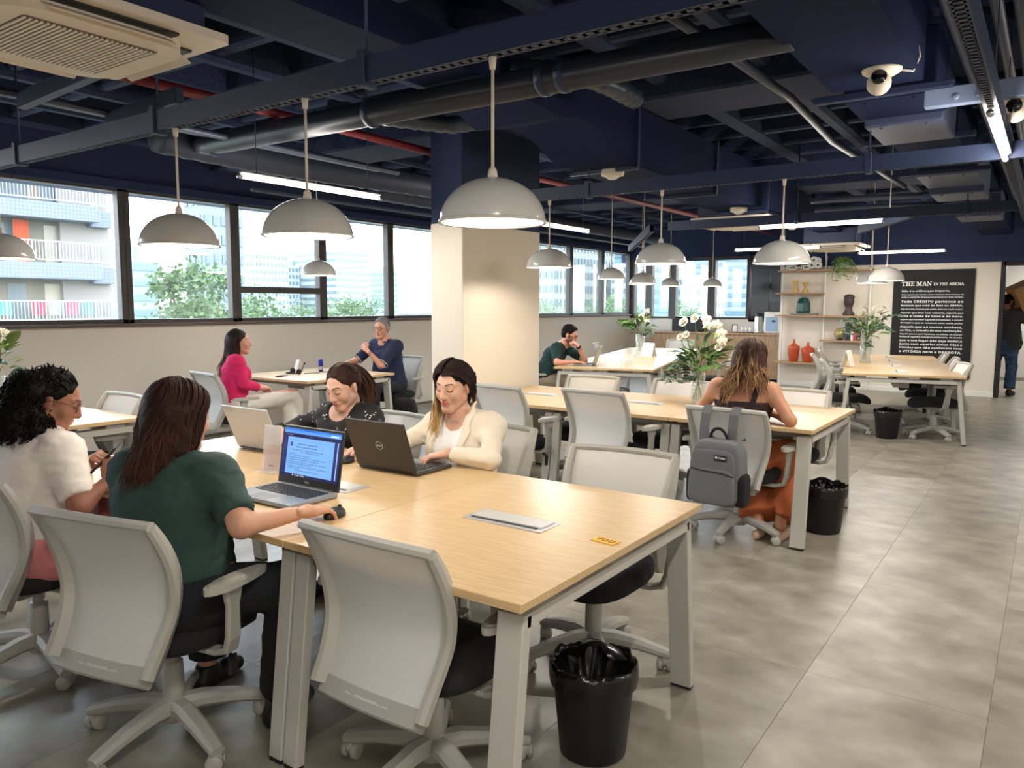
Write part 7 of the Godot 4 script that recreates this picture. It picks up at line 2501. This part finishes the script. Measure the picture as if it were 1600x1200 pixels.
func man_polo():
	var skin := srgb(206, 148, 122)
	var r := figure("person with grey hair and glasses in a navy polo shirt, one hand at his shoulder", v3(-6.45, 0, -6.66), PI - 0.05, {
		"chest": v3(0, 0.87, -0.04), "neck": v3(0.0, 1.06, -0.08), "head": v3(0.0, 1.2, -0.13), "look": v3(-0.02, 0.35, 0), "shR": v3(0.19, 1.0, -0.06), "shL": v3(-0.19, 1.0, -0.06), "fat": 1.22,
		"w_elR": v3(-6.72, 0.82, -6.36), "w_wrR": v3(-6.66, 0.80, -6.12), "w_tipR": v3(-6.6, 0.77, -5.96), "w_elL": v3(-6.3, 0.785, -6.36), "w_wrL": v3(-6.43, 0.97, -6.26), "w_tipL": v3(-6.54, 1.04, -6.28), "backL": v3(0.1, 0.3, -0.9),
		"kneeR": v3(0.15, 0.55, -0.4), "kneeL": v3(-0.15, 0.55, -0.4), "ankR": v3(0.15, 0.1, -0.38), "ankL": v3(-0.15, 0.1, -0.38)}, {"skin": skin, "fem": false, "handR": "rest", "handL": "grip", "cell": 0.016, "open": true, "brow": srgb(110, 104, 100), "lip": srgb(176, 108, 100)})
	var o: Node3D = r[0]; var j: Dictionary = r[1]; var ht: Transform3D = r[2]
	var nv := cloth_mat(srgb(26, 34, 62))
	var sh = shirt(o, j, "polo_shirt", nv, false, 0.9, 0.56, 0.014, 0.068, 0.05, 5, 0.008)
	for e in ["R", "L"]:
		var c := B.new(); var s: Vector3 = j["sh" + e]; var el: Vector3 = j["el" + e]
		c.tube([s.lerp(el, 0.885), s.lerp(el, 0.905)], 0.066, 20, false); put("cuff_stripe", c.done(), M.white, sh)
	polo_collar(sh, j, nv)
	trousers(o, j, cloth_mat(srgb(36, 38, 46)), 0.65)
	shoes(o, j, M.black)
	glasses(o, ht, M.black, 0.021, false)
	var f := Field.new()
	hair_cap(f, 0.096, -0.035)
	f.egg(v3(0, 0.082, 0.012), v3(0.07, 0.05, 0.08), 0.02)
	hair(o, ht, f, srgb(122, 120, 120), 0.005, short_hair(5, srgb(96, 94, 94), srgb(158, 156, 154)), 0.006, 120.0)

func short_hair(sd: int, c0: Color, c1: Color) -> Array:
	# short tufts combed back over the skull
	var rng := RandomNumberGenerator.new(); rng.seed = sd
	var locks := []
	for k in 130:
		var az := rng.randf_range(-2.6, 2.6)
		var e0 := rng.randf_range(-0.15, 1.4) if absf(az) < 1.7 else rng.randf_range(0.85, 1.4)
		var pts := []
		for i in 5:
			var t := i / 4.0
			var d := v3(sin(az) * cos(e0), sin(e0), cos(az) * cos(e0)).lerp(v3(0, 0.5, 1.0), t * 0.35).normalized()
			var q := 0.004 + 0.006 * sin(t * 2.2)
			pts.append(v3(d.x * (0.083 + q), 0.038 + d.y * (0.089 + q), 0.018 + d.z * (0.098 + q)))
		var c := c0.lerp(c1, rng.randf())
		locks.append([pts, 0.006, c, c, 0.5])
	return locks

func polo_collar(parent: Node, j: Dictionary, m: Material):
	var b := B.new(); var g := []
	for k in 17:
		var a := -2.6 + 5.2 * k / 16.0
		var nk: Vector3 = j.neck
		var r := 0.07 + 0.006 * cos(a)
		g.append([nk + v3(sin(a) * r, 0.02 - 0.012 * (0.5 - 0.5 * cos(a)), cos(a) * r + 0.008), nk + v3(sin(a) * (r + 0.026), -0.012 - 0.012 * (0.5 - 0.5 * cos(a)), cos(a) * (r + 0.026) + 0.008)])
	b.sheet(g, 0.004)
	put("collar", b.done(), m, parent)

func man_green():
	var skin := srgb(216, 156, 128)
	var r := figure("person with beard and glasses in a dark green polo, hand at his mouth", v3(-5.37, 0, -8.40), deg_to_rad(-76), {
		"chest": v3(0, 0.83, -0.13), "neck": v3(0.0, 0.99, -0.24), "head": v3(0.02, 1.1, -0.34), "look": v3(-0.3, 0.02, 0), "shR": v3(0.185, 0.935, -0.21), "shL": v3(-0.185, 0.935, -0.21), "fat": 1.12,
		"w_elR": v3(-4.99, 0.775, -8.08), "w_wrR": v3(-4.79, 0.785, -8.19), "w_tipR": v3(-4.64, 0.775, -8.25), "w_elL": v3(-4.8, 0.79, -8.44), "w_wrL": v3(-4.84, 0.97, -8.34), "w_tipL": v3(-4.9, 1.04, -8.28), "backL": v3(-0.2, 0.1, -0.9)}, {"skin": skin, "fem": false, "handR": "type", "handL": "fist", "cell": 0.016, "open": false, "beard": srgb(58, 44, 38), "brow": srgb(42, 32, 30)})
	var o: Node3D = r[0]; var j: Dictionary = r[1]; var ht: Transform3D = r[2]
	var gm := cloth_mat(srgb(24, 52, 50))
	var sh = shirt(o, j, "polo_shirt", gm, false, 0.85, 0.54, 0.013, 0.068, 0.05, 5, 0.007)
	polo_collar(sh, j, gm)
	var wb := B.new(); var el: Vector3 = j.elL; var wr: Vector3 = j.wrL
	wb.tube([el.lerp(wr, 0.88), el.lerp(wr, 1.0)], 0.033, 18); put("wrist_watch", wb.done(), M.black, o)
	trousers(o, j, cloth_mat(srgb(168, 152, 130)), 0.62)
	shoes(o, j, M.black)
	glasses(o, ht, M.black, 0.021, false)
	var f := Field.new()
	hair_cap(f, 0.094, -0.035)
	f.egg(v3(0, 0.084, 0.005), v3(0.07, 0.052, 0.085), 0.02)
	hair(o, ht, f, srgb(30, 25, 25), 0.005, short_hair(6, srgb(26, 22, 22), srgb(52, 42, 38)), 0.005, 120.0)

func woman_long_hair():
	var skin := srgb(186, 132, 102)
	var r := figure("person with long wavy hair in a strap top and rust trousers, back to us", v3(-1.605, 0, -4.84), -0.05, {
		"chest": v3(0, 0.83, -0.05), "neck": v3(0.02, 0.985, -0.07), "head": v3(0.02, 1.135, -0.1), "look": v3(-0.25, 0.1, 0), "shR": v3(0.178, 0.94, -0.06), "shL": v3(-0.178, 0.95, -0.04), "fat": 1.02,
		"w_elR": v3(-1.285, 0.775, -4.82), "w_wrR": v3(-1.44, 0.785, -5.0), "w_tipR": v3(-1.55, 0.77, -5.08), "w_elL": v3(-1.92, 0.775, -4.95), "w_wrL": v3(-1.76, 0.785, -5.06), "w_tipL": v3(-1.62, 0.77, -5.1),
		"w_kneeR": v3(-1.36, 0.53, -5.12), "w_kneeL": v3(-1.66, 0.53, -5.18), "w_ankR": v3(-1.33, 0.1, -4.84), "w_ankL": v3(-1.46, 0.1, -4.82)}, {"skin": skin, "handR": "rest", "handL": "rest", "cell": 0.011})
	var o: Node3D = r[0]; var j: Dictionary = r[1]; var ht: Transform3D = r[2]
	var tm := cloth_mat(srgb(44, 28, 26))
	var f := Field.new()
	torso(f, j, 0.007, true)
	f.cut(v3(0, 0.875, 0), v3(0, 1, 0)); f.cut(v3(0, 0.56, 0), v3(0, -1, 0))
	var tp = wear(o, "strap_top", f, tm, 0.009)
	for s in [-1.0, 1.0]:
		var st := B.new()
		st.rsweep([v3(s * 0.09, 0.83, 0.062), v3(s * 0.105, 0.9, 0.052), v3(s * 0.11, 0.965, 0.012), v3(s * 0.11, 0.985, -0.045), v3(s * 0.105, 0.95, -0.115), v3(s * 0.09, 0.84, -0.17)], 0.036, 0.008, v3(1, 0, 0), 0.3)
		put("strap", st.done(), tm, tp)
	trousers(o, j, cloth_mat(srgb(168, 88, 46)), 0.64, 0.92, 0.016, 0.06, 7)
	for e in ["R", "L"]:
		var a: Vector3 = j["ank" + e]; var sf := Field.new()
		sf.cap(v3(a.x, 0.03, a.z + 0.02), v3(a.x, 0.026, a.z - 0.15), 0.03, 0.028, 0.02)
		sf.cut(v3(0, 0.003, 0), v3(0, -1, 0))
		wear(o, "shoe", sf, mat(srgb(206, 176, 150), 0.6), 0.008)
	var hf := Field.new()
	hair_cap(hf, 0.078, -0.13)
	hf.cap(v3(0, 0, 0.05), v3(-0.02, -0.16, 0.085), 0.07, 0.062, 0.05); hf.cap(v3(-0.05, 0, 0.05), v3(-0.075, -0.22, 0.09), 0.05, 0.034, 0.05); hf.cap(v3(0.05, 0, 0.04), v3(0.085, -0.14, 0.06), 0.05, 0.035, 0.04)
	var rng := RandomNumberGenerator.new(); rng.seed = 7
	var locks := []
	for k in 300:
		var az := rng.randf_range(-1.7, 1.7)
		var c := srgb(40, 28, 23).lerp(srgb(70, 50, 38), rng.randf())
		var lng := rng.randf_range(0.14, 0.25) + (0.12 * rng.randf() if az < -0.2 else 0.0)
		var ph := rng.randf() * 6.0
		var lk: Array
		if k % 3: lk = lock_path(az, rng.randf_range(0.6, 1.55), lng, v3(sin(az) * 0.06 - 0.01, 0, 0.05), rng.randf_range(0.008, 0.02), ph, rng.randf_range(0.008, 0.022))
		else: lk = part_lock(rng.randf_range(-0.05, 0.1), 1.0 if k % 2 else -1.0, -0.005, lng - 0.03, v3((0.03 if k % 2 else -0.03), 0, 0.05), rng.randf_range(0.008, 0.018), ph, 0.05, rng.randf_range(0, 0.012))
		locks.append([lk, rng.randf_range(0.005, 0.009), c, srgb(182, 142, 98).lerp(srgb(92, 66, 48), pow(rng.randf(), 1.2)), 0.62])
	hair(o, ht, hf, srgb(66, 46, 38), 0.007, locks)

func man_box():
	var skin := srgb(150, 100, 76)
	var r := figure("person in a dark grey jacket and blue jeans carrying a cardboard box through the doorway", v3(-0.66, 0, -15.3), -0.35, {
		"hip": v3(0, 0.86, 0), "chest": v3(0, 1.24, -0.02), "neck": v3(0.0, 1.42, -0.02), "head": v3(0.02, 1.56, -0.06), "look": v3(-0.1, -0.5, 0), "shR": v3(0.2, 1.36, -0.03), "shL": v3(-0.2, 1.36, -0.03), "fat": 1.42,
		"elR": v3(0.34, 1.18, -0.1), "wrR": v3(0.36, 1.34, -0.3), "tipR": v3(0.34, 1.46, -0.4), "elL": v3(-0.3, 1.1, -0.16), "wrL": v3(-0.1, 1.2, -0.36), "tipL": v3(0.05, 1.28, -0.42),
		"kneeR": v3(0.13, 0.48, -0.05), "kneeL": v3(-0.12, 0.48, -0.02), "ankR": v3(0.16, 0.1, 0.06), "ankL": v3(-0.12, 0.1, -0.02)}, {"skin": skin, "fem": false, "handR": "grip", "handL": "grip", "cell": 0.016, "beard": srgb(30, 24, 22)})
	var o: Node3D = r[0]; var j: Dictionary = r[1]; var ht: Transform3D = r[2]
	shirt(o, j, "jacket", cloth_mat(srgb(58, 58, 60)), false, 1.9, 0.76, 0.024, 0.07, 0.0, 8, 0.014)
	var jm := cloth_mat(Color.WHITE)
	tri_tex(jm, ramp_tex(noise_image(256, 0.02, 4, 19), [[0.0, srgb(34, 54, 84)], [0.6, srgb(62, 88, 124)], [1.0, srgb(122, 146, 176)]]), v3(2, 2, 2))
	trousers(o, j, jm, 0.97, 0.95, 0.014, 0.03)
	shoes(o, j, M.black)
	var f := Field.new()
	hair_cap(f, 0.088, -0.03)
	hair(o, ht, f, srgb(22, 19, 20), 0.008, [], 0.005, 120.0)
	var cb := thing("cardboard_box", "large brown cardboard box tilted on the man's shoulder in the doorway", "box", v3(-0.30, 1.72, -15.42))
	cb.rotation = v3(0.1, 0.35, 0.48)
	var b := B.new(); b.box(Vector3.ZERO, v3(0.6, 0.4, 0.45), 0.006)
	put("carton", b.done(), mat(srgb(176, 132, 86), 0.85), cb)
	var fl := B.new(); fl.box(v3(0, 0.0, 0.2255), v3(0.6, 0.004, 0.002)); fl.box(v3(0, 0.201, 0), v3(0.6, 0.003, 0.004))
	put("seam", fl.done(), mat(srgb(136, 98, 62), 0.85), cb)
	print_on(cb, "Merca", v3(-0.16, -0.06, 0.2255), 0.2, mat(srgb(60, 46, 34), 0.8))
